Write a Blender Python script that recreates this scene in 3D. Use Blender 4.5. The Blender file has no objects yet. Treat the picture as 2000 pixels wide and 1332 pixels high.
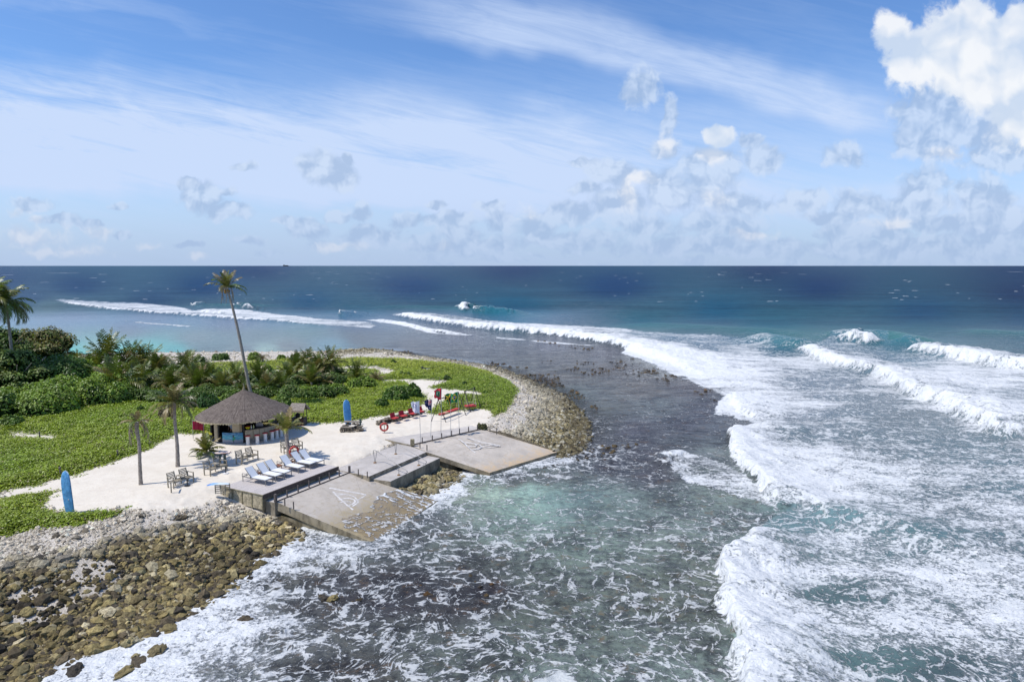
import bpy, bmesh, math, random
import numpy as np
from mathutils import Vector, Matrix

S = bpy.context.scene
COL = S.collection
R = math.radians
# ------------------------------------------------------------------ camera
F = 1333.0
CAM_Z = 15.6
PITCH = math.atan(147.0 / F)
cam_d = bpy.data.cameras.new("camera")
cam_d.sensor_width = 36.0
cam_d.lens = 36.0 * F / 2000.0
cam_d.clip_start = 0.5
cam_d.clip_end = 120000.0
cam = bpy.data.objects.new("camera", cam_d)
cam.location = (0, 0, CAM_Z)
cam.rotation_euler = (math.pi / 2 - PITCH, 0, 0)
COL.objects.link(cam)
S.camera = cam

# ------------------------------------------------------------------ light
SUN_EL, SUN_AZ = 58.0, 200.0            # azimuth of the sun, degrees from +X counter-clockwise
sdir = Vector((math.cos(R(SUN_EL)) * math.cos(R(SUN_AZ)), math.cos(R(SUN_EL)) * math.sin(R(SUN_AZ)), math.sin(R(SUN_EL))))
sun_d = bpy.data.lights.new("sun", 'SUN')
sun_d.energy = 4.0
sun_d.angle = R(0.6)
sun_d.color = (1.0, 0.955, 0.89)
sun = bpy.data.objects.new("sun", sun_d)
sun.rotation_euler = sdir.to_track_quat('Z', 'Y').to_euler()
sun.location = (0, 0, 60)
COL.objects.link(sun)
S.view_settings.view_transform = 'Standard'
S.view_settings.look = 'None'
S.view_settings.gamma = 1.0
S.view_settings.exposure = 0.12
S.render.engine = 'CYCLES'
S.cycles.use_denoising = True
S.cycles.max_bounces = 5
S.cycles.diffuse_bounces = 2
S.cycles.glossy_bounces = 2
S.cycles.transparent_max_bounces = 6
S.cycles.transmission_bounces = 2


# ------------------------------------------------------------------ node expression helper
class NX:
    """a value socket that can be combined with python operators"""
    def __init__(s, nt, sock): s.nt = nt; s.s = sock
    def _m(s, op, *a, clamp=False):
        n = s.nt.nodes.new('ShaderNodeMath'); n.operation = op; n.use_clamp = clamp
        for i, v in enumerate((s,) + a):
            if isinstance(v, NX): s.nt.links.new(v.s, n.inputs[i])
            else: n.inputs[i].default_value = float(v)
        return NX(s.nt, n.outputs[0])
    def __add__(s, o): return s._m('ADD', o)
    __radd__ = __add__
    def __sub__(s, o): return s._m('SUBTRACT', o)
    def __rsub__(s, o): return (s * -1.0) + o
    def __mul__(s, o): return s._m('MULTIPLY', o)
    __rmul__ = __mul__
    def __truediv__(s, o): return s._m('DIVIDE', o)
    def max(s, o): return s._m('MAXIMUM', o)
    def min(s, o): return s._m('MINIMUM', o)
    def smax(s, o, k): return s._m('SMOOTH_MAX', o, k)
    def pow(s, o): return s._m('POWER', o)
    def abs(s): return s._m('ABSOLUTE')
    def clamp(s): return s._m('ADD', 0.0, clamp=True)
    def step(s, lo, hi, a=0.0, b=1.0, smooth=True):
        n = s.nt.nodes.new('ShaderNodeMapRange')
        n.interpolation_type = 'SMOOTHSTEP' if smooth else 'LINEAR'
        s.nt.links.new(s.s, n.inputs['Value'])
        for k, v in (('From Min', lo), ('From Max', hi), ('To Min', a), ('To Max', b)):
            if isinstance(v, NX): s.nt.links.new(v.s, n.inputs[k])
            else: n.inputs[k].default_value = v
        return NX(s.nt, n.outputs[0])


class MatB:
    """small material builder"""
    def __init__(s, nt, dim='3D'): s.nt = nt; s.dim = dim
    def node(s, t, **kw):
        n = s.nt.nodes.new(t)
        for k, v in kw.items(): setattr(n, k, v)
        return n
    def link(s, a, b): s.nt.links.new(a.s if isinstance(a, NX) else a, b)
    def attr(s, name):
        n = s.node('ShaderNodeAttribute'); n.attribute_name = name
        return n
    def fac(s, name): return NX(s.nt, s.attr(name).outputs['Fac'])
    def obj(s): return s.node('ShaderNodeTexCoord').outputs['Object']
    def pos(s): return s.node('ShaderNodeNewGeometry').outputs['Position']
    def scale(s, vec, sc, loc=(0, 0, 0), rot=(0, 0, 0)):
        n = s.node('ShaderNodeMapping'); s.link(vec, n.inputs['Vector'])
        n.inputs['Scale'].default_value = sc if hasattr(sc, '__len__') else (sc,) * 3
        n.inputs['Location'].default_value = loc; n.inputs['Rotation'].default_value = rot
        return n.outputs[0]
    def noise(s, vec, scale, detail=3, rough=0.55, dist=0.0, color=False):
        n = s.node('ShaderNodeTexNoise', noise_dimensions=s.dim); s.link(vec, n.inputs['Vector'])
        n.inputs['Scale'].default_value = scale; n.inputs['Detail'].default_value = detail
        n.inputs['Roughness'].default_value = rough; n.inputs['Distortion'].default_value = dist
        return n.outputs['Color'] if color else NX(s.nt, n.outputs['Fac'])
    def voro(s, vec, scale, feature='F1', rnd=1.0, out='Distance'):
        n = s.node('ShaderNodeTexVoronoi', feature=feature); s.link(vec, n.inputs['Vector'])
        n.inputs['Scale'].default_value = scale; n.inputs['Randomness'].default_value = rnd
        o = n.outputs[out]
        return NX(s.nt, o) if out == 'Distance' else o
    def vadd(s, a, b):
        n = s.node('ShaderNodeVectorMath', operation='ADD'); s.link(a, n.inputs[0])
        if isinstance(b, tuple): n.inputs[1].default_value = b
        else: s.link(b, n.inputs[1])
        return n.outputs[0]
    def vscale(s, a, k):
        n = s.node('ShaderNodeVectorMath', operation='SCALE'); s.link(a, n.inputs[0])
        if isinstance(k, NX): s.link(k, n.inputs['Scale'])
        else: n.inputs['Scale'].default_value = k
        return n.outputs[0]
    def warp(s, vec, scale, amt):
        c = s.noise(vec, scale, 2, color=True)
        c = s.vadd(c, (-.5, -.5, -.5))
        return s.vadd(vec, s.vscale(c, amt))
    def mix(s, f, a, b, mode='MIX'):
        n = s.node('ShaderNodeMix', data_type='RGBA', blend_type=mode)
        if isinstance(f, NX): s.link(f, n.inputs['Factor'])
        else: n.inputs['Factor'].default_value = f
        for v, i in ((a, n.inputs['A']), (b, n.inputs['B'])):
            if isinstance(v, (tuple, list)): i.default_value = (*v[:3], 1.0)
            else: s.link(v, i)
        return n.outputs['Result']
    def bump(s, h, dist, strength=1.0, normal=None):
        n = s.node('ShaderNodeBump'); s.link(h, n.inputs['Height'])
        n.inputs['Distance'].default_value = dist
        if isinstance(strength, NX): s.link(strength, n.inputs['Strength'])
        else: n.inputs['Strength'].default_value = strength
        if normal is not None: s.link(normal, n.inputs['Normal'])
        return n.outputs[0]
    def gray(s, f):
        n = s.node('ShaderNodeCombineColor')
        for i in range(3): s.link(f, n.inputs[i])
        return n.outputs[0]


MATS = {}
def new_mat(name):
    m = bpy.data.materials.new(name); m.use_nodes = True
    nt = m.node_tree; nt.nodes.clear()
    b = MatB(nt)
    p = nt.nodes.new('ShaderNodeBsdfPrincipled'); o = nt.nodes.new('ShaderNodeOutputMaterial')
    nt.links.new(p.outputs[0], o.inputs[0])
    MATS[name] = m
    return m, b, p, o

def simple(name, col, rough=0.6, var=0.12, scale=6.0, metal=0.0, spec=0.4, bump=0.0, bscale=20.0, col2=None):
    """procedural paint / wood / cloth with a little uneven colour"""
    m, b, p, o = new_mat(name)
    v = b.obj()
    n = b.noise(v, scale, 4, 0.6)
    lo = tuple(c * (1 - var) for c in col); hi = tuple(min(1, c * (1 + var)) for c in (col2 or col))
    b.link(b.mix(n.step(0.35, 0.65), lo, hi), p.inputs['Base Color'])
    p.inputs['Roughness'].default_value = rough
    p.inputs['Metallic'].default_value = metal
    p.inputs['Specular IOR Level'].default_value = spec
    if bump:
        b.link(b.bump(b.noise(v, bscale, 3), bump), p.inputs['Normal'])
    return m

# ------------------------------------------------------------------ geometry of the view (used to survey the place)
def _ray(px, py):
    cx = (px - 1000) / F; cy = (666 - py) / F
    return cx, math.cos(PITCH) + cy * math.sin(PITCH), -math.sin(PITCH) + cy * math.cos(PITCH)
def P(px, py, z=0.0):
    dx, dy, dz = _ray(px, py); t = (z - CAM_Z) / dz
    return Vector((dx * t, dy * t, z))
def PY(px, py, Y):
    dx, dy, dz = _ray(px, py); t = Y / dy
    return Vector((dx * t, Y, CAM_Z + dz * t))
def np_proj(X, Y, Z):
    z = Z - CAM_Z
    dep = Y * math.cos(PITCH) - z * math.sin(PITCH); up = Y * math.sin(PITCH) + z * math.cos(PITCH)
    return 1000 + F * X / dep, 666 - F * up / dep
def np_ground(px, py, z):
    dx = (px - 1000) / F; cy = (666 - py) / F
    dy = math.cos(PITCH) + cy * math.sin(PITCH); dz = -math.sin(PITCH) + cy * math.cos(PITCH)
    t = (z - CAM_Z) / np.minimum(dz, -1e-4)
    return dx * t, dy * t

# deck frame: U runs along the shore (away from the camera), V runs seaward
UA = R(62.5)
UU = Vector((math.cos(UA), math.sin(UA), 0)); VV = Vector((math.sin(UA), -math.cos(UA), 0))
UO = Vector((-15.11, 40.18, 0))
def W(u, v, z=0.0): 
    p = UO + UU * u + VV * v; p.z = z
    return p

# ------------------------------------------------------------------ numpy noise and distances
def _hash(ix, iy, seed):
    h = (ix.astype(np.int64) * 374761393 + iy.astype(np.int64) * 668265263 + seed * 974634777) & 0xffffffff
    h = ((h ^ (h >> 13)) * 1274126177) & 0xffffffff
    h = ((h ^ (h >> 16)) * 2246822519) & 0xffffffff
    return ((h ^ (h >> 15)) & 0xffffff) / float(0xffffff)
def vnoise(x, y, seed=0):
    x0 = np.floor(x); y0 = np.floor(y); fx = x - x0; fy = y - y0
    fx = fx * fx * fx * (fx * (fx * 6 - 15) + 10); fy = fy * fy * fy * (fy * (fy * 6 - 15) + 10)
    a = _hash(x0, y0, seed); b = _hash(x0 + 1, y0, seed); c = _hash(x0, y0 + 1, seed); d = _hash(x0 + 1, y0 + 1, seed)
    return (a + (b - a) * fx) * (1 - fy) + (c + (d - c) * fx) * fy
def fbm(x, y, octv=4, seed=0, gain=0.5):
    s = 0; a = 1; t = 0
    for k in range(octv):
        s = s + a * vnoise(x * 2.03 ** k + 17.3 * k, y * 2.03 ** k - 9.1 * k, seed + k); t += a; a *= gain
    return s / t - 0.5
def sstep(x, a, b):
    t = np.clip((x - a) / (b - a), 0, 1); return t * t * (3 - 2 * t)
def seg_dist(X, Y, pts, closed=False):
    """distance to a polyline, signed side (+ left of its direction), parameter 0..1 along it"""
    pts = [(p[0], p[1]) for p in pts]
    n = len(pts) if closed else len(pts) - 1
    best = np.full(X.shape, 1e9); side = np.zeros(X.shape); par = np.zeros(X.shape)
    L = [math.dist(pts[i], pts[(i + 1) % len(pts)]) for i in range(n)]; T = sum(L); acc = 0
    for i in range(n):
        ax, ay = pts[i]; bx, by = pts[(i + 1) % len(pts)]
        ux, uy = bx - ax, by - ay; l2 = ux * ux + uy * uy + 1e-12
        t = np.clip(((X - ax) * ux + (Y - ay) * uy) / l2, 0, 1)
        dx = X - ax - t * ux; dy = Y - ay - t * uy
        d = np.sqrt(dx * dx + dy * dy)
        m = d < best
        best = np.where(m, d, best)
        side = np.where(m, np.sign(ux * (Y - ay) - uy * (X - ax)), side)
        par = np.where(m, (acc + t * L[i]) / T, par); acc += L[i]
    return best, side, par
def inside(X, Y, pts):
    pts = [(p[0], p[1]) for p in pts]; r = np.zeros(X.shape, bool); j = len(pts) - 1
    for i in range(len(pts)):
        xi, yi = pts[i]; xj, yj = pts[j]
        if yi != yj:
            r ^= ((yi > Y) != (yj > Y)) & (X < (xj - xi) * (Y - yi) / (yj - yi) + xi)
        j = i
    return r
def sdist(X, Y, pts):
    d, _, _ = seg_dist(X, Y, pts, True)
    return np.where(inside(X, Y, pts), d, -d)
def idw(px, py, samples, power=2.2, ysc=2.2, cst=300.0):
    """smooth blend of surveyed values; samples (px, py, value or tuple)"""
    v = np.array([[*(s[2] if isinstance(s[2], tuple) else (s[2],))] for s in samples], float)
    num = np.zeros(px.shape + (v.shape[1],)); den = np.zeros(px.shape)
    for s, val in zip(samples, v):
        w = 1.0 / (((px - s[0]) ** 2 + ((py - s[1]) * ysc) ** 2) ** (power / 2) + cst)
        num += w[..., None] * val; den += w
    return num / den[..., None]

# ------------------------------------------------------------------ object helpers
def tag(o, label=None, cat=None, group=None, kind=None):
    if label: o['label'] = label
    if cat: o['category'] = cat
    if group: o['group'] = group
    if kind: o['kind'] = kind
    return o
def empty(name, loc, rz=0.0):
    o = bpy.data.objects.new(name, None); o.empty_display_size = 0.2
    COL.objects.link(o); o.location = loc; o.rotation_euler = (0, 0, rz)
    return o
def link_mesh(name, me, mat=None, parent=None, loc=None, rz=None):
    o = bpy.data.objects.new(name, me)
    if mat is not None and not me.materials:
        for m in (mat if isinstance(mat, (list, tuple)) else [mat]): me.materials.append(m)
    COL.objects.link(o)
    if parent is not None: o.parent = parent
    if loc is not None: o.location = loc
    if rz is not None: o.rotation_euler = (0, 0, rz)
    return o
def np_mesh(name, verts, faces, attrs=None, smooth=False, facemat=None):
    """verts (n,3); faces (m,k) array with k 3 or 4"""
    me = bpy.data.meshes.new(name)
    verts = np.asarray(verts, np.float32); faces = np.asarray(faces, np.int32)
    k = faces.shape[1]
    me.vertices.add(len(verts)); me.vertices.foreach_set('co', verts.ravel())
    me.loops.add(faces.size); me.loops.foreach_set('vertex_index', faces.ravel())
    me.polygons.add(len(faces)); me.polygons.foreach_set('loop_start', np.arange(0, faces.size, k, dtype=np.int32))
    if facemat is not None: me.polygons.foreach_set('material_index', np.asarray(facemat, np.int32))
    me.update(calc_edges=True)
    me.polygons.foreach_set('use_smooth', np.full(len(faces), smooth, bool))
    for nm, (typ, data) in (attrs or {}).items():
        data = np.asarray(data, np.float32)
        if typ == 'FLOAT':
            a = me.attributes.new(nm, 'FLOAT', 'POINT'); a.data.foreach_set('value', data.ravel())
        else:
            a = me.attributes.new(nm, 'FLOAT_COLOR', 'POINT')
            if data.shape[1] == 3: data = np.concatenate([data, np.ones((len(data), 1), np.float32)], 1)
            a.data.foreach_set('color', data.ravel())
    return me


class MB:
    """collects boxes, bars, tubes and free shapes for ONE mesh object"""
    def __init__(s): s.v = []; s.f = []; s.m = []; s.cur = 0
    def add(s, vs, fs):
        b = len(s.v); s.v += [tuple(v) for v in vs]; s.f += [tuple(i + b for i in f) for f in fs]; s.m += [s.cur] * len(fs)
    def box(s, c, size, rot=None):
        hx, hy, hz = [x / 2 for x in size]
        vs = [Vector((x, y, z)) for z in (-hz, hz) for y in (-hy, hy) for x in (-hx, hx)]
        M = rot if rot is not None else Matrix.Identity(3)
        vs = [M @ v + Vector(c) for v in vs]
        s.add(vs, [(0, 2, 3, 1), (4, 5, 7, 6), (0, 1, 5, 4), (2, 6, 7, 3), (0, 4, 6, 2), (1, 3, 7, 5)])
    def bar(s, a, b, w, h=None, up=(0, 0, 1)):
        a = Vector(a); b = Vector(b); d = b - a; h = h or w
        x = d.normalized(); y = Vector(up).cross(x)
        if y.length < 1e-4: y = Vector((1, 0, 0)).cross(x)
        y.normalize(); z = x.cross(y)
        s.box((a + b) / 2, (d.length, w, h), Matrix((x, y, z)).transposed())
    def tube(s, pts, rad, n=8, cap=True):
        pts = [Vector(p) for p in pts]; m = len(pts)
        rad = rad if hasattr(rad, '__len__') else [rad] * m
        vs = []; fs = []; ref = Vector((0.3, 0.9, 0.2))
        for i, p in enumerate(pts):
            d = (pts[min(i + 1, m - 1)] - pts[max(i - 1, 0)]).normalized()
            x = ref.cross(d)
            if x.length < 1e-3: x = Vector((1, 0, 0)).cross(d)
            x.normalize(); y = d.cross(x)
            for k in range(n):
                a = 2 * math.pi * k / n
                vs.append(p + (x * math.cos(a) + y * math.sin(a)) * rad[i])
        for i in range(m - 1):
            for k in range(n):
                k2 = (k + 1) % n
                fs.append((i * n + k, i * n + k2, (i + 1) * n + k2, (i + 1) * n + k))
        if cap:
            fs.append(tuple(range(n))[::-1]); fs.append(tuple((m - 1) * n + k for k in range(n)))
        s.add(vs, fs)
    def torus(s, c, Rr, r, ax=(1, 0, 0), ay=(0, 0, 1), n=28, k=10):
        c = Vector(c); ax = Vector(ax).normalized(); ay = Vector(ay).normalized(); az = ax.cross(ay)
        vs = []; fs = []
        for i in range(n):
            a = 2 * math.pi * i / n; rd = ax * math.cos(a) + ay * math.sin(a)
            for j in range(k):
                b = 2 * math.pi * j / k
                vs.append(c + rd * (Rr + r * math.cos(b)) + az * r * math.sin(b))
        for i in range(n):
            for j in range(k):
                fs.append((i * k + j, ((i + 1) % n) * k + j, ((i + 1) % n) * k + (j + 1) % k, i * k + (j + 1) % k))
        s.add(vs, fs)
    def prism(s, poly, z0, z1):
        """poly: list of (x,y) or (x,y,ztop)"""
        n = len(poly)
        vs = [(p[0], p[1], z0) for p in poly] + [(p[0], p[1], p[2] if len(p) > 2 else z1) for p in poly]
        s.add(vs, [tuple(range(n))[::-1], tuple(range(n, 2 * n))] + [(i, (i + 1) % n, n + (i + 1) % n, n + i) for i in range(n)])
    def lathe(s, prof, c=(0, 0, 0), n=20, cap=True):
        c = Vector(c); vs = []; fs = []; m = len(prof)
        for r, z in prof:
            for k in range(n):
                a = 2 * math.pi * k / n; vs.append(c + Vector((r * math.cos(a), r * math.sin(a), z)))
        for i in range(m - 1):
            for k in range(n):
                k2 = (k + 1) % n; fs.append((i * n + k, i * n + k2, (i + 1) * n + k2, (i + 1) * n + k))
        if cap: fs.append(tuple(range(n))[::-1]); fs.append(tuple((m - 1) * n + k for k in range(n)))
        s.add(vs, fs)
    def mesh(s, name, smooth=False):
        me = bpy.data.meshes.new(name); me.from_pydata([tuple(v) for v in s.v], [], s.f)
        me.polygons.foreach_set('material_index', s.m)
        if smooth: me.polygons.foreach_set('use_smooth', [True] * len(me.polygons))
        me.update(); return me
    def build(s, name, mat, parent=None, loc=None, rz=None, smooth=False, bevel=0.0):
        me = s.mesh(name, smooth)
        if bevel:
            bm = bmesh.new(); bm.from_mesh(me)
            bmesh.ops.recalc_face_normals(bm, faces=bm.faces)
            bmesh.ops.bevel(bm, geom=[e for e in bm.edges if len(e.link_faces) == 2 and e.calc_face_angle(0) > 0.6], offset=bevel, segments=2, affect='EDGES')
            bm.to_mesh(me); bm.free()
        return link_mesh(name, me, mat, parent, loc, rz)

def copy_tree(o, parent=None):
    c = o.copy(); COL.objects.link(c); c.parent = parent
    for ch in [x for x in bpy.data.objects if x.parent == o]: copy_tree(ch, c)
    return c
# ------------------------------------------------------------------ sky
world = bpy.data.worlds.new("World"); S.world = world; world.use_nodes = True
nt = world.node_tree; nt.nodes.clear()
wb = MatB(nt, '2D')
out = nt.nodes.new('ShaderNodeOutputWorld'); bg = nt.nodes.new('ShaderNodeBackground')
nt.links.new(bg.outputs[0], out.inputs[0]); bg.inputs['Strength'].default_value = 0.1
sky = nt.nodes.new('ShaderNodeTexSky'); sky.sky_type = 'NISHITA'; sky.sun_disc = False
sky.sun_elevation = R(SUN_EL); sky.sun_rotation = R((90 - SUN_AZ) % 360)
sky.air_density = 1.0; sky.dust_density = 0.6; sky.ozone_density = 2.2; sky.altitude = 10
tc = nt.nodes.new('ShaderNodeTexCoord')
sep = nt.nodes.new('ShaderNodeSeparateXYZ'); nt.links.new(tc.outputs['Generated'], sep.inputs[0])
X = NX(nt, sep.outputs[0]); Y = NX(nt, sep.outputs[1]); Z = NX(nt, sep.outputs[2])
Yd = Y.abs().max(0.08)
u = X / Yd; v = Z / Yd                       # direction as tangents from north, in cloud units
cmb = nt.nodes.new('ShaderNodeCombineXYZ'); nt.links.new(u.s, cmb.inputs[0]); nt.links.new(v.s, cmb.inputs[1])
nt.links.new(Y.s, cmb.inputs[2])
cmb2 = nt.nodes.new('ShaderNodeCombineXYZ'); nt.links.new(u.s, cmb2.inputs[0]); nt.links.new(v.s, cmb2.inputs[1])
UVv = cmb2.outputs[0]
def sky_uv(px, py):
    dx, dy, dz = _ray(px, py); return dx / dy, dz / dy
skycol = wb.mix(1.0, sky.outputs[0], (0.84, 1.12, 1.50), 'MULTIPLY')
n_c = wb.noise(UVv, 5.0, 3, 0.6)
# thin high cloud: long soft streaks falling to the right
rotv = wb.scale(UVv, (1.0, 1.0, 1.0), rot=(0, 0, R(12)))
st1 = wb.noise(wb.scale(rotv, (1.1, 9.0, 1.0)), 1.6, 5, 0.6, 0.6)
st2 = wb.noise(wb.scale(rotv, (5.0, 22.0, 1.0)), 1.5, 5, 0.68, 0.5)
st3 = wb.noise(wb.scale(rotv, (2.2, 34.0, 1.0)), 1.6, 4, 0.7, 0.8)
def band(p0, p1, w0, w1, s0, s1):
    """a soft band between two surveyed directions, half widths w0 (below) and w1 (above) in pixels of the survey"""
    (a0, b0), (a1, b1) = sky_uv(*p0), sky_uv(*p1)
    k = (b1 - b0) / (a1 - a0); line = v - (u - a0) * k - b0
    t = ((u - a0) * (1.0 / (a1 - a0)))
    wob = (n_c - 0.5) * 0.07
    q = line + wob
    m = q.step(-w0 / F, -w0 / F * 0.35) * q.step(w1 / F, w1 / F * 0.2)
    return m * t.step(0.0, 1.0, s0, s1)
c1 = band((760, 10), (1720, 215), 62, 85, 0.70, 0.75)
c2 = band((0, 235), (1250, 320), 130, 135, 1.15, 0.6)
c3 = band((150, 10), (480, 60), 20, 34, 0.22, 0.12)
c4 = band((0, 330), (1700, 400), 60, 50, 0.55, 0.55)
tail = u.step(*(sky_uv(1790, 200)[0], sky_uv(1650, 200)[0]))
head = u.step(*(sky_uv(620, 10)[0], sky_uv(1000, 30)[0]))
c1 = c1 * tail * head
c3 = c3 * u.step(sky_uv(560, 50)[0], sky_uv(380, 50)[0])
right_fade = u.step(sky_uv(1750, 300)[0], sky_uv(1150, 300)[0])
c2 = c2 * right_fade
cir = (c1 * (st1 * 0.6 + st2 * 0.7 + st3 * 0.5 - 0.10) + c2 * (st1 * 1.2 + st2 * 1.0 + st3 * 1.0 - 1.02) + c3 * (st2 + 0.1) + c4 * (st1 * 0.6 + 0.25))
veil = v.step(sky_uv(1000, 60)[1], sky_uv(1000, 380)[1]) * 0.60
veil = veil + v.step(sky_uv(1000, 400)[1], sky_uv(1000, 519)[1]) * 0.12
cir = (cir + veil + (st2 - 0.5) * 0.12 + (st3 - 0.5) * 0.22 + (st1 - 0.5) * 0.25).clamp() * 0.97
col = wb.mix(cir, skycol, (5.5, 6.7, 9.0))
# heaped clouds: surveyed puffs (px, py, half width, half height), grey ones and sunlit white ones
UVw = wb.warp(wb.warp(UVv, 11.0, 0.022), 40.0, 0.012)
n_a = wb.noise(UVw, 22.0, 6, 0.6)
n_b = wb.noise(wb.vadd(UVw, (0.007, -0.012, 0.0)), 22.0, 3, 0.6)
n_a0 = wb.noise(UVw, 22.0, 3, 0.6)
def puff_field(lst):
    f = None
    for (px, py, rx, ry) in lst:
        a, b_ = sky_uv(px, py)
        vm = nt.nodes.new('ShaderNodeVectorMath'); vm.operation = 'SUBTRACT'
        nt.links.new(UVw, vm.inputs[0]); vm.inputs[1].default_value = (a, b_, 0)
        vs = nt.nodes.new('ShaderNodeVectorMath'); vs.operation = 'MULTIPLY'
        nt.links.new(vm.outputs[0], vs.inputs[0]); vs.inputs[1].default_value = (F / rx, F / ry, 0)
        ln = nt.nodes.new('ShaderNodeVectorMath'); ln.operation = 'LENGTH'; nt.links.new(vs.outputs[0], ln.inputs[0])
        e = 1.0 - NX(nt, ln.outputs['Value'])
        f = e if f is None else f.max(e)
    return f
grey = [(635, 330, 60, 38), (660, 350, 40, 25), (600, 325, 26, 28), (672, 312, 22, 18), (390, 385, 65, 36), (362, 358, 30, 16), (450, 410, 55, 22), (440, 375, 26, 12),
        (470, 328, 32, 12), (60, 398, 50, 18), (110, 430, 60, 16), (175, 437, 38, 12), (232, 402, 26, 9), (245, 460, 26, 9), (700, 415, 32, 26), (660, 425, 30, 14),
        (600, 450, 46, 26), (560, 430, 26, 9), (485, 468, 44, 14), (370, 478, 40, 9), (720, 462, 60, 28), (800, 430, 60, 16), (870, 432, 70, 18), (850, 403, 26, 8), (890, 458, 60, 18),
        (960, 405, 30, 16), (975, 430, 40, 22), (1045, 440, 60, 34), (1115, 415, 46, 26), (1145, 370, 40, 18), (1140, 318, 38, 12), (1200, 345, 60, 34), (1210, 395, 72, 36),
        (1300, 290, 40, 26), (1310, 380, 60, 56), (1390, 340, 75, 70), (1500, 310, 40, 34), (1430, 395, 80, 34), (1470, 270, 30, 14), (1400, 440, 110, 26), (1250, 440, 80, 20),
        (1650, 305, 52, 30), (1575, 398, 48, 28), (1680, 398, 70, 34), (1610, 425, 70, 18), (1800, 365, 60, 44), (1790, 405, 90, 34), (1930, 380, 70, 50), (1960, 440, 110, 40), (1840, 440, 120, 24),
        (1880, 200, 150, 110), (1900, 240, 150, 80), (1830, 270, 90, 50), (1960, 300, 110, 50), (1250, 172, 48, 40), (1306, 225, 20, 46), (1700, 455, 120, 26), (1120, 470, 150, 24), (1400, 480, 300, 24), (1800, 485, 300, 26), (900, 480, 140, 14)]
white = [(1880, 75, 95, 84), (1935, 130, 105, 110), (1990, 180, 90, 110), (1800, 115, 75, 66), (1870, 140, 80, 60), (1740, 65, 42, 46), (1775, 115, 36, 36), (2030, 90, 70, 60), (1990, 60, 40, 60), (1405, 266, 36, 28)]
small = [(1395, 300, 40, 24), (1302, 285, 36, 34), (1225, 378, 34, 44), (1250, 352, 44, 20), (1400, 388, 44, 30), (1028, 418, 34, 34), (50, 465, 110, 34), (150, 492, 80, 20), (30, 415, 34, 16), (70, 430, 24, 14), (195, 455, 44, 20), (295, 480, 34, 14),
         (80, 497, 60, 12), (660, 488, 60, 12), (390, 502, 30, 10), (865, 478, 28, 18), (1470, 455, 70, 12), (1745, 435, 70, 16), (1960, 240, 80, 50), (1860, 300, 60, 20)]
gf = puff_field(grey); wf = puff_field(white); sf = puff_field(small)
# many small flat clouds low over the sea
low = wb.noise(wb.scale(UVw, (1.0, 2.4, 1.0)), 13.0, 5, 0.6)
lowm = v.step(sky_uv(1000, 395)[1], sky_uv(1000, 470)[1]) * u.step(sky_uv(150, 400)[0], sky_uv(800, 400)[0], 0.35, 1.0)
gm = (gf * 1.1 + (n_a - 0.5) * 1.7 + (n_c - 0.5) * 0.5 + 0.04).step(-0.04, 0.46)
lm = (low + (lowm - 1.0) * 0.5).step(0.47, 0.60) * 0.74
gm = gm.max(lm)
wm = (wf * 1.5 + (n_a - 0.5) * 1.25 + (n_c - 0.5) * 0.3).step(-0.02, 0.42)
n_d = wb.noise(UVw, 12.0, 3, 0.55); n_e = wb.noise(wb.vadd(UVw, (0.012, -0.022, 0.0)), 12.0, 2, 0.55)
relw = ((n_d - n_e) * 4.0 + 0.55 + (n_a - n_a0) * 0.7).clamp()
sm = (sf * 1.0 + (n_a - 0.5) * 1.7 + (n_c - 0.5) * 0.4).step(0.0, 0.95)
relief = ((n_a0 - n_b) * 4.5 + 0.5 + (n_a - n_a0) * 1.5).clamp()  # light and shade on the clouds, put into their colour by offset noise
greyc = wb.mix(relief, (3.6, 4.85, 7.0), (5.7, 6.8, 8.6))
whitec = wb.mix(relw, (5.7, 6.7, 8.2), (8.6, 8.8, 9.1))
col = wb.mix(gm * 0.80, col, greyc)
col = wb.mix(sm * 0.80, col, wb.mix(relief, (5.6, 6.4, 7.8), (8.0, 8.2, 8.7)))
col = wb.mix(wm * 0.92, col, whitec)
# pale bluish air close to the sea
air = v.step(0.11, -0.002)
col = wb.mix(air * 0.55, col, (3.6, 4.8, 7.0))
nt.links.new(col, bg.inputs['Color'])

world.cycles.sampling_method = 'MANUAL'; world.cycles.sample_map_resolution = 256
# ------------------------------------------------------------------ land survey (photo directions -> places)
SHORE_PX = [(-420, 1500), (-150, 1420), (30, 1330), (102, 1285), (195, 1262), (288, 1223), (342, 1195), (435, 1150), (486, 1090), (549, 1057), (600, 1034), (660, 1005), (720, 985),
            (790, 968), (820, 963), (848, 956), (880, 934), (899, 919), (950, 905), (1040, 893), (1095, 889), (1122, 878), (1136, 852), (1138, 826), (1124, 803), (1105, 785), (1078, 765),
            (1050, 752), (1020, 739), (985, 725), (955, 715), (905, 709), (850, 702), (800, 694), (757, 684), (715, 687), (650, 692), (560, 693), (420, 694), (320, 695),
            (230, 697), (120, 700), (0, 712), (-200, 740), (-500, 780)]
shore = [tuple(P(x, y, 0)[:2]) for x, y in SHORE_PX]
shore += [(-75, 70), (-75, 22), (-40, 12)]
def g16(l): return [tuple(P(x, y, 1.6)[:2]) for x, y in l]
SAND_Z = 1.6
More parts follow.
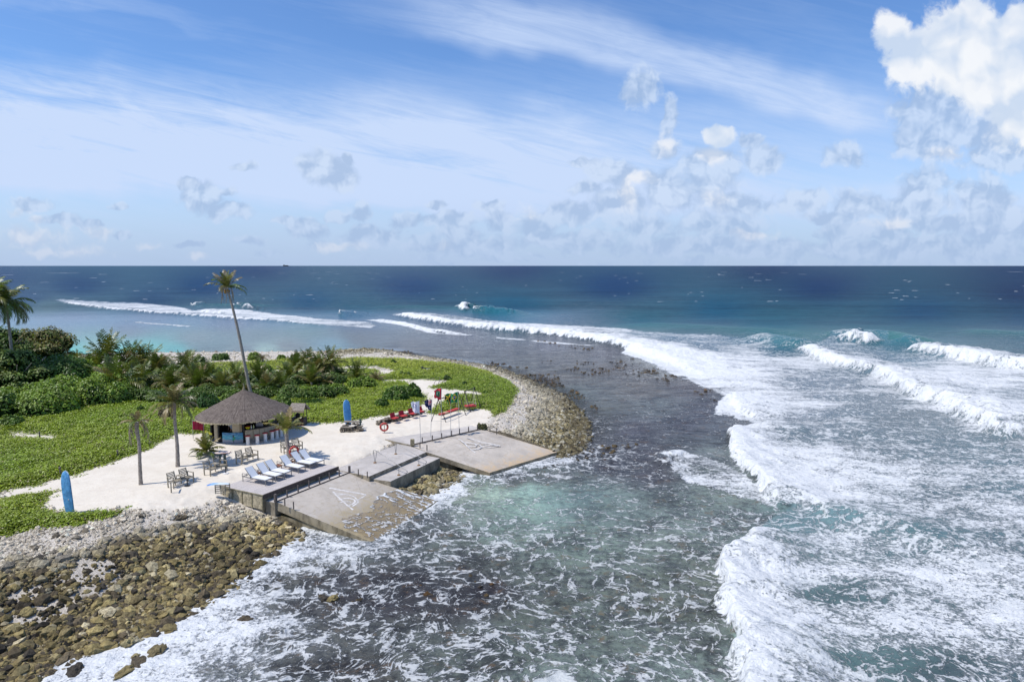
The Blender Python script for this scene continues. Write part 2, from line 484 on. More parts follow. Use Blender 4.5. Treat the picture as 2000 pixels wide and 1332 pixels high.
green_in = g16([(-700, 1010), (-300, 985), (0, 960), (31, 952), (62, 950), (91, 940), (120, 932), (149, 926), (180, 914), (216, 903), (269, 885), (293, 875), (312, 863), (341, 849), (339, 845), (355, 846), (377, 848),
                (400, 846), (470, 836), (540, 834), (566, 832), (594, 826), (640, 825), (666, 824), (702, 819), (730, 814), (758, 811), (780, 804), (800, 799), (829, 787), (832, 776), (820, 768), (805, 758), (791, 746),
                (745, 747), (744, 742), (780, 741.5), (820, 742), (873, 742.5), (872, 748), (855, 752), (834, 757), (848, 759), (885, 760), (912, 762), (946, 769.5), (940, 773), (905, 772), (880, 773), (867, 784), (845, 800), (832, 806), (846, 808),
                (902, 800), (941, 798), (960, 802), (966, 812), (984, 806), (999, 787), (1011, 762), (1003, 752), (990, 743), (954, 727), (925, 719), (900, 713), (845, 707), (775, 701), (705, 699), (656, 702), (560, 704), (480, 708), (393, 710), (330, 716), (300, 722), (0, 745), (-700, 830)])
path_far = g16([(446, 726.5), (465, 729), (520, 727), (540, 731), (562, 731), (600, 727), (651, 724), (667, 723), (705, 722), (732, 722.5), (742, 725), (735, 729.5), (744, 733), (765, 729), (774, 724.8), (757, 719.5), (735, 716.5), (705, 715.5), (675, 716.5), (651, 720), (600, 723), (562, 725), (544, 723.5), (520, 724), (465, 726)])
path_left = g16([(22, 843), (60, 846.5), (118, 852), (96, 860), (66, 857), (22, 853.5)])
green_low = g16([(-700, 1040), (0, 978.6), (36, 971), (72, 964), (101, 961), (91, 971), (77, 988), (89, 1000), (115, 1005), (168, 1003), (199, 1000), (240, 998), (223, 1010), (180, 1017), (144, 1027), (96, 1029), (48, 1036), (19, 1046), (0, 1051), (-700, 1180)])
# seaward limit of the swept sand (beyond it: coral rubble, then rock)
sand_zone = g16([(-700, 1010), (0, 958), (0, 980), (77, 992), (120, 1008), (240, 997), (264, 997), (300, 1000), (348, 1000), (384, 993), (408, 981), (444, 974), (520, 990), (700, 985), (745, 880), (770, 868), (800, 872), (943, 838), (952, 830), (968, 806), (945, 792), (960, 760), (930, 735), (860, 730), (600, 715), (300, 720), (-700, 830)])
rock_zone = g16([(-700, 1300), (-300, 1180), (0, 1099), (75, 1087), (144, 1081), (195, 1063), (255, 1045), (330, 1027), (390, 1018), (450, 1009), (512, 998), (600, 1000), (740, 940), (790, 925), (860, 890), (960, 858), (1000, 850), (1030, 822), (1047, 795), (1046, 772), (1030, 754), (1000, 737), (965, 724), (930, 714), (900, 710),
                 (860, 708), (845, 705), (800, 697), (757, 688), (715, 690), (640, 696), (600, 640), (1300, 640), (1500, 800), (1300, 1400), (-400, 1700)])
G_ADD = [green_in, green_low]

def canon(X, Y, Z):
    px, py = np_proj(X, Y, Z); py = np.maximum(py, 523)
    return np_ground(px, py, 1.6)
def land_masks(X, Y, Z):
    """green, sand, rock membership in metres (positive inside) for points of the land"""
    cx, cy = canon(X, Y, Z)
    wx = fbm(X * 1.3, Y * 1.3, 4, 5) * 0.9; wy = fbm(X * 1.3, Y * 1.3, 4, 15) * 0.9
    w = 0.55
    cx2 = cx + wx * w; cy2 = cy + wy * w
    g = np.maximum(sdist(cx2, cy2, green_in), sdist(cx2, cy2, green_low))
    g = np.minimum(g, -sdist(cx2, cy2, path_far)); g = np.minimum(g, -sdist(cx2, cy2, path_left))
    s = sdist(cx + wx * .9, cy + wy * .9, sand_zone)
    wl = fbm(X * .35, Y * .35, 4, 25) * 5.0
    r = sdist(cx + wx * 1.5 + wl, cy + wy * 1.5 + wl * .6, rock_zone)
    return g, s, r
STRUCT_UV = [(-0.2, -3.8), (7.2, -1.2), (14.5, -1.2), (15.3, -2.6), (22.6, 1.2), (22.2, 9.9), (14.4, 7.7), (13.7, 3.7), (7.6, 3.9), (8.2, 7.6), (0.6, 7.9), (0.1, 0.6), (-0.2, 0.0)]
struct_xy = [tuple(W(a, b)[:2]) for a, b in STRUCT_UV]
def land_z(X, Y):
    d = sdist(X, Y, shore)
    z = 1.62 * sstep(d, -0.5, 9.0) + np.where(d < 0, np.maximum(d * 0.16, -2.5), 0) - 0.02
    z += np.where(d > 0, fbm(X * .12, Y * .12, 3, 3) * 0.09 * sstep(d, 6, 16), 0)
    lumps = fbm(X * 1.1, Y * 1.1, 4, 41) * 0.5 * sstep(d, 13, 3) * sstep(d, -6, -1)
    z += lumps * 0.6
    e = sdist(X, Y, struct_xy)
    low = 1.12 - 0.25 * np.clip(e, 0, 1)
    z = np.where(e > 0.12, np.minimum(z, low), z)
    # the walkways are set into the sand: keep it just below their edges
    z = np.minimum(z, np.where(e > -1.2, 1.34 + 0.25 * np.clip(-e, 0, 1.2), 9))
    # between the two ramps the ground falls away in a heap of rocks
    q = sdist(X, Y, [tuple(W(a, b)[:2]) for a, b in [(6.6, 3.6), (13.9, 3.6), (14.8, 8.5), (8.2, 8.5)]])
    ul = (X - UO.x) * UU.x + (Y - UO.y) * UU.y; z = np.where(q > 0, np.minimum(z, (.62 + .28 * sstep(ul, 11.5, 8)) * sstep(sdist(X, Y, shore), -1, 3.2)), z)
    dk = sdist(X, Y, [tuple(W(a, b)[:2]) for a, b in [(-2.2, -3.2), (0.2, -3.6), (0.3, 0.3), (0.5, 7.5), (-1.4, 7.5)]])
    z = np.where(dk > 0, np.minimum(z, 1.5 - 0.45 * sstep(dk, 0, 1.6)), z)
    return z, d

def ang_rows(a0, a1, da, s0, s1, ds):
    th = np.arange(R(a0), R(a1), R(da)); sv = np.arange(s0, s1, ds)
    r = 1.0 / sv
    return np.meshgrid(th, r)
# land sheet: rows finer near the camera
TH, RR = ang_rows(-52, 10, 0.095, (700 - 519) / (F * 15.6) * 0.80, (1500 - 519) / (F * 14.0), 1.7 / (F * 14))
LX = RR * np.sin(TH); LY = RR * np.cos(TH)
LZ, LD = land_z(LX, LY)
gm_, sm_, rm_ = land_masks(LX, LY, LZ)
green_m = np.where(LD > 2.5, gm_, -1)
cover = sstep(green_m, -0.02, 0.25)
micro = fbm(LX * 2.2, LY * 2.2, 3, 61) * np.where(sstep(sm_, -.3, .3) > 0.5, .35, 1)
LZ = LZ + cover * (0.10 + 0.30 * (fbm(LX * .8, LY * .8, 3, 71) + .2)) * sstep(green_m, 0, 1.2) + micro * 0.03
isand = np.where(rm_ > 0, 0, sstep(sm_, -0.3, 0.3))
n0, n1 = LX.shape
idx = np.arange(n0 * n1).reshape(n0, n1)
q = np.stack([idx[:-1, :-1], idx[1:, :-1], idx[1:, 1:], idx[:-1, 1:]], -1).reshape(-1, 4)
keep = (LD.ravel()[q] > -9).any(1)
q = q[keep][:, ::-1]
land_me = np_mesh('ground', np.stack([LX, LY, LZ], -1).reshape(-1, 3), q,
    {'green': ('FLOAT', cover), 'sand': ('FLOAT', isand), 'rock': ('FLOAT', sstep(rm_, -0.4, 0.8) * (1 - .9 * sstep(fbm(LX * .35, LY * .35, 4, 201), -.08, -.16) * sstep(LD, 1.0, 2.5))), 'wet': ('FLOAT', sstep(LZ, 0.55, 0.05))}, smooth=True)
m, b, p, o = new_mat('land')
v = b.pos()
g = b.fac('green'); s = b.fac('sand'); rk = b.fac('rock'); wet = b.fac('wet')
n1_ = b.noise(v, 0.6, 5); n2_ = b.noise(v, 5.0, 5, 0.65); n3_ = b.noise(v, 24.0, 3, 0.6)
foot = b.noise(b.warp(v, 1.5, .4), 3.2, 4, 0.6)
sandc = b.mix(n1_.step(.3, .7), (.64, .575, .475), (.71, .645, .54))
sandc = b.mix(foot.step(.50, .70, 0, .45), sandc, (.57, .485, .39)); tr_ = b.noise(b.scale(b.warp(v, .4, 1.2), (1.0, 3.5, 1), rot=(0, 0, R(-58))), 1.1, 5, .7); sandc = b.mix(tr_.step(.52, .70, 0, .4), sandc, (.60, .515, .415)); sandc = b.mix(n3_.step(.66, .76, 0, .5), sandc, (.36, .30, .22))
vr = b.voro(v, 5.5); vr2 = b.voro(v, 13.0)
rub = b.mix((vr2 * 1.3).clamp(), (.66, .60, .51), (.50, .45, .38))
rub = b.mix(n2_.step(.35, .7), rub, (.66, .60, .52)); rub = b.mix(vr2.step(.3, .6, 0, .45), rub, (.30, .265, .22))
rockc = b.mix(n2_.step(.35, .65), (.060, .048, .030), (.15, .125, .075))
greenc = b.mix(n2_.step(.3, .7), (.05, .085, .010), (.10, .15, .02))
rub = b.mix(n1_.step(.35, .65, 0, .35), rub, (.54, .49, .415)); c = b.mix(s, rub, sandc); c = b.mix(rk, c, rockc); c = b.mix(g, c, greenc)
c = b.mix(wet * .55, c, (.06, .055, .04))
b.link(c, p.inputs['Base Color']); p.inputs['Roughness'].default_value = .85; p.inputs['Specular IOR Level'].default_value = .2
hgt = (1.0 - s) * (vr2 * .25 + n2_ * .45 + n3_ * .2) + s * (foot * .22 + tr_ * .12 + n3_ * .06)
b.link(b.bump(hgt, 0.12, 0.9), p.inputs['Normal'])
ground = link_mesh('ground', land_me, m); tag(ground, kind='structure')

def land_at(x, y):
    z, d = land_z(np.array([x], float), np.array([y], float)); return float(z[0])
def G(px, py, z=1.6):
    """place on the ground seen at a direction"""
    for _ in range(3):
        w_ = P(px, py, z); z = land_at(w_.x, w_.y)
    w_ = P(px, py, z); w_.z = z
    return w_
# ------------------------------------------------------------------ sea
def xy0(l): return [tuple(P(x, y, 0)[:2]) for x, y in l]
def srgb(c): return tuple(((x / 255) / 12.92 if x / 255 < .04045 else ((x / 255 + .055) / 1.055) ** 2.4) for x in c)
# surveyed colours of the sea and of the reef under it
SEA = [(-100, 525, (58, 88, 130)), (0, 545, (52, 82, 128)), (150, 560, (48, 78, 125)), (60, 585, (70, 95, 138)), (500, 524, (26, 62, 112)), (1000, 524, (20, 58, 108)), (1500, 524, (24, 55, 100)), (2000, 524, (30, 60, 104)),
  (400, 560, (30, 72, 124)), (800, 560, (22, 68, 122)), (1200, 560, (20, 66, 120)), (1600, 560, (24, 58, 108)), (2000, 570, (28, 55, 100)),
  (300, 585, (58, 88, 130)), (600, 590, (34, 88, 132)), (1000, 600, (28, 98, 136)), (1400, 605, (26, 94, 132)), (1800, 610, (32, 80, 122)), (2050, 620, (36, 76, 116)),
  (700, 612, (48, 105, 135)), (1000, 625, (40, 105, 130)), (1250, 630, (42, 105, 130)), (1500, 640, (32, 100, 125)), (1800, 645, (34, 92, 118)), (2050, 670, (36, 88, 112)),
  (150, 615, (112, 130, 152)), (300, 620, (100, 118, 142)), (450, 635, (98, 115, 138)), (90, 600, (120, 140, 150)), (250, 645, (104, 118, 142)), (100, 650, (108, 130, 155)), (60, 670, (120, 150, 168)),
  (380, 660, (112, 135, 150)), (500, 655, (100, 125, 140)), (410, 680, (98, 128, 145)), (600, 645, (95, 130, 140)), (560, 675, (110, 128, 140)), (480, 683, (105, 128, 145)),
  (150, 690, (80, 188, 192)), (230, 687, (92, 190, 192)), (300, 681, (98, 178, 186)), (340, 684, (86, 168, 182)), (200, 678, (128, 165, 175)), (80, 688, (85, 180, 190)), (390, 692, (100, 130, 145)),
  (650, 672, (104, 145, 170)), (520, 681, (135, 172, 180)), (700, 660, (96, 108, 120)), (800, 675, (92, 102, 115)), (900, 680, (86, 96, 110)), (700, 640, (88, 100, 122)), (900, 660, (84, 92, 112)),
  (1000, 690, (82, 92, 108)), (1100, 700, (84, 92, 106)), (1080, 675, (88, 98, 122)), (1180, 690, (84, 92, 112)), (1000, 715, (88, 100, 110)), (1100, 735, (86, 92, 98)), (1200, 725, (82, 86, 95)), (1250, 760, (86, 88, 92)), (1350, 760, (78, 78, 90)),
  (1120, 770, (84, 102, 108)), (1200, 800, (86, 96, 98)), (1180, 830, (74, 84, 92)), (1280, 800, (84, 100, 108)), (1380, 800, (74, 78, 96)), (1240, 840, (72, 74, 92)), (1340, 830, (68, 72, 90)), (1400, 840, (80, 92, 106)),
  (1160, 870, (74, 80, 94)), (1250, 880, (70, 74, 90)), (1320, 870, (80, 92, 102)), (1180, 910, (66, 72, 88)), (1270, 930, (74, 78, 92)), (1400, 880, (96, 114, 120)), (1380, 930, (100, 118, 120)),
  (900, 960, (165, 190, 175)), (960, 965, (158, 196, 182)), (1020, 960, (140, 186, 178)), (1000, 990, (128, 172, 162)), (1080, 975, (118, 160, 158)), (1060, 935, (95, 115, 118)), (1000, 940, (92, 108, 110)), (1150, 970, (104, 140, 142)),
  (900, 1000, (120, 145, 142)), (1000, 1030, (104, 138, 134)), (1200, 1000, (96, 124, 124)), (1300, 990, (100, 124, 124)), (1400, 970, (104, 128, 126)), (1150, 1060, (100, 128, 124)), (1300, 1060, (100, 122, 118)), (1400, 1030, (96, 120, 122)),
  (860, 1010, (80, 92, 100)), (800, 1060, (76, 88, 94)), (900, 1080, (84, 100, 100)), (640, 1080, (96, 104, 100)), (600, 1120, (84, 90, 92)), (700, 1130, (68, 72, 80)), (820, 1140, (62, 66, 74)), (950, 1150, (62, 64, 72)), (760, 1180, (58, 60, 70)),
  (900, 1190, (64, 68, 74)), (1050, 1130, (88, 108, 104)), (1050, 1200, (80, 96, 92)), (1150, 1200, (90, 110, 106)), (1250, 1150, (98, 116, 110)), (1000, 1260, (86, 106, 102)), (1100, 1310, (96, 120, 118)), (900, 1300, (84, 100, 98)), (750, 1260, (72, 80, 82)),
  (620, 1220, (78, 84, 86)), (500, 1200, (100, 108, 112)), (450, 1300, (104, 116, 122)), (600, 1310, (76, 82, 84)), (300, 1290, (130, 140, 145)), (700, 1320, (70, 72, 72)), (1250, 1240, (92, 112, 110)), (1300, 1180, (86, 100, 92)), (1350, 1250, (80, 96, 94)),
  (1350, 1130, (88, 104, 96)), (1380, 1190, (84, 98, 92)), (1400, 1320, (104, 128, 128)), (1250, 1320, (100, 126, 124)),
  (1550, 1030, (84, 130, 138)), (1650, 1010, (92, 136, 144)), (1750, 1060, (76, 118, 126)), (1850, 1050, (70, 108, 118)), (1980, 1060, (66, 104, 116)), (1600, 1130, (92, 132, 136)), (1700, 1170, (62, 98, 104)), (1650, 1160, (64, 96, 100)),
  (1850, 1150, (72, 112, 118)), (1980, 1200, (66, 104, 110)), (1600, 1280, (82, 122, 126)), (1700, 1300, (66, 104, 106)), (1850, 1310, (54, 80, 86)), (1980, 1320, (54, 86, 96)), (1500, 1250, (110, 150, 150)),
  (1500, 900, (110, 134, 144)), (1600, 860, (96, 118, 130)), (1700, 860, (92, 114, 124)), (1800, 850, (88, 112, 122)), (1900, 900, (84, 116, 128)), (1980, 950, (80, 118, 130)), (1700, 950, (92, 124, 134)), (1850, 980, (72, 102, 114)),
  (1480, 730, (112, 128, 150)), (1600, 750, (106, 126, 142)), (1700, 790, (96, 116, 128)), (1750, 820, (88, 108, 118)), (1550, 800, (110, 128, 144)), (1900, 760, (110, 140, 158)), (1800, 720, (104, 142, 162)), (1980, 790, (112, 140, 156)),
  (1350, 665, (74, 112, 138)), (1450, 680, (64, 108, 132)), (1250, 655, (100, 132, 150)), (1550, 665, (46, 112, 124)), (1740, 672, (36, 104, 118)), (1600, 690, (84, 118, 140)), (1700, 695, (72, 112, 134)), (1300, 700, (130, 150, 170))]
def lum(c, k): return tuple(srgb(c)[i] * k for i in range(3))
SEA_L = [(a, b_, srgb(c)) for a, b_, c in SEA]
# limits of the white water and how thick its foam lies
WHITE_MAIN = [(764.5, 616), (790, 622), (810, 625.5), (845, 630), (880, 636), (915, 641), (950, 645), (1020, 651), (1090, 657), (1160, 668), (1185, 673), (1212, 679), (1218, 684), (1213, 690), (1238, 698), (1260, 706), (1290, 716.5), (1320, 728.5), (1350, 740),
   (1380, 752.5), (1410, 761.5), (1420, 768), (1408, 778), (1401, 784), (1396, 795), (1395, 808), (1402, 812), (1415, 811), (1427, 813), (1435, 817), (1455, 822), (1468, 828), (1450, 831), (1438, 832), (1426, 838), (1422, 846), (1423, 860), (1425, 875), (1428, 890), (1435, 902), (1445, 914), (1460, 925), (1475, 936), (1478, 948), (1484, 960),
   (1495, 975), (1508, 986), (1520, 992), (1532, 988), (1545, 990), (1520, 1003), (1492, 1020), (1478, 1035), (1464, 1048), (1448, 1060), (1440, 1072), (1420, 1086), (1405, 1093), (1396, 1100), (1389, 1106), (1392, 1118), (1400, 1128), (1410, 1136), (1419, 1150), (1408, 1162), (1391, 1174), (1400, 1188), (1410, 1198), (1422, 1205), (1424, 1225), (1434, 1240), (1440, 1254), (1430, 1268), (1415, 1282), (1420, 1300), (1432, 1312), (1440, 1325), (1440, 1500),
   (2600, 1500), (2600, 690), (2300, 688), (2000, 698), (1925, 690), (1860, 684), (1800, 674), (1769, 667), (1757, 671), (1735, 670), (1734, 657), (1700, 656), (1629, 650), (1620, 660), (1600, 668), (1556, 672), (1500, 666), (1454, 661), (1400, 655), (1320, 652), (1255, 648), (1200, 641), (1150, 638), (1090, 635), (1000, 631), (900, 624), (850, 618), (800, 613), (775, 612)]
WHITE_LEFT = [(106, 587), (130, 592), (162, 597), (216, 604), (270, 607.5), (297, 612), (360, 616), (402, 620), (465, 624.5), (539, 628), (570, 632), (612, 635.5), (675, 639), (728, 642), (740, 636), (717, 629), (633, 623), (560, 616), (486, 606), (398, 604), (381, 608), (350, 599), (270, 590), (180, 588.5), (120, 586)]
WHITE_SWASH = [(1308, 893), (1330, 888), (1350, 885), (1385, 893), (1420, 905), (1460, 930), (1500, 960), (1530, 1000), (1440, 970), (1380, 955), (1340, 945), (1322, 930), (1310, 915)]
REEF_LINES = [((721, 626), (745, 630), (775, 633), (800, 638), (827, 645), (850, 651), (897, 654), (950, 658), (985, 661.5), (1020, 664)), ((1045, 666), (1080, 669), (1110, 672), (1150, 675)), ((1290, 717), (1340, 737), (1380, 754), (1420, 770)), ((254, 628), (290, 632), (330, 635), (365, 638))]
D_IN = [(1500, 1290, .88), (1450, 1200, .92), (1470, 1130, .84), (1440, 1100, .8), (1550, 1230, .74), (1600, 1110, .66), (1560, 1060, .5), (1540, 1020, .36), (1620, 1010, .42), (1700, 1040, .5), (1650, 1160, .42), (1720, 1150, .52), (1800, 1120, .62), (1900, 1130, .72), (1980, 1180, .76), (1960, 1090, .64), (1850, 1200, .66), (1950, 1260, .60), (1680, 1210, .55), (1770, 1230, .62), (1620, 1250, .62), (1600, 1310, .66), (1720, 1285, .36), (1800, 1310, .34), (1900, 1315, .46), (1980, 1325, .50),
   (1800, 1050, .46), (1900, 1010, .55), (1980, 1000, .62), (1730, 1000, .55), (1620, 975, .9), (1560, 950, .95), (1500, 900, .9), (1450, 860, .95), (1560, 890, .74), (1650, 920, .80), (1750, 930, .72), (1850, 950, .56), (1950, 920, .52), (1600, 850, .56), (1700, 870, .50), (1550, 840, .48), (1480, 840, .7), (1640, 820, .48), (1800, 870, .46), (1900, 870, .45), (1750, 820, .34), (1820, 830, .36), (1700, 790, .36), (1620, 765, .52), (1560, 790, .66), (1500, 800, .80), (1450, 790, .92), (1480, 760, .76), (1550, 740, .56), (1450, 725, .78), (1640, 740, .45), (1560, 710, .66), (1400, 720, .92), (1350, 705, .95), (1300, 690, .92), (1250, 680, .9), (1450, 695, .66), (1380, 678, .44), (1300, 668, .44), (1250, 660, .55), (1200, 650, .72), (1150, 645, .66), (1350, 660, .52), (1480, 668, .5), (1440, 662, .4), (1530, 676, .2), (1640, 680, .5), (1720, 690, .4), (1600, 675, .45), (1780, 705, .50), (1700, 712, .66), (1750, 735, .78), (1850, 730, .78), (1950, 740, .70), (1850, 770, .76), (1920, 800, .78), (1980, 770, .6), (1980, 820, .8), (1090, 645, .72), (1020, 640, .7), (950, 634, .6), (880, 626, .5), (1090, 652, .85), (1000, 643, .85), (1745, 672, 0.05)]
D_OUT = [(30, 1340, .9), (150, 1300, .85), (250, 1262, .86), (350, 1225, .86), (430, 1180, .84), (500, 1120, .84), (560, 1085, .76), (620, 1060, .74), (680, 1062, .78), (740, 1062, .8), (790, 1035, .66), (860, 990, .62), (620, 1100, .52), (560, 1130, .58), (480, 1200, .66), (400, 1250, .74), (300, 1320, .78), (450, 1310, .60), (600, 1180, .47), (560, 1250, .52), (700, 1100, .5), (760, 1080, .60), (830, 1040, .52), (800, 1110, .42), (700, 1170, .40), (850, 1160, .36), (950, 1120, .34), (800, 1220, .40), (680, 1250, .46), (620, 1310, .50), (760, 1310, .50), (900, 1280, .46), (1000, 1320, .52), (950, 1220, .42), (1100, 1260, .42), (1200, 1310, .46), (1300, 1310, .44), (1380, 1320, .50), (1150, 1180, .36), (1250, 1230, .38), (1350, 1230, .44), (1300, 1130, .36), (1380, 1130, .42), (1150, 1090, .36), (1000, 1060, .42), (1080, 1040, .38), (1200, 1030, .32), (1300, 1030, .34), (1400, 1040, .44), (1450, 1020, .46), (1430, 980, .26), (1360, 990, .24), (1250, 970, .18), (1150, 960, .15), (1080, 960, .10), (1000, 960, .06), (940, 955, .12), (900, 985, .40), (960, 1000, .28), (1040, 1000, .24), (880, 945, .92), (860, 960, .86), (905, 925, .92), (930, 935, .6), (960, 932, .62), (1000, 920, .66), (1060, 902, .72), (1100, 893, .70), (1060, 925, .42), (1130, 895, .5), (1180, 890, .42), (1260, 890, .34), (1200, 920, .30), (1140, 930, .26), (1300, 915, .2), (1140, 850, .45), (1130, 870, .5), (1170, 850, .12), (1250, 850, .06), (1200, 800, .04), (1350, 850, .04), (1400, 870, .12), (1400, 920, .12), (1150, 760, .02), (1300, 760, .02), (1000, 700, .03), (1150, 720, .02), (800, 670, .0), (600, 660, .0), (300, 650, .03), (500, 690, .0), (200, 690, .0), (900, 600, .0), (1500, 600, .0), (1800, 640, .02), (300, 560, .0), (1200, 540, .0), (1900, 560, .0), (700, 650, .06), (860, 648, .22), (950, 652, .26), (1100, 664, .2), (1150, 680, .1), (1280, 725, .3), (450, 612, .1), (1000, 615, .0), (1300, 640, .02)]
# breaking fronts: base line (photo), height m, width of the roller m, tapers at start/end
FRONTS = [([(1555, 684), (1580, 697), (1601, 706), (1646, 718), (1680, 727), (1713, 737), (1733, 750), (1755, 766), (1790, 780), (1825, 791), (1845, 800), (1860, 812), (1890, 824), (1923, 834), (1912, 842), (1940, 850), (1965, 857), (2010, 860), (2200, 872)], 1.35, 5.0, .03, .0),
  ([(1762, 683), (1790, 689), (1825, 695), (1860, 702), (1895, 707), (1925, 715), (1960, 719), (2000, 723), (2200, 738)], 1.8, 7.0, .06, .0),
  ([(1622, 664), (1640, 666), (1660, 668), (1690, 672), (1715, 672), (1735, 670)], 2.2, 7.0, .2, .25),
  ([(1424, 838), (1422, 850), (1423, 866), (1428, 890), (1440, 908), (1475, 937), (1480, 955), (1498, 975), (1520, 992)], .7, 2.0, .05, .1),
  ([(1492, 1022), (1464, 1050), (1440, 1074), (1405, 1095), (1389, 1106), (1400, 1128), (1417, 1150), (1393, 1174), (1420, 1203), (1438, 1252), (1417, 1282), (1438, 1325), (1440, 1420)], .75, 1.7, .15, .0),
  ([(1422, 768), (1430, 790), (1440, 806), (1455, 814), (1470, 822)], .6, 3.0, .1, .2),
  ([(764.5, 618), (790, 623), (810, 626), (880, 636.5), (950, 645.5), (1020, 651.5), (1090, 657.5), (1160, 668.5), (1212, 680), (1240, 690), (1290, 705), (1330, 722), (1380, 742), (1420, 758)], 1.3, 9.0, .05, .3),
  ([(106, 588), (162, 598), (216, 605), (297, 613), (402, 621), (465, 625.5), (539, 629), (612, 636), (675, 640), (728, 643)], .7, 4.0, .2, .3),
  ([(464, 603.5), (480, 604.5), (503, 603)], 1.8, 9.0, .2, .2), ([(447, 600), (456, 601), (462, 600)], 1.2, 6, .3, .3), ([(369, 596), (374, 597), (380, 595)], 1.6, 7, .3, .3),
  ([(882, 605.5), (890, 607), (898, 612), (910, 613), (925, 609.5)], 1.9, 9.0, .2, .2), ([(656, 613), (661, 615), (667, 613)], 1.6, 6, .3, .3), ([(674, 616), (680, 616)], 1.2, 5, .3, .3), ([(689, 617), (695, 617)], 1.0, 5, .3, .3),
  ([(382, 609), (398, 612), (430, 613), (486, 612)], .9, 8, .2, .3),
  ([(721, 626), (775, 633), (827, 645), (897, 655), (950, 658)], .5, 3, .1, .3),
  ([(1309, 905), (1310, 893), (1330, 887), (1352, 885)], .3, 1.2, .2, .3)]
# swells not yet breaking: crest line, height, half width in metres
SWELLS = [([(1454, 662), (1500, 668), (1556, 678), (1575, 686)], 1.7, 5.0), ([(1575, 655), (1620, 657), (1680, 656), (1740, 660), (1790, 672), (1850, 682)], 1.5, 5.0), ([(1200, 632), (1330, 640), (1450, 648), (1600, 650)], .7, 8.0), ([(680, 606), (780, 602), (900, 607), (1000, 618), (1080, 624)], 1.1, 9.0), ([(400, 598), (460, 599), (520, 601)], 1.0, 8.0),
  ([(1850, 648), (2000, 655), (2150, 664)], .8, 8.0), ([(1540, 995), (1600, 990), (1700, 1010), (1850, 1060), (1980, 1080)], .45, 2.2), ([(1470, 826), (1520, 836), (1600, 846)], .35, 2.5)]

a_mid = np.arange(-41, 41, 0.085); a_l = np.arange(-75, -41, 0.5); a_r = np.arange(41, 75, 0.5)
th = np.radians(np.concatenate([a_l, a_mid, a_r]))
k_ = F * 15.6
pyrows = np.concatenate([[0.35], np.arange(1.2, 60, 1.0), np.arange(60, 200, 1.15), np.arange(200, 860, 1.35), np.arange(865, 2600, 25)])
r_ = k_ / pyrows
TH, RR = np.meshgrid(th, r_)
WX = RR * np.sin(TH); WY = RR * np.cos(TH); WZ = np.zeros_like(WX)
wpx, wpy = np_proj(WX, WY, WZ)
near = sstep(RR, 400, 200)
mpp = RR / F                                   # metres across per survey pixel
# organic edges: shift the survey a little with noise of a fixed size in metres
jx = (fbm(WX * .9, WY * .9, 4, 3) * 1.2 + fbm(WX * .16, WY * .16, 3, 7) * 1.6)
jy = (fbm(WX * .9, WY * .9, 4, 13) * 1.2 + fbm(WX * .16, WY * .16, 3, 17) * 1.6)
JX = WX + jx * .8; JY = WY + jy * .8
jpx, jpy = np_proj(JX, JY, WZ)
jpx = np.clip(jpx, -1500, 3500)
seac = idw(jpx, jpy, SEA_L, 2.6, 2.6, 6000.0); kk = sstep(wpy, 640, 690)[..., None]; seac = seac * (1 - kk) + idw(jpx, jpy, SEA_L, 3.0, 2.4, 500.0) * kk
Din = idw(jpx, jpy, D_IN, 3.0, 2.6)[..., 0]
Dout = idw(jpx, jpy, D_OUT, 3.0, 2.6)[..., 0]
def soft_in(poly, w):
    """membership measured in survey pixels of constant metre size"""
    xy = xy0(poly); fine = fbm(WX * 3.4, WY * 3.4, 4, 23) * 1.1 + fbm(WX * .7, WY * .7, 3, 29) * 1.1
    d = sdist(WX + fine * .7, WY + fine * .7, xy)
    return d
dm = soft_in(WHITE_MAIN, 1); dl = soft_in(WHITE_LEFT, 1); dsw = soft_in(WHITE_SWASH, 1)
inm = sstep(dm, -0.10, 0.25)
Din = Din + .05
Dout = Dout + .02 * sstep(Dout, .5, .7)
D = Dout * (1 - inm) + Din * inm
inl = sstep(dl, -.3, 1.2); D = np.maximum(D, inl * (.66 + .5 * fbm(WX * .03, WY * .06, 3, 5)))
ins = sstep(dsw, -.05, .25); D = np.maximum(D, ins * (.72 - .30 * sstep(dsw, .5, 4)))
for ln in REEF_LINES:
    d_, s_, t_ = seg_dist(WX, WY, xy0(ln)); w_ = 1.1 + 1.2 * fbm(WX * .3, WY * .3, 3, 9)
    D = np.maximum(D, .82 * sstep(d_, w_ * 1.7, w_ * .3) * (fbm(WX * .15, WY * .15, 2, 19) > -.16))
H = np.zeros_like(WX)
for line, hgt, wid, t0, t1 in FRONTS:
    xy = xy0(line)
    d_, s_, t_ = seg_dist(WX + fbm(WX * .8, WY * .8, 3, 33) * 1.0, WY + fbm(WX * .8, WY * .8, 3, 35) * 1.0, xy)
    sg = d_ * s_                                   # + on the seaward side
    tp = np.ones_like(t_)
    if t0: tp = tp * sstep(t_, -.02, t0)
    if t1: tp = tp * sstep(1 - t_, -.02, t1)
    endcut = np.where((t_ <= 0.0) | (t_ >= 1.0), sstep(d_, wid * .6, 0), 1.0)
    wl = wid * (1 + .5 * fbm(WX * .12, WY * .12, 2, 43))
    prof = sstep(sg, -.15, .22 * wl) * sstep(sg, 2.6 * wl, .25 * wl)
    lump = 1 + .6 * fbm(WX * .6, WY * .6, 3, 45)
    H = np.maximum(H, hgt * prof * tp * endcut * lump)
    fo = sstep(sg, -.12, .12 * wl) * sstep(sg, .95 * wl, .25 * wl) * (.86 + .5 * fbm(WX * 1.3, WY * 1.3, 3, 47))
    D = np.maximum(D, fo * np.minimum(1, tp * 1.8) * endcut * 1.05)
SW = np.zeros_like(WX)
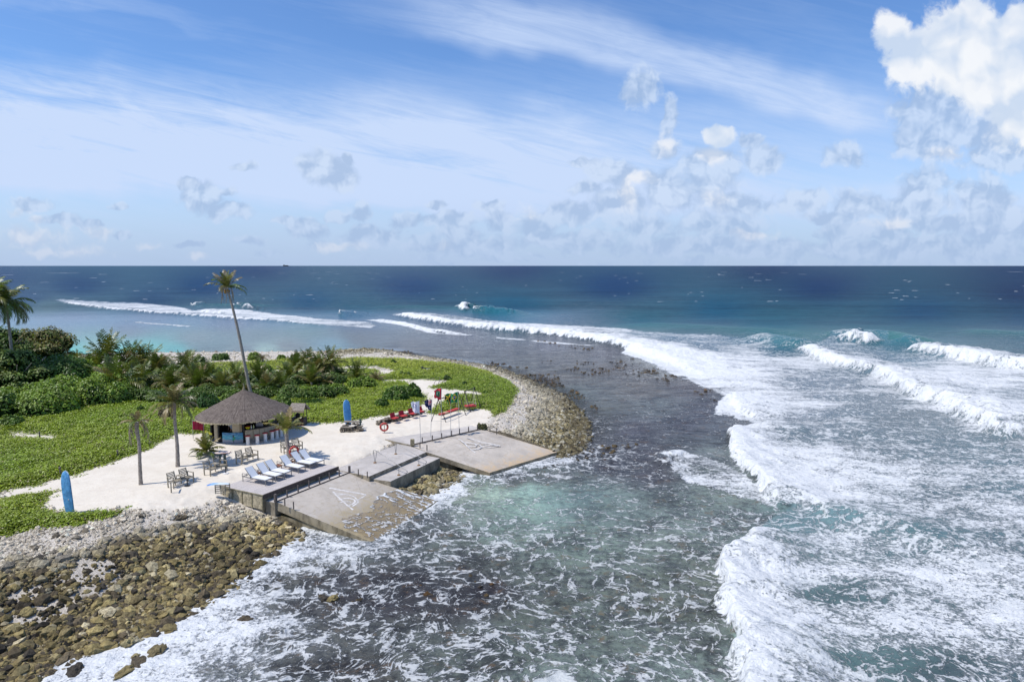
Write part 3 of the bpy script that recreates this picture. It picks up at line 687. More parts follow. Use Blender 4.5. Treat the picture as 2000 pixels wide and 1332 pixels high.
for line, hgt, wid in SWELLS:
    d_, s_, t_ = seg_dist(WX, WY, xy0(line))
    tp = sstep(t_, 0.0, .25) * sstep(1 - t_, 0.0, .25)
    SW = np.maximum(SW, hgt * np.exp(-(d_ / wid) ** 2) * tp)
# open-sea waves, each size only where the sheet is fine enough to carry it
rowstep = np.gradient(RR, axis=0); rowstep = np.abs(rowstep)
chop = np.zeros_like(WX)
deep = sstep(wpy, 690, 600)
for lam, amp, sd in ((42, .55, 1), (19, .40, 2), (9, .24, 3), (4.2, .12, 4), (2.0, .060, 5), (1.0, .028, 6)):
    w_ = np.clip(1.3 - rowstep * 1.5 / lam, 0.0, 1)
    a = R(24); ca, sa = math.cos(a), math.sin(a)
    xr = (WX * ca + WY * sa) / lam * .55; yr = (-WX * sa + WY * ca) / lam
    n = fbm(xr, yr, 2, 50 + sd)
    n = (0.5 - np.abs(n) * 2) * .7 + n * .6
    k = (0.35 + .65 * deep) if lam > 5 else (.75 + .25 * deep)
    if lam > 15: k = deep
    chop += n * amp * w_ * k * .9
shore_d = -sdist(WX, WY, shore)                 # metres off the shore
calm = sstep(shore_d, 0, 6) * .8 + .2
lagoon = sstep(wpx, 1150, 700) * sstep(wpy, 600, 660) * sstep(wpy, 760, 720)
chop *= calm * (1 - .6 * lagoon)
ZW = chop + H + SW
ZW += (D > .5) * fbm(WX * 1.6, WY * 1.6, 3, 91) * .12 * near
D = np.clip(D, 0, 1.1)
D = np.where((RR < 150), np.maximum(D, sstep(shore_d, .9, .15) * .8 * sstep(wpx, 1220, 1120) * sstep(wpy, 790, 850)), D)
reef = sstep(wpy, 655, 700) * (1 - inm) * (0.5 + .5 * sstep(shore_d, 0, 3))
reef = np.maximum(reef, .35 * inl)
lg = sstep(wpx, 1000, 500) * sstep(wpy, 596, 630) * sstep(wpy, 730, 700); seac = seac * (1 + lg * .16)[..., None]; reef = reef * (1 - .6 * lg)
seac = seac * (1 + .28 * inm * sstep(wpy, 690, 800))[..., None] * (1 - .06 * np.array([1.0, 0, 0]) * inm[..., None])
face = np.clip(SW, 0, 2)                       # translucent green where a swell stands up
seac = seac * (1 - .35 * np.minimum(face, 1))[..., None] + .35 * np.minimum(face, 1)[..., None] * np.array(srgb((40, 132, 138)))
def blob(x, y, rx, ry): return np.exp(-(((jpx - x) / rx) ** 2 + ((jpy - y) / ry) ** 2) ** 1.5)
dkp = np.clip(blob(850, 1150, 210, 62) + blob(620, 1165, 90, 40) * .7 + blob(1180, 905, 130, 32) * .8 + blob(660, 1290, 120, 40) * .6 + blob(1290, 835, 150, 36) * .6 + blob(820, 1035, 60, 26) * .6 + blob(1020, 935, 75, 14) * .6, 0, 1) * (.75 + 1.2 * fbm(WX * .5, WY * .5, 4, 301))
tq = np.clip(blob(985, 980, 170, 44) + blob(1130, 1000, 170, 44) * .6 + blob(900, 975, 60, 26) * .7, 0, 1)
seac = seac * (1 - .42 * np.clip(dkp, 0, 1))[..., None] * (1 + np.clip(dkp, 0, 1)[..., None] * np.array([.10, -.04, .06])); seac = seac * (1 + .02 * tq)[..., None]; reef = reef * (1 - .40 * tq)
wr_ = (sstep(wpy, 628, 655) * sstep(wpy, 800, 720) * (1 - inm))[..., None]; seac = seac * (1 + wr_ * np.array([.16, .02, -.16]))
gl = (seac @ np.array([.25, .6, .15]))[..., None]; ds = (sstep(wpy, 640, 760) * (.30 - .05 * tq))[..., None]; seac = seac * (1 - ds) + gl * ds * np.array([1.0, 1.0, 1.02])
alpha = sstep(shore_d, -.5, 5.0) * .55 + .45
n0, n1 = WX.shape
idx = np.arange(n0 * n1).reshape(n0, n1)
q = np.stack([idx[:-1, :-1], idx[1:, :-1], idx[1:, 1:], idx[:-1, 1:]], -1).reshape(-1, 4)
keep = (shore_d.ravel()[q] > -2.0).any(1)
q = q[keep][:, ::-1]
sea_me = np_mesh('sea', np.stack([WX, WY, ZW], -1).reshape(-1, 3), q,
    {'body': ('COLOR', seac.reshape(-1, 3)), 'foam': ('FLOAT', D), 'reef': ('FLOAT', reef), 'solid': ('FLOAT', alpha), 'open': ('FLOAT', np.maximum(sstep(wpy, 628, 596), deep * sstep(wpx, 1000, 1250)) * (1 - inm) * (1 - inl))}, smooth=True)

def sea_material(name, on_ramp=False):
    m, b, p, o = new_mat(name)
    v = b.pos()
    D = b.fac('foam'); bnd = b.noise(b.scale(b.warp(v, .08, 3.0), (.05, .20, .1), rot=(0, 0, R(-14))), 1.0, 5, .62); D = D + (bnd - .5) * .95 * D.step(.40, .58) * D.step(1.0, .84); reef = b.fac('reef'); op = b.fac('open')
    body = b.attr('body').outputs['Color']
    # reef seen through the water: dark coral heads, weed, paler sand
    wv = b.warp(v, .5, 1.6)
    r1 = b.noise(wv, .33, 6, .66); r2 = b.noise(v, 2.6, 6, .72); r3 = b.noise(v, .9, 3)
    heads = (r1 * .5 + r2 * .5)
    dk = b.mix(heads.step(.40, .59), (.34, .30, .31), (1.50, 1.46, 1.30))
    body2 = b.mix(reef * .92, body, b.mix(1.0, body, dk, 'MULTIPLY'))
    brown = (r3.step(.54, .66) * r2.step(.46, .58)) * reef * .65
    body2 = b.mix(brown, body2, (.13, .075, .032))
    # streaked tone multiplied into the open sea colour for wave texture
    o1 = b.noise(b.scale(v, (.012, .05, 1), rot=(0, 0, R(-20))), 1.0, 5, .65)
    o2 = b.noise(b.scale(v, (.10, .42, 1), rot=(0, 0, R(-20))), 1.0, 4, .65)
    o3 = b.noise(b.scale(v, (.30, .9, 1), rot=(0, 0, R(-20))), 1.0, 4, .7)
    oo = b.mix((o1 * .34 + o2 * .33 + o3 * .33).step(.40, .60), (.52, .60, .60), (1.15, 1.25, 1.08))
    body2 = b.mix(op, body2, b.mix(1.0, body2, oo, 'MULTIPLY'))
    # foam: torn network where thin, clotted sheet where thick
    w1 = b.warp(b.warp(b.warp(v, .16, 4.5), .6, 1.6), 2.4, .5)
    flat = b.scale(w1, (1, 1, 0.02))
    e1 = b.voro(flat, .95, 'DISTANCE_TO_EDGE'); e2 = b.voro(b.vadd(flat, (31.7, 12.3, 0)), 2.3, 'DISTANCE_TO_EDGE')
    e3 = b.voro(b.vadd(flat, (7.7, 3.3, 0)), 5.2, 'DISTANCE_TO_EDGE')
    f1 = b.noise(b.scale(v, (1.0, 1.35, .3)), .42, 6, .68, .5); f2 = b.noise(b.scale(v, (1, 1.2, .3)), 2.6, 6, .70, .8); f3 = b.noise(v, 9.0, 4, .7)
    l1 = 1.0 - (e1 * 3.1).min(1.0); l2 = 1.0 - (e2 * 3.6).min(1.0); l3 = 1.0 - (e3 * 4.0).min(1.0)
    lace = l1.pow(3.4) * f1.step(.36, .60, .36, .66) + l2.pow(3.2) * f2.step(.36, .60, .20, .56) + l3.pow(2.2) * .26 + (f2 - .5) * .85 + (f1 - .5) * .95 + (f3 - .5) * .5
    f4 = b.noise(b.scale(v, (1.0, 1.1, .3)), 5.2, 5, .72, .6)
    sheet = (f2 - .5) * .75 + (f4 - .5) * .9 + (f3 - .5) * .5 + (f1 - .5) * .8 + l2 * .10 + .5
    k = D.step(.46, .70)
    pat = lace * (1.0 - k) + sheet * k
    thr_l = .95 - D * 1.06
    thr_s = D.step(.45, 1.0, .565, .14, smooth=False)
    thr = thr_l * (1.0 - k) + thr_s * k
    foam = (pat - thr).step(-.10, .22) * D.step(.35, .95, .62, 1.0)
    foam = foam * D.step(.03, .10)
    # milky water under and beside the foam
    milk = (D.step(.35, 1.0) * .34 + (f1 - .4).max(0.0) * D * .8).clamp()
    body2 = b.mix(milk, body2, (.30, .40, .43))
    fc = b.mix((f3 * .6 + f2 * .4).step(.35, .6), (.60, .62, .625), (.73, .735, .725))
    dif = b.mix(foam, b.mix(1.0, body2, b.mix(op, (.86, .80, .75), (.56, .60, .58)), 'MULTIPLY'), fc)
    b.link(dif, p.inputs['Base Color'])
    rr = foam.step(0, 1, .16, .8); rr = rr + op * .3 * (1.0 - foam); b.link(rr, p.inputs['Roughness'])
    b.link(foam.step(0, 1, 1.0, .1) * (.15 - op * .12), p.inputs['Specular IOR Level'])
    p.inputs['IOR'].default_value = 1.33
    # ripples
    c1 = b.noise(b.scale(v, (.8, 1.3, 1), rot=(0, 0, R(-24))), 1.4, 5, .62, .3); c2 = b.noise(b.scale(v, (.8, 1.3, 1), rot=(0, 0, R(-24))), .30, 4, .6, .3)
    hh = c1 * .30 + c2 * .75 + foam * .08 + f3 * foam * .07
    b.link(b.bump(hh, 1.0, 0.9 if not on_ramp else .3), p.inputs['Normal'])
    tr = b.node('ShaderNodeBsdfTransparent'); mx = b.node('ShaderNodeMixShader')
    al = (b.fac('solid') + foam).clamp()
    b.link(al, mx.inputs[0]); b.link(tr.outputs[0], mx.inputs[1]); b.link(p.outputs[0], mx.inputs[2]); b.link(mx.outputs[0], o.inputs[0])
    return m
sea_m = sea_material('sea_water')
sea = link_mesh('sea', sea_me, sea_m); tag(sea, kind='structure')
# ------------------------------------------------------------------ leaves
rng = np.random.default_rng(7)
def leaf_material(name, rough=.45, spec=.45, trans=.22):
    m, b, p, o = new_mat(name)
    col = b.attr('tint').outputs['Color']
    n = b.noise(b.obj(), 3.0, 3)
    c = b.mix(1.0, col, b.mix(n.step(.3, .7), (.78, .80, .75), (1.22, 1.2, 1.15)), 'MULTIPLY')
    b.link(c, p.inputs['Base Color']); p.inputs['Roughness'].default_value = rough; p.inputs['Specular IOR Level'].default_value = spec
    tr = b.node('ShaderNodeBsdfTranslucent'); b.link(b.mix(1.0, c, (1.3, 1.35, .7), 'MULTIPLY'), tr.inputs[0])
    mx = b.node('ShaderNodeMixShader'); mx.inputs[0].default_value = trans
    b.link(p.outputs[0], mx.inputs[1]); b.link(tr.outputs[0], mx.inputs[2]); b.link(mx.outputs[0], o.inputs[0])
    return m
leaf_m = leaf_material('leaf'); frond_m = leaf_material('palm_frond', .4, .45, .18)
core_m = simple('shrub_core', (.012, .022, .006), .95, .3, 3.0, spec=.05)  # solid core blocks see-through; the shade inside is put into its colour
bark_m = simple('palm_bark', (.30, .26, .22), .9, .28, 9.0, spec=.15, bump=.02, bscale=18)
deadfr_m = simple('dry_frond', (.30, .24, .17), .8, .25, 5.0, spec=.2)

def leaf_quads(pos, nrm, size, asp=.6):
    n = len(pos)
    nrm = nrm / np.linalg.norm(nrm, axis=1, keepdims=True)
    t = np.cross(nrm, rng.normal(size=(n, 3))); t /= np.linalg.norm(t, axis=1, keepdims=True)
    bb = np.cross(nrm, t)
    s = size[:, None]
    v = np.stack([pos - t * s * .5, pos + bb * s * asp * .5 + nrm * s * .10, pos + t * s * .5, pos - bb * s * asp * .5 + nrm * s * .10], 1).reshape(-1, 3)
    f = np.arange(4 * n).reshape(n, 4)
    return v, f
def tint(n, base, var=.25, pal=None, frac=.12):
    """one colour per leaf: a little lighter or darker, a few of the second colour"""
    c = np.array(base)[None] * (1 + rng.uniform(-var, var, (n, 1))) * (1 + rng.uniform(-.08, .08, (n, 3)))
    if pal is not None:
        k = rng.random(n) < frac; c[k] = np.array(pal) * (1 + rng.uniform(-.2, .2, (k.sum(), 1)))
    return np.repeat(np.clip(c, .002, 1), 4, 0)

# low creeping plants over the sand: sampled from the land sheet
def ground_cover():
    cv = cover.ravel(); P3 = np.stack([LX.ravel(), LY.ravel(), LZ.ravel()], 1)
    gm = green_m.ravel()
    rr = np.hypot(P3[:, 0], P3[:, 1])
    lpx, lpy = np_proj(P3[:, 0], P3[:, 1], P3[:, 2])
    ok = ((gm > -.06) | ((gm > -.7) & (sm_.ravel() > -.3) & (rng.random(len(gm)) < .045))) & (rr < 135) & (lpx > -260)
    ids = np.nonzero(ok)[0]
    k = rng.choice(ids, 380000)
    p = P3[k].copy(); r = rr[k]
    cell = r * .0019; p[:, 0] += rng.normal(0, 1, len(k)) * cell; p[:, 1] += rng.normal(0, 1, len(k)) * cell * 2.2
    clump = fbm(p[:, 0] * .9, p[:, 1] * .9, 3, 101) + .5
    keepm = rng.random(len(k)) < (.45 + .9 * clump)
    p = p[keepm]; r = r[keepm]; clump = clump[keepm]; g = gm[k][keepm]
    edge = sstep(g, -.05, .7)
    p[:, 2] += (.03 + rng.random(len(p)) ** 1.5 * (.06 + .26 * clump)) * (.35 + .65 * edge)
    nrm = np.stack([rng.normal(0, .38, len(p)) - .10, rng.normal(0, .38, len(p)) - .12, np.ones(len(p))], 1)
    size = (.085 + rng.random(len(p)) * .06) * (1 + (r - 40) * .009)
    v, f = leaf_quads(p, nrm, size, .75)
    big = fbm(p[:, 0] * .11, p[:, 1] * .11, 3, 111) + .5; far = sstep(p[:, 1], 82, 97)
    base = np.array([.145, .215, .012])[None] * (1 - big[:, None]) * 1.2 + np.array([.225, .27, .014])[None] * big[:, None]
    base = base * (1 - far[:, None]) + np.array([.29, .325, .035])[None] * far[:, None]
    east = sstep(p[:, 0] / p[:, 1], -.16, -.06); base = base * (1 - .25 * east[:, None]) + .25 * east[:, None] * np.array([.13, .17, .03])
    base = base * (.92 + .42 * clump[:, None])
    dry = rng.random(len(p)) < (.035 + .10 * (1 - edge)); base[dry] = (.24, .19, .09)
    base *= 1 + rng.uniform(-.28, .28, (len(p), 1))
    return np_mesh('ground_cover', v, f, {'tint': ('COLOR', np.repeat(np.clip(base, .003, 1), 4, 0))})
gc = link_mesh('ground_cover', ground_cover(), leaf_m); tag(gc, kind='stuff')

def ico(sub):
    bm = bmesh.new(); bmesh.ops.create_icosphere(bm, subdivisions=sub, radius=1.0)
    bm.verts.index_update()
    v = np.array([x.co[:] for x in bm.verts]); f = np.array([[y.index for y in x.verts] for x in bm.faces]); bm.free()
    return v, f
ICO = {k: ico(k) for k in (1, 2, 3)}
def shrub(name, loc, lobes, leaf, n, base, pal=None, frac=.1, label=None, group=None, cat='shrub', bare=0.0, mesh=None, jitter=.5):
    """lobes: (x, y, z, rx, ry, rz) about loc; leaves sit in and on the lobes, gaps show the dark inside"""
    if mesh is None:
        L = np.array(lobes, float); area = L[:, 3] * L[:, 4] + L[:, 3] * L[:, 5] + L[:, 4] * L[:, 5]
        pick = rng.choice(len(L), n, p=area / area.sum())
        d = rng.normal(size=(n, 3)); d /= np.linalg.norm(d, axis=1, keepdims=True); d[:, 2] = np.where(d[:, 2] < -.25, -d[:, 2], d[:, 2])
        rad = np.array(L[pick, 3:6]); depth = 1.06 - np.abs(rng.normal(0, .13, n))
        tw = fbm(d[:, 0] * 2.6 + pick * 3.7, d[:, 1] * 2.6 + d[:, 2] * 2.1, 3, 31) * .55
        pos = L[pick, :3] + d * rad * (depth + tw)[:, None]
        pos[:, 2] = np.maximum(pos[:, 2], rng.random(n) * .15)
        nrm = d / rad * rad.mean() + rng.normal(0, jitter, (n, 3)) + np.array([0, 0, .35])
        v, f = leaf_quads(pos, nrm, leaf * (.7 + .6 * rng.random(n)), .62)
        cl = fbm(pos[:, 0] * 1.1, pos[:, 1] * 1.1 + pos[:, 2], 3, 37) + .5
        t = tint(n, base, .28, pal, frac) * np.repeat(.65 + .7 * cl, 4)[:, None]
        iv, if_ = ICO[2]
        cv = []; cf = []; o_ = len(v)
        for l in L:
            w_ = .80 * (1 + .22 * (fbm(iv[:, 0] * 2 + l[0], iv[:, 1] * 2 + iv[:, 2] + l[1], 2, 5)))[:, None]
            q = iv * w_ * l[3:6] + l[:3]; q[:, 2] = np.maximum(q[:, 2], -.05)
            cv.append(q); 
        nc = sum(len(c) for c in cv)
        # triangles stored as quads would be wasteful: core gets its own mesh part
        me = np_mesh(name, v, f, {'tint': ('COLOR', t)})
        core = np_mesh('shade_core', np.concatenate(cv), np.concatenate([if_ + i * len(iv) for i in range(len(L))]), smooth=True)
        mesh = (me, core)
    root = empty(name, loc)
    link_mesh('foliage', mesh[0], leaf_m, root); link_mesh('shade_core', mesh[1], core_m, root)
    tag(root, label, cat, group)
    return root, mesh
def heap(w, d, h, n, seed):
    r_ = random.Random(seed); out = []
    for i in range(n):
        a = r_.random() * 6.283; q = r_.random() ** .5 * .72
        s = r_.uniform(.38, .6)
        out.append((math.cos(a) * q * w, math.sin(a) * q * d, h * r_.uniform(.12, .34) * (1.2 - q), w * s, d * s, h * r_.uniform(.5, .72)))
    return out

GREEN = (.20, .295, .034); DEEP = (.13, .21, .025); OLIVE = (.11, .13, .03); BROWN = (.13, .10, .04)
def at_y(px, py, Y, z=1.6):
    """ground place in the direction px with depth Y"""
    return Vector(((px - 1000) / F * Y * 1.0, Y, z))
SH = [ # px, Y, w, d, h, leaf, n, colour, second, label
 (40, 64, 8.5, 5.5, 2.9, .24, 13000, GREEN, (.17, .22, .07), 'broad bright green shrub at the far left edge above the short sand track'),
 (115, 68, 7.5, 6.5, 3.5, .24, 13000, GREEN, (.17, .22, .07), 'large rounded glossy shrub in the middle of the left hedge'),
 (186, 69, 5.6, 5.6, 3.0, .24, 9000, GREEN, (.18, .23, .07), 'right end of the large glossy hedge, next to the bushy palm with bare arching fronds'),
 (75, 78, 9.0, 6.0, 4.2, .26, 11000, (.085, .165, .026), (.18, .22, .06), 'tall mound of bright leaves behind the left hedge, below the brown tree crown'),
 (165, 80, 6.5, 5.0, 3.2, .26, 6000, GREEN, (.16, .2, .05), 'leafy shrub at the foot of the leftmost thicket palms'),
 (-60, 62, 7.0, 6.0, 3.2, .27, 6000, DEEP, None, 'dark green shrub cut off by the left edge, nearest the sand track'),
 (8, 58.5, 2.2, 1.8, 1.3, .2, 2200, DEEP, None, 'low dark bush beside the left end of the short sand track'),
 (305, 61.5, 1.5, 1.2, 1.15, .15, 2000, BROWN, (.2, .2, .07), 'dry brown shrub behind the taller of the two sand palms'),
 (262, 64.5, .8, .8, .7, .16, 900, DEEP, None, 'small dark bush alone on the green slope left of the dry brown shrub'),
 (350, 66, 2.6, 2.2, 1.5, .2, 3200, DEEP, (.15, .2, .05), 'dark shrub behind the taller sand palm and left of the thatched bar'),
 (400, 66, 2.4, 2.0, 1.7, .2, 3200, (.05, .12, .02), (.13, .2, .04), 'leafy shrub close behind the left half of the thatched roof'),
 (450, 68, 2.6, 2.2, 1.6, .2, 3000, DEEP, (.13, .2, .04), 'shrub close behind the peak of the thatched roof'),
 (545, 66.5, 2.2, 1.8, 1.3, .2, 2600, DEEP, (.14, .2, .04), 'dark shrub between the bar roof and the small thatched stand'),
 (595, 71, 2.8, 2.2, 1.5, .2, 3200, GREEN, (.17, .2, .05), 'low green shrub behind the small thatched stand'),
 (650, 73, 2.6, 2.4, 1.4, .2, 3200, GREEN, (.15, .14, .05), 'shrub with reddish leaves above the upright blue surfboard'),
 (700, 77, 3.2, 2.4, 1.5, .2, 3400, GREEN, (.18, .22, .05), 'wide low shrub between the blue surfboard and the reddish young palm'),
 (768, 70, 2.7, 2.3, 1.7, .22, 5200, (.10, .19, .02), (.24, .28, .08), 'thick rounded shrub beside the swings path, its left half'),
 (800, 72, 2.2, 2.4, 1.6, .22, 4600, (.10, .19, .02), (.24, .28, .08), 'thick rounded shrub at the bend of the swings path'),
 (742, 66.5, 1.6, 1.4, 1.0, .2, 2400, (.10, .19, .02), (.22, .23, .07), 'small round shrub in front of the thick path shrubs'),
 (270, 86, 4.2, 3.0, 1.8, .22, 3200, DEEP, None, 'dark undergrowth bush beneath the thicket palms left of the taller sand palm'),
 (330, 84, 4.0, 3.0, 2.0, .22, 3200, DEEP, (.12, .17, .04), 'dark undergrowth bush beneath the thicket palms behind the taller sand palm'),
 (400, 82, 3.6, 3.0, 1.8, .22, 3000, GREEN, (.12, .17, .04), 'undergrowth bush left of the tall leaning palm'),
 (505, 84, 3.2, 2.8, 2.1, .2, 3200, GREEN, (.15, .18, .05), 'rounded bush just right of the tall leaning palm trunk'),
 (570, 80, 3.4, 2.6, 1.8, .2, 3000, DEEP, (.15, .16, .05), 'undergrowth bush below the palms right of the leaning trunk'),
 (620, 84, 3.0, 2.4, 1.8, .2, 2600, DEEP, None, 'undergrowth bush below the thick clump of palms right of centre'),
 (385, 98, 1.5, 1.3, 1.4, .17, 1200, DEEP, None, 'dark round bush at the far edge of the grass above the thicket'),
 (427, 101, 2.3, 1.6, 1.25, .19, 2400, (.10, .19, .03), (.2, .25, .06), 'bright round bush by the far beach, left of the tall palm'),
 (491, 101, 1.8, 1.3, 1.35, .18, 1800, GREEN, None, 'bush by the far beach, just right of the tall palm'),
 (546, 101, 1.4, 1.1, .9, .18, 1100, GREEN, None, 'smaller bush by the far beach, third along from the tall palm'),
 (572, 100, 1.5, 1.2, 1.2, .18, 1300, (.10, .19, .03), None, 'bush at the far beach just above the thick palm clump'),
 (766, 96, 1.0, .8, .9, .16, 800, DEEP, (.2, .17, .12), 'small bush alone on the far grass inside the path loop'),
 (905, 79, 1.1, .8, .55, .15, 900, (.06, .12, .02), None, 'low dark bush on the east grass above the swings'),
 (870, 83, 1.3, .8, .6, .15, 900, (.07, .13, .02), None, 'low bush on the east grass right of the black and white sunbed'),
 (790, 86, 1.6, .9, .7, .15, 1000, (.09, .15, .02), None, 'low bush on the grass left of the black and white sunbed'),
 (948, 74, .7, .5, .4, .14, 500, DEEP, None, 'tiny dark bush on the east grass right of the path end'),
]
for i, (px, Y, w_, d_, h_, lf, n_, c_, pal_, lb) in enumerate(SH):
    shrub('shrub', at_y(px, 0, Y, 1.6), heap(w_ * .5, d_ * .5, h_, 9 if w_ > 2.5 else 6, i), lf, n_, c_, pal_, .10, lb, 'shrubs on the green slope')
ru = random.Random(44)
for i in range(26):
    px = [265, 300, 330, 365, 395, 430, 465, 500, 530, 560, 590, 620, 645][i % 13] + ru.uniform(-12, 12); Y_ = (70 + (px - 300) * .008 if i < 13 else 79) + ru.uniform(-1.5, 2.5)
    if px > 640: Y_ += 4
    lb = 'dark undergrowth bush in the front of the palm thicket' if i < 13 else 'dark undergrowth bush in the back of the palm thicket'
    shrub('shrub', at_y(px, 0, Y_), heap(2.0, 1.6, 1.5 + .1 * (i >= 13), 7, 300 + i), .21, 2600, (.10, .17, .025), (.15, .2, .04), .12, lb, lb + 's')
# plant clump on the post at the corner of the east ramp
shrub('shrub', Vector(W(22.1, 2.6, 1.35)), heap(.45, .35, .75, 5, 77), .10, 700, (.10, .11, .035), (.2, .17, .08), .2, 'small scrubby bush at the top corner of the east ramp beside the rocks', None)

# ------------------------------------------------------------------ broad-leaved trees at the left edge
def bush_tree(loc, h, r, n, col, pal, label, seed):
    rr = random.Random(seed); root = empty('beach_tree', loc)
    mb = MB(); mb.tube([(0, 0, -.2), (.2, .1, h * .25), (-.1, .2, h * .5)], [.30, .24, .16], 8)
    for k in range(7):
        a = k * .9 + rr.random(); e = rr.uniform(.5, 1.2)
        mb.tube([(.1, .1, h * .22), (math.cos(a) * r * .35, math.sin(a) * r * .35, h * .45), (math.cos(a) * r * .7, math.sin(a) * r * .7, h * .55 + e)], [.13, .09, .04], 6)
    mb.build('trunk', bark_m, root)
    lobes = []
    for k in range(15):
        a = rr.random() * 6.28; q = rr.random() ** .5
        lobes.append((math.cos(a) * q * r * .75, math.sin(a) * q * r * .6, h * (.42 + .36 * (1 - q) + rr.uniform(-.08, .1)), r * rr.uniform(.26, .42), r * rr.uniform(.26, .42), h * rr.uniform(.12, .2)))
    for k in range(8):
        a = rr.random() * 6.28; lobes.append((math.cos(a) * r * .8, math.sin(a) * r * .7, h * rr.uniform(.12, .3), r * .3, r * .3, h * .18))
    r2, ms = shrub('tmp', loc, lobes, .28, n, col, pal, .25, None)
    for ch in list(r2.children): bpy.data.objects.remove(ch)
    bpy.data.objects.remove(r2)
    link_mesh('crown', ms[0], leaf_m, root); link_mesh('shade_core', ms[1], core_m, root)
    tag(root, label, 'tree', 'broad-leaved trees at the left edge')
bush_tree(at_y(-20, 0, 84), 7.4, 4.6, 9000, (.10, .17, .03), (.18, .22, .06), 'dark green broad-leaved tree cut off by the left edge beneath the windblown palms', 3)
bush_tree(at_y(60, 0, 88), 6.9, 4.8, 12000, (.20, .175, .055), (.17, .24, .05), 'brownish green broad-leaved tree standing against the lagoon', 4)
bush_tree(at_y(20, 0, 76), 4.8, 4.2, 8000, (.17, .24, .05), (.22, .27, .08), 'pale green tree in front of the brownish one at the left edge', 5)

# ------------------------------------------------------------------ palms
def frond_np(origin, az, length, elev, droop, lw, rs, twist=0.0, n=22, sweep=(0, 0, 0)):
    """leaf quads of one palm leaf; returns verts, faces"""
    V = []; Fc = []
    p = np.array(origin, float); d_el = elev; step = length / n
    side = np.array([-math.sin(az), math.cos(az), 0.0]); sw = np.array(sweep)
    pts = []; dirs = []
    for i in range(n + 1):
        d = np.array([math.cos(az) * math.cos(d_el), math.sin(az) * math.cos(d_el), math.sin(d_el)])
        d = d + sw * (i / n); d /= np.linalg.norm(d)
        pts.append(p.copy()); dirs.append(d); p = p + d * step; d_el -= droop / n * (0.5 + 1.2 * i / n)
    up = [np.cross(d, side) for d in dirs]
    up = [x / np.linalg.norm(x) * (1 if x[2] > 0 else -1) for x in up]
    wr = length * .005 + .006
    for i in range(n):                               # the stalk
        a, b_ = pts[i], pts[i + 1]; w1 = wr * (1 - .8 * i / n); k = len(V)
        V += [a - side * w1, a + side * w1, b_ + side * w1, b_ - side * w1]; Fc.append((k, k + 1, k + 2, k + 3))
        k = len(V); V += [a - up[i] * w1, a + up[i] * w1, b_ + up[i] * w1, b_ - up[i] * w1]; Fc.append((k, k + 1, k + 2, k + 3))
    m0 = max(2, int(n * .14))
    for i in range(m0, n + 1):
        t = (i - m0) / (n - m0); L = lw * (math.sin(math.pi * (.12 + .80 * t)) ** .7) * rs.uniform(.82, 1.1)
        for s in (-1, 1):
            hang = rs.uniform(.05, .50) + droop * .15
            dd = side * s * (1 - .35 * t) + dirs[i] * (.55 + .6 * t) - np.array([0, 0, 1]) * hang + up[i] * .25
            dd = dd / np.linalg.norm(dd)
            wv = dirs[i] * (.030 + .030 * length) * rs.uniform(.8, 1.2)
            a = pts[i]; mid = a + dd * L * .5; tip = a + dd * L - np.array([0, 0, 1]) * L * rs.uniform(.1, .35)
            k = len(V); V += [a - wv * .5, mid - wv * .6, mid + wv * .6, a + wv * .5]; Fc.append((k, k + 1, k + 2, k + 3))
            k = len(V); V += [mid - wv * .6, tip - wv * .1, tip + wv * .1, mid + wv * .6]; Fc.append((k, k + 1, k + 2, k + 3))
    return V, Fc
def crown_mesh(seed, nf, length, lw, e_lo, e_hi, dr_lo, dr_hi, cols, brown=.1, sweep=(0, 0, 0), azs=None, seg=18):
    rs = random.Random(seed); V = []; Fc = []; T = []
    for k in range(nf):
        az = (k * 2.399 + rs.uniform(-.3, .3)) if azs is None else azs[k % len(azs)] + rs.uniform(-.15, .15)
        q = k / max(1, nf - 1); el = e_lo + (e_hi - e_lo) * q + rs.uniform(-.15, .15)
        dr = dr_hi + (dr_lo - dr_hi) * q + rs.uniform(-.2, .2)
        v, f = frond_np((math.cos(az) * .08, math.sin(az) * .08, rs.uniform(-.1, .1)), az, length * rs.uniform(.78, 1.1) * (1 - .15 * q), el, dr, lw, rs, n=seg, sweep=sweep)
        o_ = len(V); V += v; Fc += [tuple(i + o_ for i in x) for x in f]
        c = cols[rs.randrange(len(cols))]
        if rs.random() < brown * (1.6 - q): c = (.22, .165, .075)
        j = rs.uniform(.75, 1.25); c = tuple(x * j for x in c); st = (c[0] * 1.7 + .03, c[1] * 1.6 + .04, c[2] * 1.4)
        ns = seg * 2 * 4
        T += [st] * ns
        for _ in range((len(v) - ns) // 8):
            jj = rs.uniform(.75, 1.3); T += [tuple(x * jj for x in c)] * 8
    return np_mesh('crown', np.array(V), np.array(Fc), {'tint': ('COLOR', np.clip(np.array(T), .003, 1))})
PG = [(.105, .145, .025), (.14, .165, .03), (.17, .165, .04), (.085, .12, .022)]
PD = [(.085, .125, .022), (.115, .15, .028), (.15, .155, .038)]
PB = [(.15, .13, .05), (.18, .14, .07), (.11, .11, .04)]
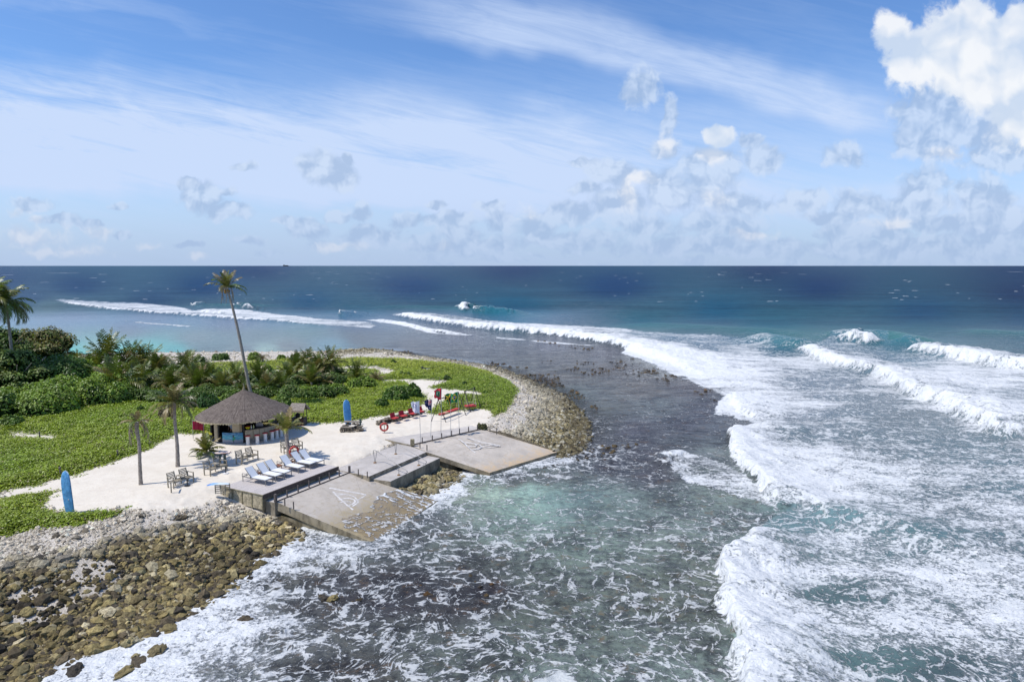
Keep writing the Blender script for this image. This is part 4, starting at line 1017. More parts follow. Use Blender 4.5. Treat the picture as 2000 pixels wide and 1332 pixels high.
def trunk_mesh(pts, rads):
    mb = MB(); P_ = []; Rr = []
    m = 22
    for i in range(m):
        t = i / (m - 1) * (len(pts) - 1); k = min(int(t), len(pts) - 2); f = t - k
        # smooth path through the surveyed points
        p0 = Vector(pts[max(k - 1, 0)]); p1 = Vector(pts[k]); p2 = Vector(pts[k + 1]); p3 = Vector(pts[min(k + 2, len(pts) - 1)])
        P_.append(0.5 * ((2 * p1) + (p2 - p0) * f + (2 * p0 - 5 * p1 + 4 * p2 - p3) * f * f + (3 * p1 - p0 - 3 * p2 + p3) * f ** 3))
        r = rads[k] + (rads[k + 1] - rads[k]) * f
        Rr.append(r * (1.0 + (.06 if i % 2 else -.04)))
    mb.tube(P_, Rr, 9); return mb.mesh('trunk', True)
def palm(base, pts, rads, crown, label, group=None, extra=None, name='coconut_palm', cs=1.0, crz=0.0, dead=0, seed=1, nuts=0):
    """pts relative to base; the crown sits on the last point"""
    root = empty(name, base)
    link_mesh('trunk', trunk_mesh(pts, rads), bark_m, root)
    c = link_mesh('crown', crown, frond_m, root, loc=pts[-1], rz=crz); c.scale = (cs,) * 3
    rs = random.Random(seed)
    if dead:
        mb = MB(); top = Vector(pts[-1])
        for k in range(dead):
            a = k * 2.1 + rs.random(); l = rs.uniform(.5, 1.0) * dead_len
            p0 = top + Vector((math.cos(a) * .1, math.sin(a) * .1, -.05)); p1 = p0 + Vector((math.cos(a) * l * .35, math.sin(a) * l * .35, .05)); p2 = p1 + Vector((math.cos(a) * .12, math.sin(a) * .12, -l * .7)); p3 = p2 + Vector((rs.uniform(-.1, .1), 0, -l * .6))
            mb.tube([p0, p1, p2, p3], [.03, .02, .03, .01], 5)
            for j in range(14):
                q = p1.lerp(p3, j / 13); mb.bar(q, q + Vector((rs.uniform(-.16, .16), rs.uniform(-.12, .12), -.22)), .022, .01)
        mb.build('dead_frond', deadfr_m, root)
    if nuts:
        mb = MB()
        for k in range(nuts):
            a = rs.random() * 6.28; mb.lathe([(.02, -.14), (.10, -.08), (.12, 0), (.09, .09), (.02, .13)], Vector(pts[-1]) + Vector((math.cos(a) * .2, math.sin(a) * .2, -.22 - rs.random() * .25)), 8)
        mb.build('coconut', MATS.get('coconut') or simple('coconut', (.34, .19, .05), .6, .2), root, smooth=True)
    tag(root, label, 'palm tree', group)
    return root
dead_len = .8
# tall leaning palm behind the bar
Yp = 66.0
tb = at_y(502, 0, Yp); 
def rel(px, py, Y, base): return tuple(PY(px, py, Y) - base)
tp = [(0, 0, -.2)] + [rel(a, c, Yp, tb) for a, c in ((491, 770), (480, 722), (469, 665), (459, 620), (450, 585), (443, 562))]
dead_len = 1.3
palm(tb, tp, [.20, .17, .15, .135, .12, .11, .10], crown_mesh(11, 17, 2.2, .5, .25, 1.5, .4, 1.3, PD + PB, .22, seg=16), 'tall slender coconut palm leaning left behind the thatched bar', dead=5, seed=3, nuts=7)
# windblown palms at the left edge
for k, (cx, cy, bx, by, Yq, L_, sd, lb) in enumerate([(12, 590, 16, 690, 78, 3.9, 21, 'tall palm with dark drooping fronds above the left trees, its thin trunk in full view'), (-22, 588, -6, 700, 76, 4.1, 22, 'tall palm cut off by the left edge, its fronds overlapping the next palm')]):
    b0 = at_y(bx, 0, Yq)
    palm(b0, [(0, 0, -.2), rel((bx + cx) / 2 + 5, 650, Yq, b0), rel(cx, cy, Yq, b0)], [.2, .15, .11], crown_mesh(sd, 26, L_, .85, -.35, 1.35, .9, 2.0, PD, .05, seg=22), lb, 'tall palms at the left edge')
# sand palms
b1 = G(275, 946); Y1 = b1.y
dead_len = 1.15
palm(b1, [(0, 0, -.1)] + [rel(a, c, Y1, b1) for a, c in ((273, 905), (272, 872), (268, 838), (268, 824))], [.13, .105, .10, .10, .12],
     crown_mesh(31, 11, .95, .28, -.1, 1.3, .4, 1.5, PB + PG, .35, seg=14), 'short stunted sand palm with few fronds and hanging dead leaves', None, dead=6, seed=5)
b2 = G(347, 911); Y2 = b2.y
dead_len = .9
palm(b2, [(0, 0, -.1)] + [rel(a, c, Y2, b2) for a, c in ((346, 870), (342, 830), (341, 800), (340, 787))], [.15, .12, .105, .10, .12],
     crown_mesh(33, 22, 2.0, .5, -.3, 1.45, .5, 1.7, PB + PG, .22, seg=18), 'taller sand palm with straw-coloured fronds, between the green slope and the benches', None, dead=3, seed=6)
b3 = G(403, 889)
palm(b3, [(0, 0, -.1), (0, 0, .18), (0.02, 0, .34)], [.09, .10, .09], crown_mesh(35, 24, 1.45, .34, .1, 1.4, .35, 1.5, [(.15, .15, .03), (.19, .17, .04), (.10, .13, .03)], .08, seg=18),
     'young bushy palm growing from the sand in front of the painted panel of the bar', None)
b4 = G(566, 893); Y4 = b4.y
palm(b4, [(0, 0, -.1)] + [rel(a, c, Y4, b4) for a, c in ((563, 876), (560, 857), (559, 840))], [.20, .15, .14, .15],
     crown_mesh(37, 13, 1.75, .42, .45, 1.35, .2, 1.1, [(.15, .15, .03), (.17, .14, .04), (.12, .14, .03)], .15, seg=18), 'thick-trunked young palm with upright yellowish fronds beside the loungers', None)

# bushy palms of the thicket: five forms, copied
forms = [crown_mesh(51, 24, 3.3, .8, .45, 1.5, .2, 1.3, PD, .05, seg=14), crown_mesh(52, 22, 3.1, .75, .5, 1.5, .15, 1.1, PD, .08, seg=16), crown_mesh(53, 24, 3.3, .8, .35, 1.45, .3, 1.4, PD + PG, .12, seg=16),
         crown_mesh(54, 20, 3.0, .75, .6, 1.5, .1, .9, PG + PD, .12, seg=16), crown_mesh(55, 20, 2.4, .65, .2, 1.3, .5, 1.5, PB, .35, seg=14)]
TK = [ # px, Y, trunk h, scale, form, label or None
 (213, 72, 1.3, 1.15, 2, 'bushy palm at the hedge end with one long bare frond arching right'), (203, 84, 3.4, 1.1, 0, 'highest of the thicket palms, its top against the turquoise lagoon'), (176, 82, 1.7, .95, 1, None), (140, 84, 1.6, .9, 3, 'leftmost thicket palm, beside the brownish tree'),
 (245, 84, 1.8, 1.05, 2, None), (277, 86, 1.7, 1.0, 0, None), (300, 84, 1.3, .9, 1, None), (262, 77, .9, .95, 0, None), (325, 76, 1.0, .95, 2, None), (352, 79, 1.5, 1.05, 0, None), (376, 75, 1.1, 1.0, 3, None), (400, 77, 1.2, .95, 0, None), (425, 74, 1.0, .9, 1, None), (452, 77, 1.0, .9, 2, None),
 (310, 92, 1.0, .8, 4, None), (362, 91, 1.4, .85, 1, None), (512, 73, .8, .85, 3, 'palm with pale dry fronds just right of the bar roof peak'), (497, 79, 1.3, .85, 2, None), (540, 74, .9, .9, 0, None), (560, 79, 1.2, .9, 1, None), (575, 84, 1.8, .95, 3, None), (598, 86, 2.2, .95, 0, None), (618, 83, 1.9, 1.0, 1, None), (640, 85, 2.3, .9, 2, None), (630, 78, .8, .75, 4, None), (603, 78, 1.0, .9, 3, None), (655, 80, .4, .6, 4, None),
 (692, 83, .5, .8, 0, 'small dark palm with a single leaning frond left of the reddish young palm'), (731, 82, .3, .65, 4, 'reddish brown young palm on the grass near the loop path'), (508, 97, 1.1, .55, 4, 'small lone palm by the far beach, right of the tall palm'),
 (522, 66.5, .2, .55, 4, None), (470, 71, .6, .7, 2, None)]
def thick_label(px):
    if px < 320: return 'bushy palm in the left clump of the thicket, behind the green slope'
    if px < 480: return 'bushy palm in the middle clump of the thicket, behind the sand palm and the bar'
    return 'bushy palm in the right clump of the thicket, right of the leaning palm'
tr_me = trunk_mesh([(0, 0, -.3), (.05, 0, .5), (0, .03, 1.0)], [.16, .13, .14])
rs = random.Random(9)
for px, Yq, th_, sc, fm, lb in TK:
    root = empty('bushy_palm', at_y(px, 0, Yq)); 
    t_ = link_mesh('trunk', tr_me, bark_m, root); t_.scale = (1, 1, th_ * .6)
    c = link_mesh('crown', forms[fm], frond_m, root, loc=(0, 0, th_ * .6), rz=rs.random() * 6.28); sc *= 1.08 if px < 318 else .86; c.scale = (sc, sc, sc * rs.uniform(.95, 1.2))
    tag(root, lb or thick_label(px), 'palm tree', 'bushy palms of the thicket')
# ------------------------------------------------------------------ deck, platforms and ramps (local frame: x = U, y = -V)
def L_(u, v, z): return (u, -v, z)
def built(name, label, cat, group=None):
    r = empty(name, (UO.x, UO.y, 0), UA); tag(r, label, cat, group); return r
def concrete(name, base, stain=(.20, .155, .075), low=.9, rust=0.0, streak=True):
    m, b, p, o = new_mat(name)
    v = b.obj(); sepn = b.node('ShaderNodeSeparateXYZ'); b.link(v, sepn.inputs[0]); z = NX(b.nt, sepn.outputs[2])
    n1 = b.noise(v, .55, 5, .6, .5); n2 = b.noise(v, 3.2, 6, .7); n3 = b.noise(v, 18, 4, .6)
    st = b.noise(b.scale(v, (1.0, .22, 1)), 2.4, 5, .65)
    c = b.mix(n1.step(.32, .68), tuple(x * .84 for x in base), tuple(x * 1.1 for x in base))
    c = b.mix(n2.step(.50, .72, 0, .55), c, tuple(base[i] * (.70, .63, .52)[i] for i in range(3)))
    c = b.mix(st.step(.55, .75, 0, .45), c, (.60, .57, .53))
    edge = b.voro(b.warp(v, .7, .5), .42, 'DISTANCE_TO_EDGE').step(.0, .012, 1, 0)
    c = b.mix(edge * .35, c, (.22, .19, .15))
    lowf = (z * -1.0 + low + (n2 - .5) * .9 + (n1 - .5) * .9).step(0.0, .75)
    c = b.mix(lowf * .85, c, b.mix(n2.step(.35, .65), stain, tuple(x * 1.9 for x in stain)))
    c = b.mix(n3.step(.62, .75, 0, .4), c, (.16, .14, .11))
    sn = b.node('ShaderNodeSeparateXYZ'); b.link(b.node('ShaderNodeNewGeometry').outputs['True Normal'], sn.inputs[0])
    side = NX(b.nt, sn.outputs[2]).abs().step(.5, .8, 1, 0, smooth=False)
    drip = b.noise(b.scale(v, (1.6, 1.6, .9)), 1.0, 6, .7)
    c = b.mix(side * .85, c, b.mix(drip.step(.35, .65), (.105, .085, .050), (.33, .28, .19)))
    b.link(c, p.inputs['Base Color']); b.link(lowf.step(0, 1, .85, .45), p.inputs['Roughness']); p.inputs['Specular IOR Level'].default_value = .3
    b.link(b.bump(n2 * .6 + n3 * .4, .03), p.inputs['Normal'])
    return m
conc_ramp = concrete('ramp_concrete', (.45, .40, .34), (.20, .155, .075), low=.95)
conc_east = concrete('east_ramp_concrete', (.49, .435, .37), (.34, .225, .10), low=.68)
conc_grey = concrete('platform_concrete', (.48, .44, .40), low=.45)
conc_side = concrete('wall_concrete', (.30, .265, .19), (.10, .085, .035), low=1.25)
deckw = simple('deck_boards', (.50, .455, .42), .8, .10, 2.0, spec=.25, col2=(.56, .51, .47))
def plank_mat(name, base, dark, sx, sy):
    m, b, p, o = new_mat(name)
    v = b.obj(); w = b.node('ShaderNodeTexWave', wave_type='BANDS', bands_direction='Y'); b.link(b.scale(v, (sx, sy, sx)), w.inputs[0]); w.inputs['Scale'].default_value = 1; w.inputs['Distortion'].default_value = .3
    n = b.noise(b.scale(v, (1.2, 8, 8)), 1.3, 4); n2 = b.noise(v, .7, 3)
    c = b.mix(n.step(.3, .7), tuple(x * .86 for x in base), tuple(x * 1.1 for x in base)); c = b.mix(n2.step(.4, .7, 0, .4), c, tuple(x * 1.15 for x in base))
    c = b.mix(NX(b.nt, w.outputs['Fac']).step(.0, .10, .75, 0), c, dark)
    b.link(c, p.inputs['Base Color']); p.inputs['Roughness'].default_value = .8; p.inputs['Specular IOR Level'].default_value = .2
    return m
deckw = plank_mat('deck_boards', (.49, .445, .415), (.22, .19, .17), 1.0, 22.0)
timber = simple('weathered_timber', (.235, .205, .125), .9, .3, 5.0, spec=.15, bump=.01)
darkwood = simple('dark_timber', (.085, .065, .055), .75, .25, 6.0, spec=.25)
steel = simple('steel_rail', (.33, .32, .31), .45, .1, 5, metal=.5)
rust_m = simple('rusted_foot', (.22, .12, .05), .9, .3, 30)
white_p = simple('white_road_paint', (.585, .555, .52), .8, .2, 5.0, spec=.2)

DZ = 1.75
t = built('sun_deck', 'raised planked deck carrying the six white loungers, with a slatted timber end wall', 'deck')
mb = MB(); mb.prism([L_(0.02, -3.55, 0)[:2], L_(0.02, -.08, 0)[:2], L_(6.66, -.08, 0)[:2], L_(6.72, -3.6, 0)[:2]][::-1], DZ - .10, DZ); mb.build('deck_boards', deckw, t)
mb = MB(); mb.prism([L_(0, -.078, 0)[:2], L_(0, .0, 0)[:2], L_(6.7, .0, 0)[:2], L_(6.7, -.078, 0)[:2]][::-1], DZ - .26, DZ + .015); mb.build('edge_beam', darkwood, t)
mb = MB(); mb.prism([L_(.12, -3.4, 0)[:2], L_(.12, -.14, 0)[:2], L_(6.6, -.14, 0)[:2], L_(6.6, -3.4, 0)[:2]][::-1], .5, DZ - .12); mb.build('retaining_wall', conc_side, t)
mb = MB()
for k in range(6):
    z = DZ - .095 - k * .148
    mb.box(L_(-.01, -1.78, z), (.035, 3.5, .138))
mb.build('end_boards', simple('end_board_timber', (.40, .345, .235), .9, .3, 5.0, spec=.15, bump=.01), t)
mb = MB()
for v_ in (-3.5, -2.65, -1.8, -.95, -.06): mb.box(L_(-.045, v_, DZ - .48), (.03, .07, .90))
mb.box(L_(-.03, -1.78, DZ - .005), (.09, 3.6, .025))
mb.build('batten', timber, t)

t = built('walkway', 'pinkish concrete walkway strip with square pegs between the lounger deck and the west ramp', 'walkway')
mb = MB(); mb.prism([L_(.25, -.13, 0)[:2], L_(.30, .62, 0)[:2], L_(7.06, .62, 0)[:2], L_(7.06, -.75, 0)[:2], L_(6.75, -.75, 0)[:2], L_(6.75, -.13, 0)[:2]][::-1], .45, 1.30); mb.build('slab', [conc_grey], t)

def slab(mb, pts, thick):
    top = [L_(*q) for q in pts]; n = len(top); bot = [(q[0], q[1], q[2] - thick) for q in top]
    mb.add(bot + top, [tuple(range(n)), tuple(range(2 * n - 1, n - 1, -1))] + [(i, n + i, n + (i + 1) % n, (i + 1) % n) for i in range(n)])
RLz = lambda v_: 1.295 if v_ < .62 else 1.295 - (v_ - .62) / 6.9 * 1.24
t = built('west_ramp', 'near concrete slipway with a white painted triangle emblem, washed by foam at its foot', 'ramp')
mb = MB(); slab(mb, [(.42, .625, RLz(.625)), (7.055, .625, RLz(.625)), (7.42, 3.9, RLz(3.9)), (8.05, 7.3, RLz(7.3)), (.70, 7.85, RLz(7.85))], .52); mb.build('ramp_slab', conc_ramp, t)
mb = MB(); mb.prism([L_(.52, .66, 0)[:2], L_(7.0, .66, 0)[:2], L_(7.3, 3.8, 0)[:2], L_(.66, 4.6, 0)[:2]][::-1], -.4, .42); mb.build('footing', conc_side, t)

t = built('steps_platform', 'two-level concrete landing with steel handrails between the two ramps', 'platform')
mb = MB(); mb.prism([L_(7.065, -.75, 0)[:2], L_(6.95, 2.45, 0)[:2], L_(13.80, 2.42, 0)[:2], L_(14.62, .36, 0)[:2], L_(14.70, -.95, 0)[:2]][::-1], .35, 1.345); mb.build('upper_landing', conc_grey, t)
mb = MB(); mb.prism([L_(7.25, 2.453, 0)[:2], L_(7.42, 3.88, 0)[:2], L_(13.72, 3.70, 0)[:2], L_(13.80, 2.425, 0)[:2]][::-1], .0, 1.07); mb.build('lower_landing', conc_grey, t)

# east ramp: its top edge is turned against the deck
e0 = np.array([14.7, .4]); ed = np.array([.954, .298]); en = np.array([-.298, .954])
def RR_(s_, q_): p_ = e0 + ed * s_ + en * q_; return p_[0], p_[1]
REz = lambda q_: 1.39 if q_ < 0 else (1.39 - q_ / 2.16 * .05 if q_ < 2.16 else 1.34 - (q_ - 2.16) / 4.7 * 1.10)
def q_of(u, v_): return float(np.dot(np.array([u, v_]) - e0, en))
t = built('upper_walkway', 'raised concrete strip with five flagpoles behind the east ramp', 'walkway')
mb = MB(); pts = [(15.25, -2.72), (14.66, .37), (22.04, 2.68), (22.62, 1.25)]
slab(mb, [(a, c, 1.43) for a, c in pts][::-1], .62); mb.build('slab', conc_grey, t)
t = built('east_ramp', 'far concrete slipway with a white painted triangle emblem and rusty lower edge', 'ramp')
mb = MB(); pts = [(14.7, .40), (22.05, 2.695), (22.05, 9.77), (14.56, 7.56), (13.83, 2.42)]
slab(mb, [(a, c, REz(q_of(a, c)) - .002) for a, c in ((14.7, .40), (22.05, 2.695), (22.05, 4.95), (22.05, 9.77), (14.56, 7.56), (13.85, 2.44))][::-1], .36)
mb2 = mb; mb2.build('ramp_slab', conc_east, t)
mb = MB(); mb.prism([L_(14.8, .6, 0)[:2], L_(21.9, 2.9, 0)[:2], L_(21.9, 6.5, 0)[:2], L_(14.4, 4.4, 0)[:2], L_(14.02, 2.6, 0)[:2]][::-1], -.3, .62); mb.build('footing', conc_side, t)

# painted emblems, laid on the ramps
def ramp_hit(px, py, fz):
    """where the sight line meets a ramp whose height depends on the local place"""
    z = .8
    for _ in range(30):
        w_ = P(px, py, z); d = w_ - UO; u = d.x * UU.x + d.y * UU.y; v_ = d.x * VV.x + d.y * VV.y
        z = z + (fz(u, v_) - z) * .6
    return u, v_, fz(u, v_)
fzL = lambda u, v_: RLz(v_); fzE = lambda u, v_: REz(q_of(u, v_)) - .002
def ribbons(name, lines, fz, w_, parent):
    mb = MB()
    for ln, ww in lines:
        pts = [ramp_hit(a, c, fz)[:2] for a, c in ln]
        # smooth
        P_ = [np.array(q) for q in pts]; sm = []
        for i in range(len(P_) - 1):
            for k in range(6):
                f = k / 6; p0 = P_[max(i - 1, 0)]; p1 = P_[i]; p2 = P_[i + 1]; p3 = P_[min(i + 2, len(P_) - 1)]
                sm.append(.5 * ((2 * p1) + (p2 - p0) * f + (2 * p0 - 5 * p1 + 4 * p2 - p3) * f * f + (3 * p1 - p0 - 3 * p2 + p3) * f ** 3))
        sm.append(P_[-1]); h = ww * .42; vs = []
        for i, q in enumerate(sm):
            d = sm[min(i + 1, len(sm) - 1)] - sm[max(i - 1, 0)]; d = d / (np.linalg.norm(d) + 1e-9); n = np.array([-d[1], d[0]])
            for sg in (1, -1): a = q + n * h * sg * (1 + .15 * math.sin(i * 2.3)); vs.append(L_(a[0], a[1], fz(a[0], a[1]) + .005 + .0004 * len(mb.v) / 50))
        mb.add(vs, [(2 * i, 2 * i + 1, 2 * i + 3, 2 * i + 2) for i in range(len(sm) - 1)])
    return mb.build(name, white_p, parent)
def zx(l, x0, y0, k): return [(x0 + a / k, y0 + c / k) for a, c in l]
k4 = 5.55
ribbons('painted_emblem', [(zx([(795, 735), (960, 768), (1190, 808)], 500, 820, k4), .20), (zx([(832, 776), (930, 872), (1052, 974)], 500, 820, k4), .15), (zx([(1190, 812), (1150, 840), (1085, 872)], 500, 820, k4), .10),
   (zx([(885, 812), (960, 808), (1040, 823), (1090, 858), (1102, 895), (1045, 935)], 500, 820, k4), .14), (zx([(900, 868), (960, 850), (1040, 855), (1075, 880), (1045, 912), (985, 928)], 500, 820, k4), .14), (zx([(842, 790), (930, 800), (1010, 812)], 500, 820, k4), .08), (zx([(905, 898), (960, 885), (1030, 888)], 500, 820, k4), .09)], fzL, .14, [o for o in bpy.data.objects if o.name == 'west_ramp'][0])
k3 = 6.667
ribbons('painted_emblem', [(zx([(640, 250), (760, 352), (858, 428)], 800, 820, k3), .17), (zx([(742, 232), (900, 275), (1060, 310), (1180, 336)], 800, 820, k3), .17), (zx([(700, 295), (800, 300), (890, 316), (932, 345), (900, 375), (822, 388)], 800, 820, k3), .15),
   (zx([(770, 345), (845, 345), (868, 330), (850, 310)], 800, 820, k3), .12), (zx([(935, 352), (1000, 332), (1080, 325), (1160, 334)], 800, 820, k3), .11), (zx([(935, 362), (1050, 354), (1150, 338)], 800, 820, k3), .09), (zx([(790, 262), (900, 296), (1000, 318)], 800, 820, k3), .08)], fzE, .14, [o for o in bpy.data.objects if o.name == 'east_ramp'][0])
# shade of the step gap put in as dark strips along the top edges
mb = MB(); mb.bar(L_(.4, .60, 1.318), L_(7.1, .60, 1.318), .07, .05)
o = mb.build('gap_shade_strip', darkwood, [x for x in bpy.data.objects if x.name == 'west_ramp'][0])
mb = MB(); mb.bar(L_(14.7, .37, 1.452), L_(22.04, 2.665, 1.452), .07, .05)
o = mb.build('gap_shade_strip', darkwood, [x for x in bpy.data.objects if x.name == 'east_ramp'][0])

# wash of water running over the foot of the west ramp
wash = zx([(1520, 745), (1395, 792), (1300, 840), (1258, 880), (1240, 940), (1272, 988), (1180, 1000), (1090, 1010), (1000, 1040), (930, 1080), (918, 1120), (960, 1170), (1100, 1228), (1200, 1285), (1275, 1345), (2030, 880), (1965, 858), (1750, 795)], 500, 820, k4)
wuv = [ramp_hit(a, c, fzL)[:2] for a, c in wash]
gu, gv = np.meshgrid(np.arange(.4, 8.4, .06), np.arange(2.0, 8.2, .06))
jn = fbm(gu * 2.5, gv * 2.5, 4, 3) * .35
dd = sdist(gu + jn, gv + jn, wuv)
dd = np.minimum(dd, sdist(gu, gv, [(.44, .6), (7.06, .6), (7.42, 3.9), (8.04, 7.28), (.72, 7.82)]) + .03)
gz = 1.295 - (gv - .62) / 6.9 * 1.24 + .012 + np.clip(dd, 0, .4) * .06 + fbm(gu * 5, gv * 5, 3, 8) * .02
wxg = UO.x + UU.x * gu + VV.x * gv; wyg = UO.y + UU.y * gu + VV.y * gv
fo = np.clip(.34 * sstep(dd, .30, .0) + .40 + fbm(gu * 8.5, gv * 1.3, 4, 6) * 1.3, 0, 1)
n0, n1 = gu.shape; idx = np.arange(n0 * n1).reshape(n0, n1)
q = np.stack([idx[:-1, :-1], idx[1:, :-1], idx[1:, 1:], idx[:-1, 1:]], -1).reshape(-1, 4); q = q[(dd.ravel()[q] > 0).all(1)]
wm_ = np_mesh('wash_water', np.stack([wxg, wyg, gz], -1).reshape(-1, 3), q, {'body': ('COLOR', np.tile(np.array(srgb((150, 132, 105))) * 1.2, (gu.size, 1))), 'foam': ('FLOAT', fo), 'reef': ('FLOAT', gu * 0 + .25), 'solid': ('FLOAT', gu * 0 + .22), 'open': ('FLOAT', gu * 0)}, True)
tag(link_mesh('wash_water', wm_, sea_m), kind='structure')

# square pegs standing along the walkways
peg_m = simple('peg_wood', (.12, .10, .09), .8, .3, 8)
def peg(px, py, z, h, w_, label, group, name='peg'):
    b0 = P(px, py, z); mb = MB(); mb.prism([(-w_ / 2, -w_ / 2), (w_ / 2, -w_ / 2), (w_ / 2, w_ / 2), (-w_ / 2, w_ / 2)], -.02, h); 
    o = mb.build(name, peg_m, None, b0, UA, bevel=.008); tag(o, label, 'peg', group)
for i, (a, c) in enumerate([(338, 836), (457, 781), (575, 731), (690, 690), (797, 641), (903, 606)]):
    peg(*zx([(a, c)], 500, 820, k4)[0], 1.30, .45, .07, 'square dark peg in the row between the lounger deck and the west ramp', 'pegs in front of the lounger deck')
peg(*zx([(213, 890)], 500, 820, k4)[0], 1.30, .50, .15, 'thick square post at the near end of the row in front of the lounger deck', None, 'post')
peg(*zx([(1013, 574)], 500, 820, k4)[0], 1.30, .50, .13, 'thick square post at the far top corner of the west ramp', None, 'post')
for (a, c), lb in zip([(313, 928), (408, 964)], ['slim dark peg on the west ramp edge next to the thick corner post', 'slim dark peg furthest down the outer edge of the west ramp']):
    peg(*zx([(a, c)], 500, 820, k4)[0], 1.27 if a < 400 else 1.1, .45, .06, lb, None)
for (a, c), lb in zip([(1110, 600), (1207, 627)], ['peg on the landing edge just right of the thick post at the ramp corner', 'peg on the landing edge above the riser, second from the thick corner post']):
    peg(*zx([(a, c)], 500, 820, k4)[0], 1.345, .43, .06, lb, None)
for i, (a, c) in enumerate([(1155, 906), (1278, 880), (1392, 852), (1513, 822), (1610, 797), (1720, 772), (1828, 745)]):
    peg(*zx([(a, c)], 640, 720, 6.25)[0], 1.43, .46, .07, 'square peg in the row along the top of the east ramp below the flags', 'pegs along the top of the east ramp')
for (a, c), lb in zip([(1127, 966), (1212, 1000)], ['peg on the landing beside the east ramp, nearer the stone bollard', 'peg at the inner corner where the east ramp meets the landing riser']):
    peg(*zx([(a, c)], 640, 720, 6.25)[0], 1.40, .46, .065, lb, None)
for (a, c), lb in zip([(957, 843), (970, 848)], ['peg on the rocky side of the east ramp, nearer the scrubby bush', 'peg on the rocky side of the east ramp, lower down']):
    peg(a, c, 1.35, .46, .06, lb, None)
bol = P(805.5, 870, 1.43)
mb = MB(); mb.prism([(-.17, -.14), (.16, -.15), (.17, .13), (-.15, .15)], 0, .52); 
tag(mb.build('bollard', simple('old_post', (.30, .25, .15), .95, .35, 7, bump=.02), None, bol, .2, bevel=.03), 'thick square stone-coloured bollard at the near corner of the flagpole strip', 'bollard')

# handrails
def handrail(vb, vt1, vt2, path, sb, st, label):
    B = P(*vb, 1.345); S_ = P(*sb, 1.07); root = empty('handrail', B)
    rel_ = lambda v: Vector(v) - B
    t1 = PY(*vt1, B.y); t2 = PY(*vt2, B.y)
    mb = MB(); mb.tube([(0, 0, 0), rel_(t1)], .022, 6); mb.tube([(0, 0, 0), rel_(t2)], .022, 6); mb.build('upright', steel, root)
    so = PY(*st, S_.y); mb = MB(); mb.tube([rel_(S_), rel_(so)], .024, 6); mb.build('upright', steel, root)
    pts = []
    for a, c, f in path:
        pts.append(rel_(PY(a, c, B.y + (S_.y - B.y) * f)))
    mb = MB(); mb.tube(pts, .024, 7); mb.build('rail', steel, root, smooth=True)
    mb = MB(); mb.lathe([(.12, 0), (.11, .05), (.04, .07)], (0, 0, 0), 9); mb.build('foot_plate', rust_m, root); mb = MB(); mb.lathe([(.12, 0), (.11, .05), (.04, .07)], rel_(S_), 9); mb.build('foot_plate', rust_m, root)
    tag(root, label, 'handrail')
handrail((732.4, 903.8), (728.8, 879.5), (736, 882), [(728.8, 879.5, 0), (732, 879, 0), (736, 881, 0), (765, 900, .5), (791, 917, 1), (795.5, 920.5, 1.1), (795, 923.5, 1.1), (790.5, 924.5, 1.05)], (779, 928), (779, 912), 'steel handrail nearer the west ramp, running down to the lower landing')
handrail((773, 886.7), (771, 868), (775, 867.5), [(770, 866.5, 0), (777.6, 867, 0), (805, 884, .5), (829, 898, 1), (833.5, 902, 1.1), (832, 904.5, 1.1), (827, 905.6, 1.05)], (818, 909), (818, 894), 'steel handrail nearer the east ramp, running down to the lower landing')

# ------------------------------------------------------------------ thatched round bar
HC = Vector((-22.15, 55.55, 1.6))
thatch, b, p, o = new_mat('thatch')
v = b.obj(); an = b.node('ShaderNodeSeparateXYZ'); b.link(v, an.inputs[0]); xx = NX(b.nt, an.outputs[0]); yy = NX(b.nt, an.outputs[1])
ang = xx._m('ARCTAN2', yy); rad = (xx * xx + yy * yy).pow(.5)
cb = b.node('ShaderNodeCombineXYZ'); b.link(ang, cb.inputs[0]); b.link(rad, cb.inputs[1]); 
st = b.noise(b.scale(cb.outputs[0], (26, 2.2, 1)), 1.0, 5, .6); lay = b.noise(b.scale(cb.outputs[0], (3, 14, 1)), 1.0, 3, .6); nn = b.noise(v, 9.0, 5, .7)
gr = (ang * 12 / math.pi)._m('FRACT'); rib = (gr - .5).abs().step(.0, .035, 1, 0); rg = (rad * 2.3)._m('FRACT'); ring = (rg - .5).abs().step(0, .06, 1, 0)
c = b.mix(st.step(.3, .7), (.095, .075, .066), (.20, .165, .14)); c = b.mix(nn.step(.5, .7, 0, .6), c, (.33, .28, .225)); c = b.mix(lay.step(.5, .62, 0, .4), c, (.09, .07, .06))
c = b.mix((rib + ring * .6).clamp() * .55, c, (.07, .055, .05))
b.link(c, p.inputs['Base Color']); p.inputs['Roughness'].default_value = .95; p.inputs['Specular IOR Level'].default_value = .1
b.link(b.bump(st * .5 + nn * .7 - (rib + ring) * .25, .07), p.inputs['Normal'])
straw = simple('straw_edge', (.42, .34, .21), .9, .4, 22, spec=.1, col2=(.5, .42, .28), bump=.03)
woven = simple('woven_wall', (.36, .29, .20), .85, .25, 14, spec=.15, bump=.01, col2=(.42, .35, .25))
reed = plank_mat('reed_panel', (.44, .37, .26), (.20, .16, .10), 1.0, 1.0)
dark_in = simple('interior_shade', (.018, .016, .016), .9, .2)
blackp = simple('black_paint', (.02, .02, .022), .6, .2)

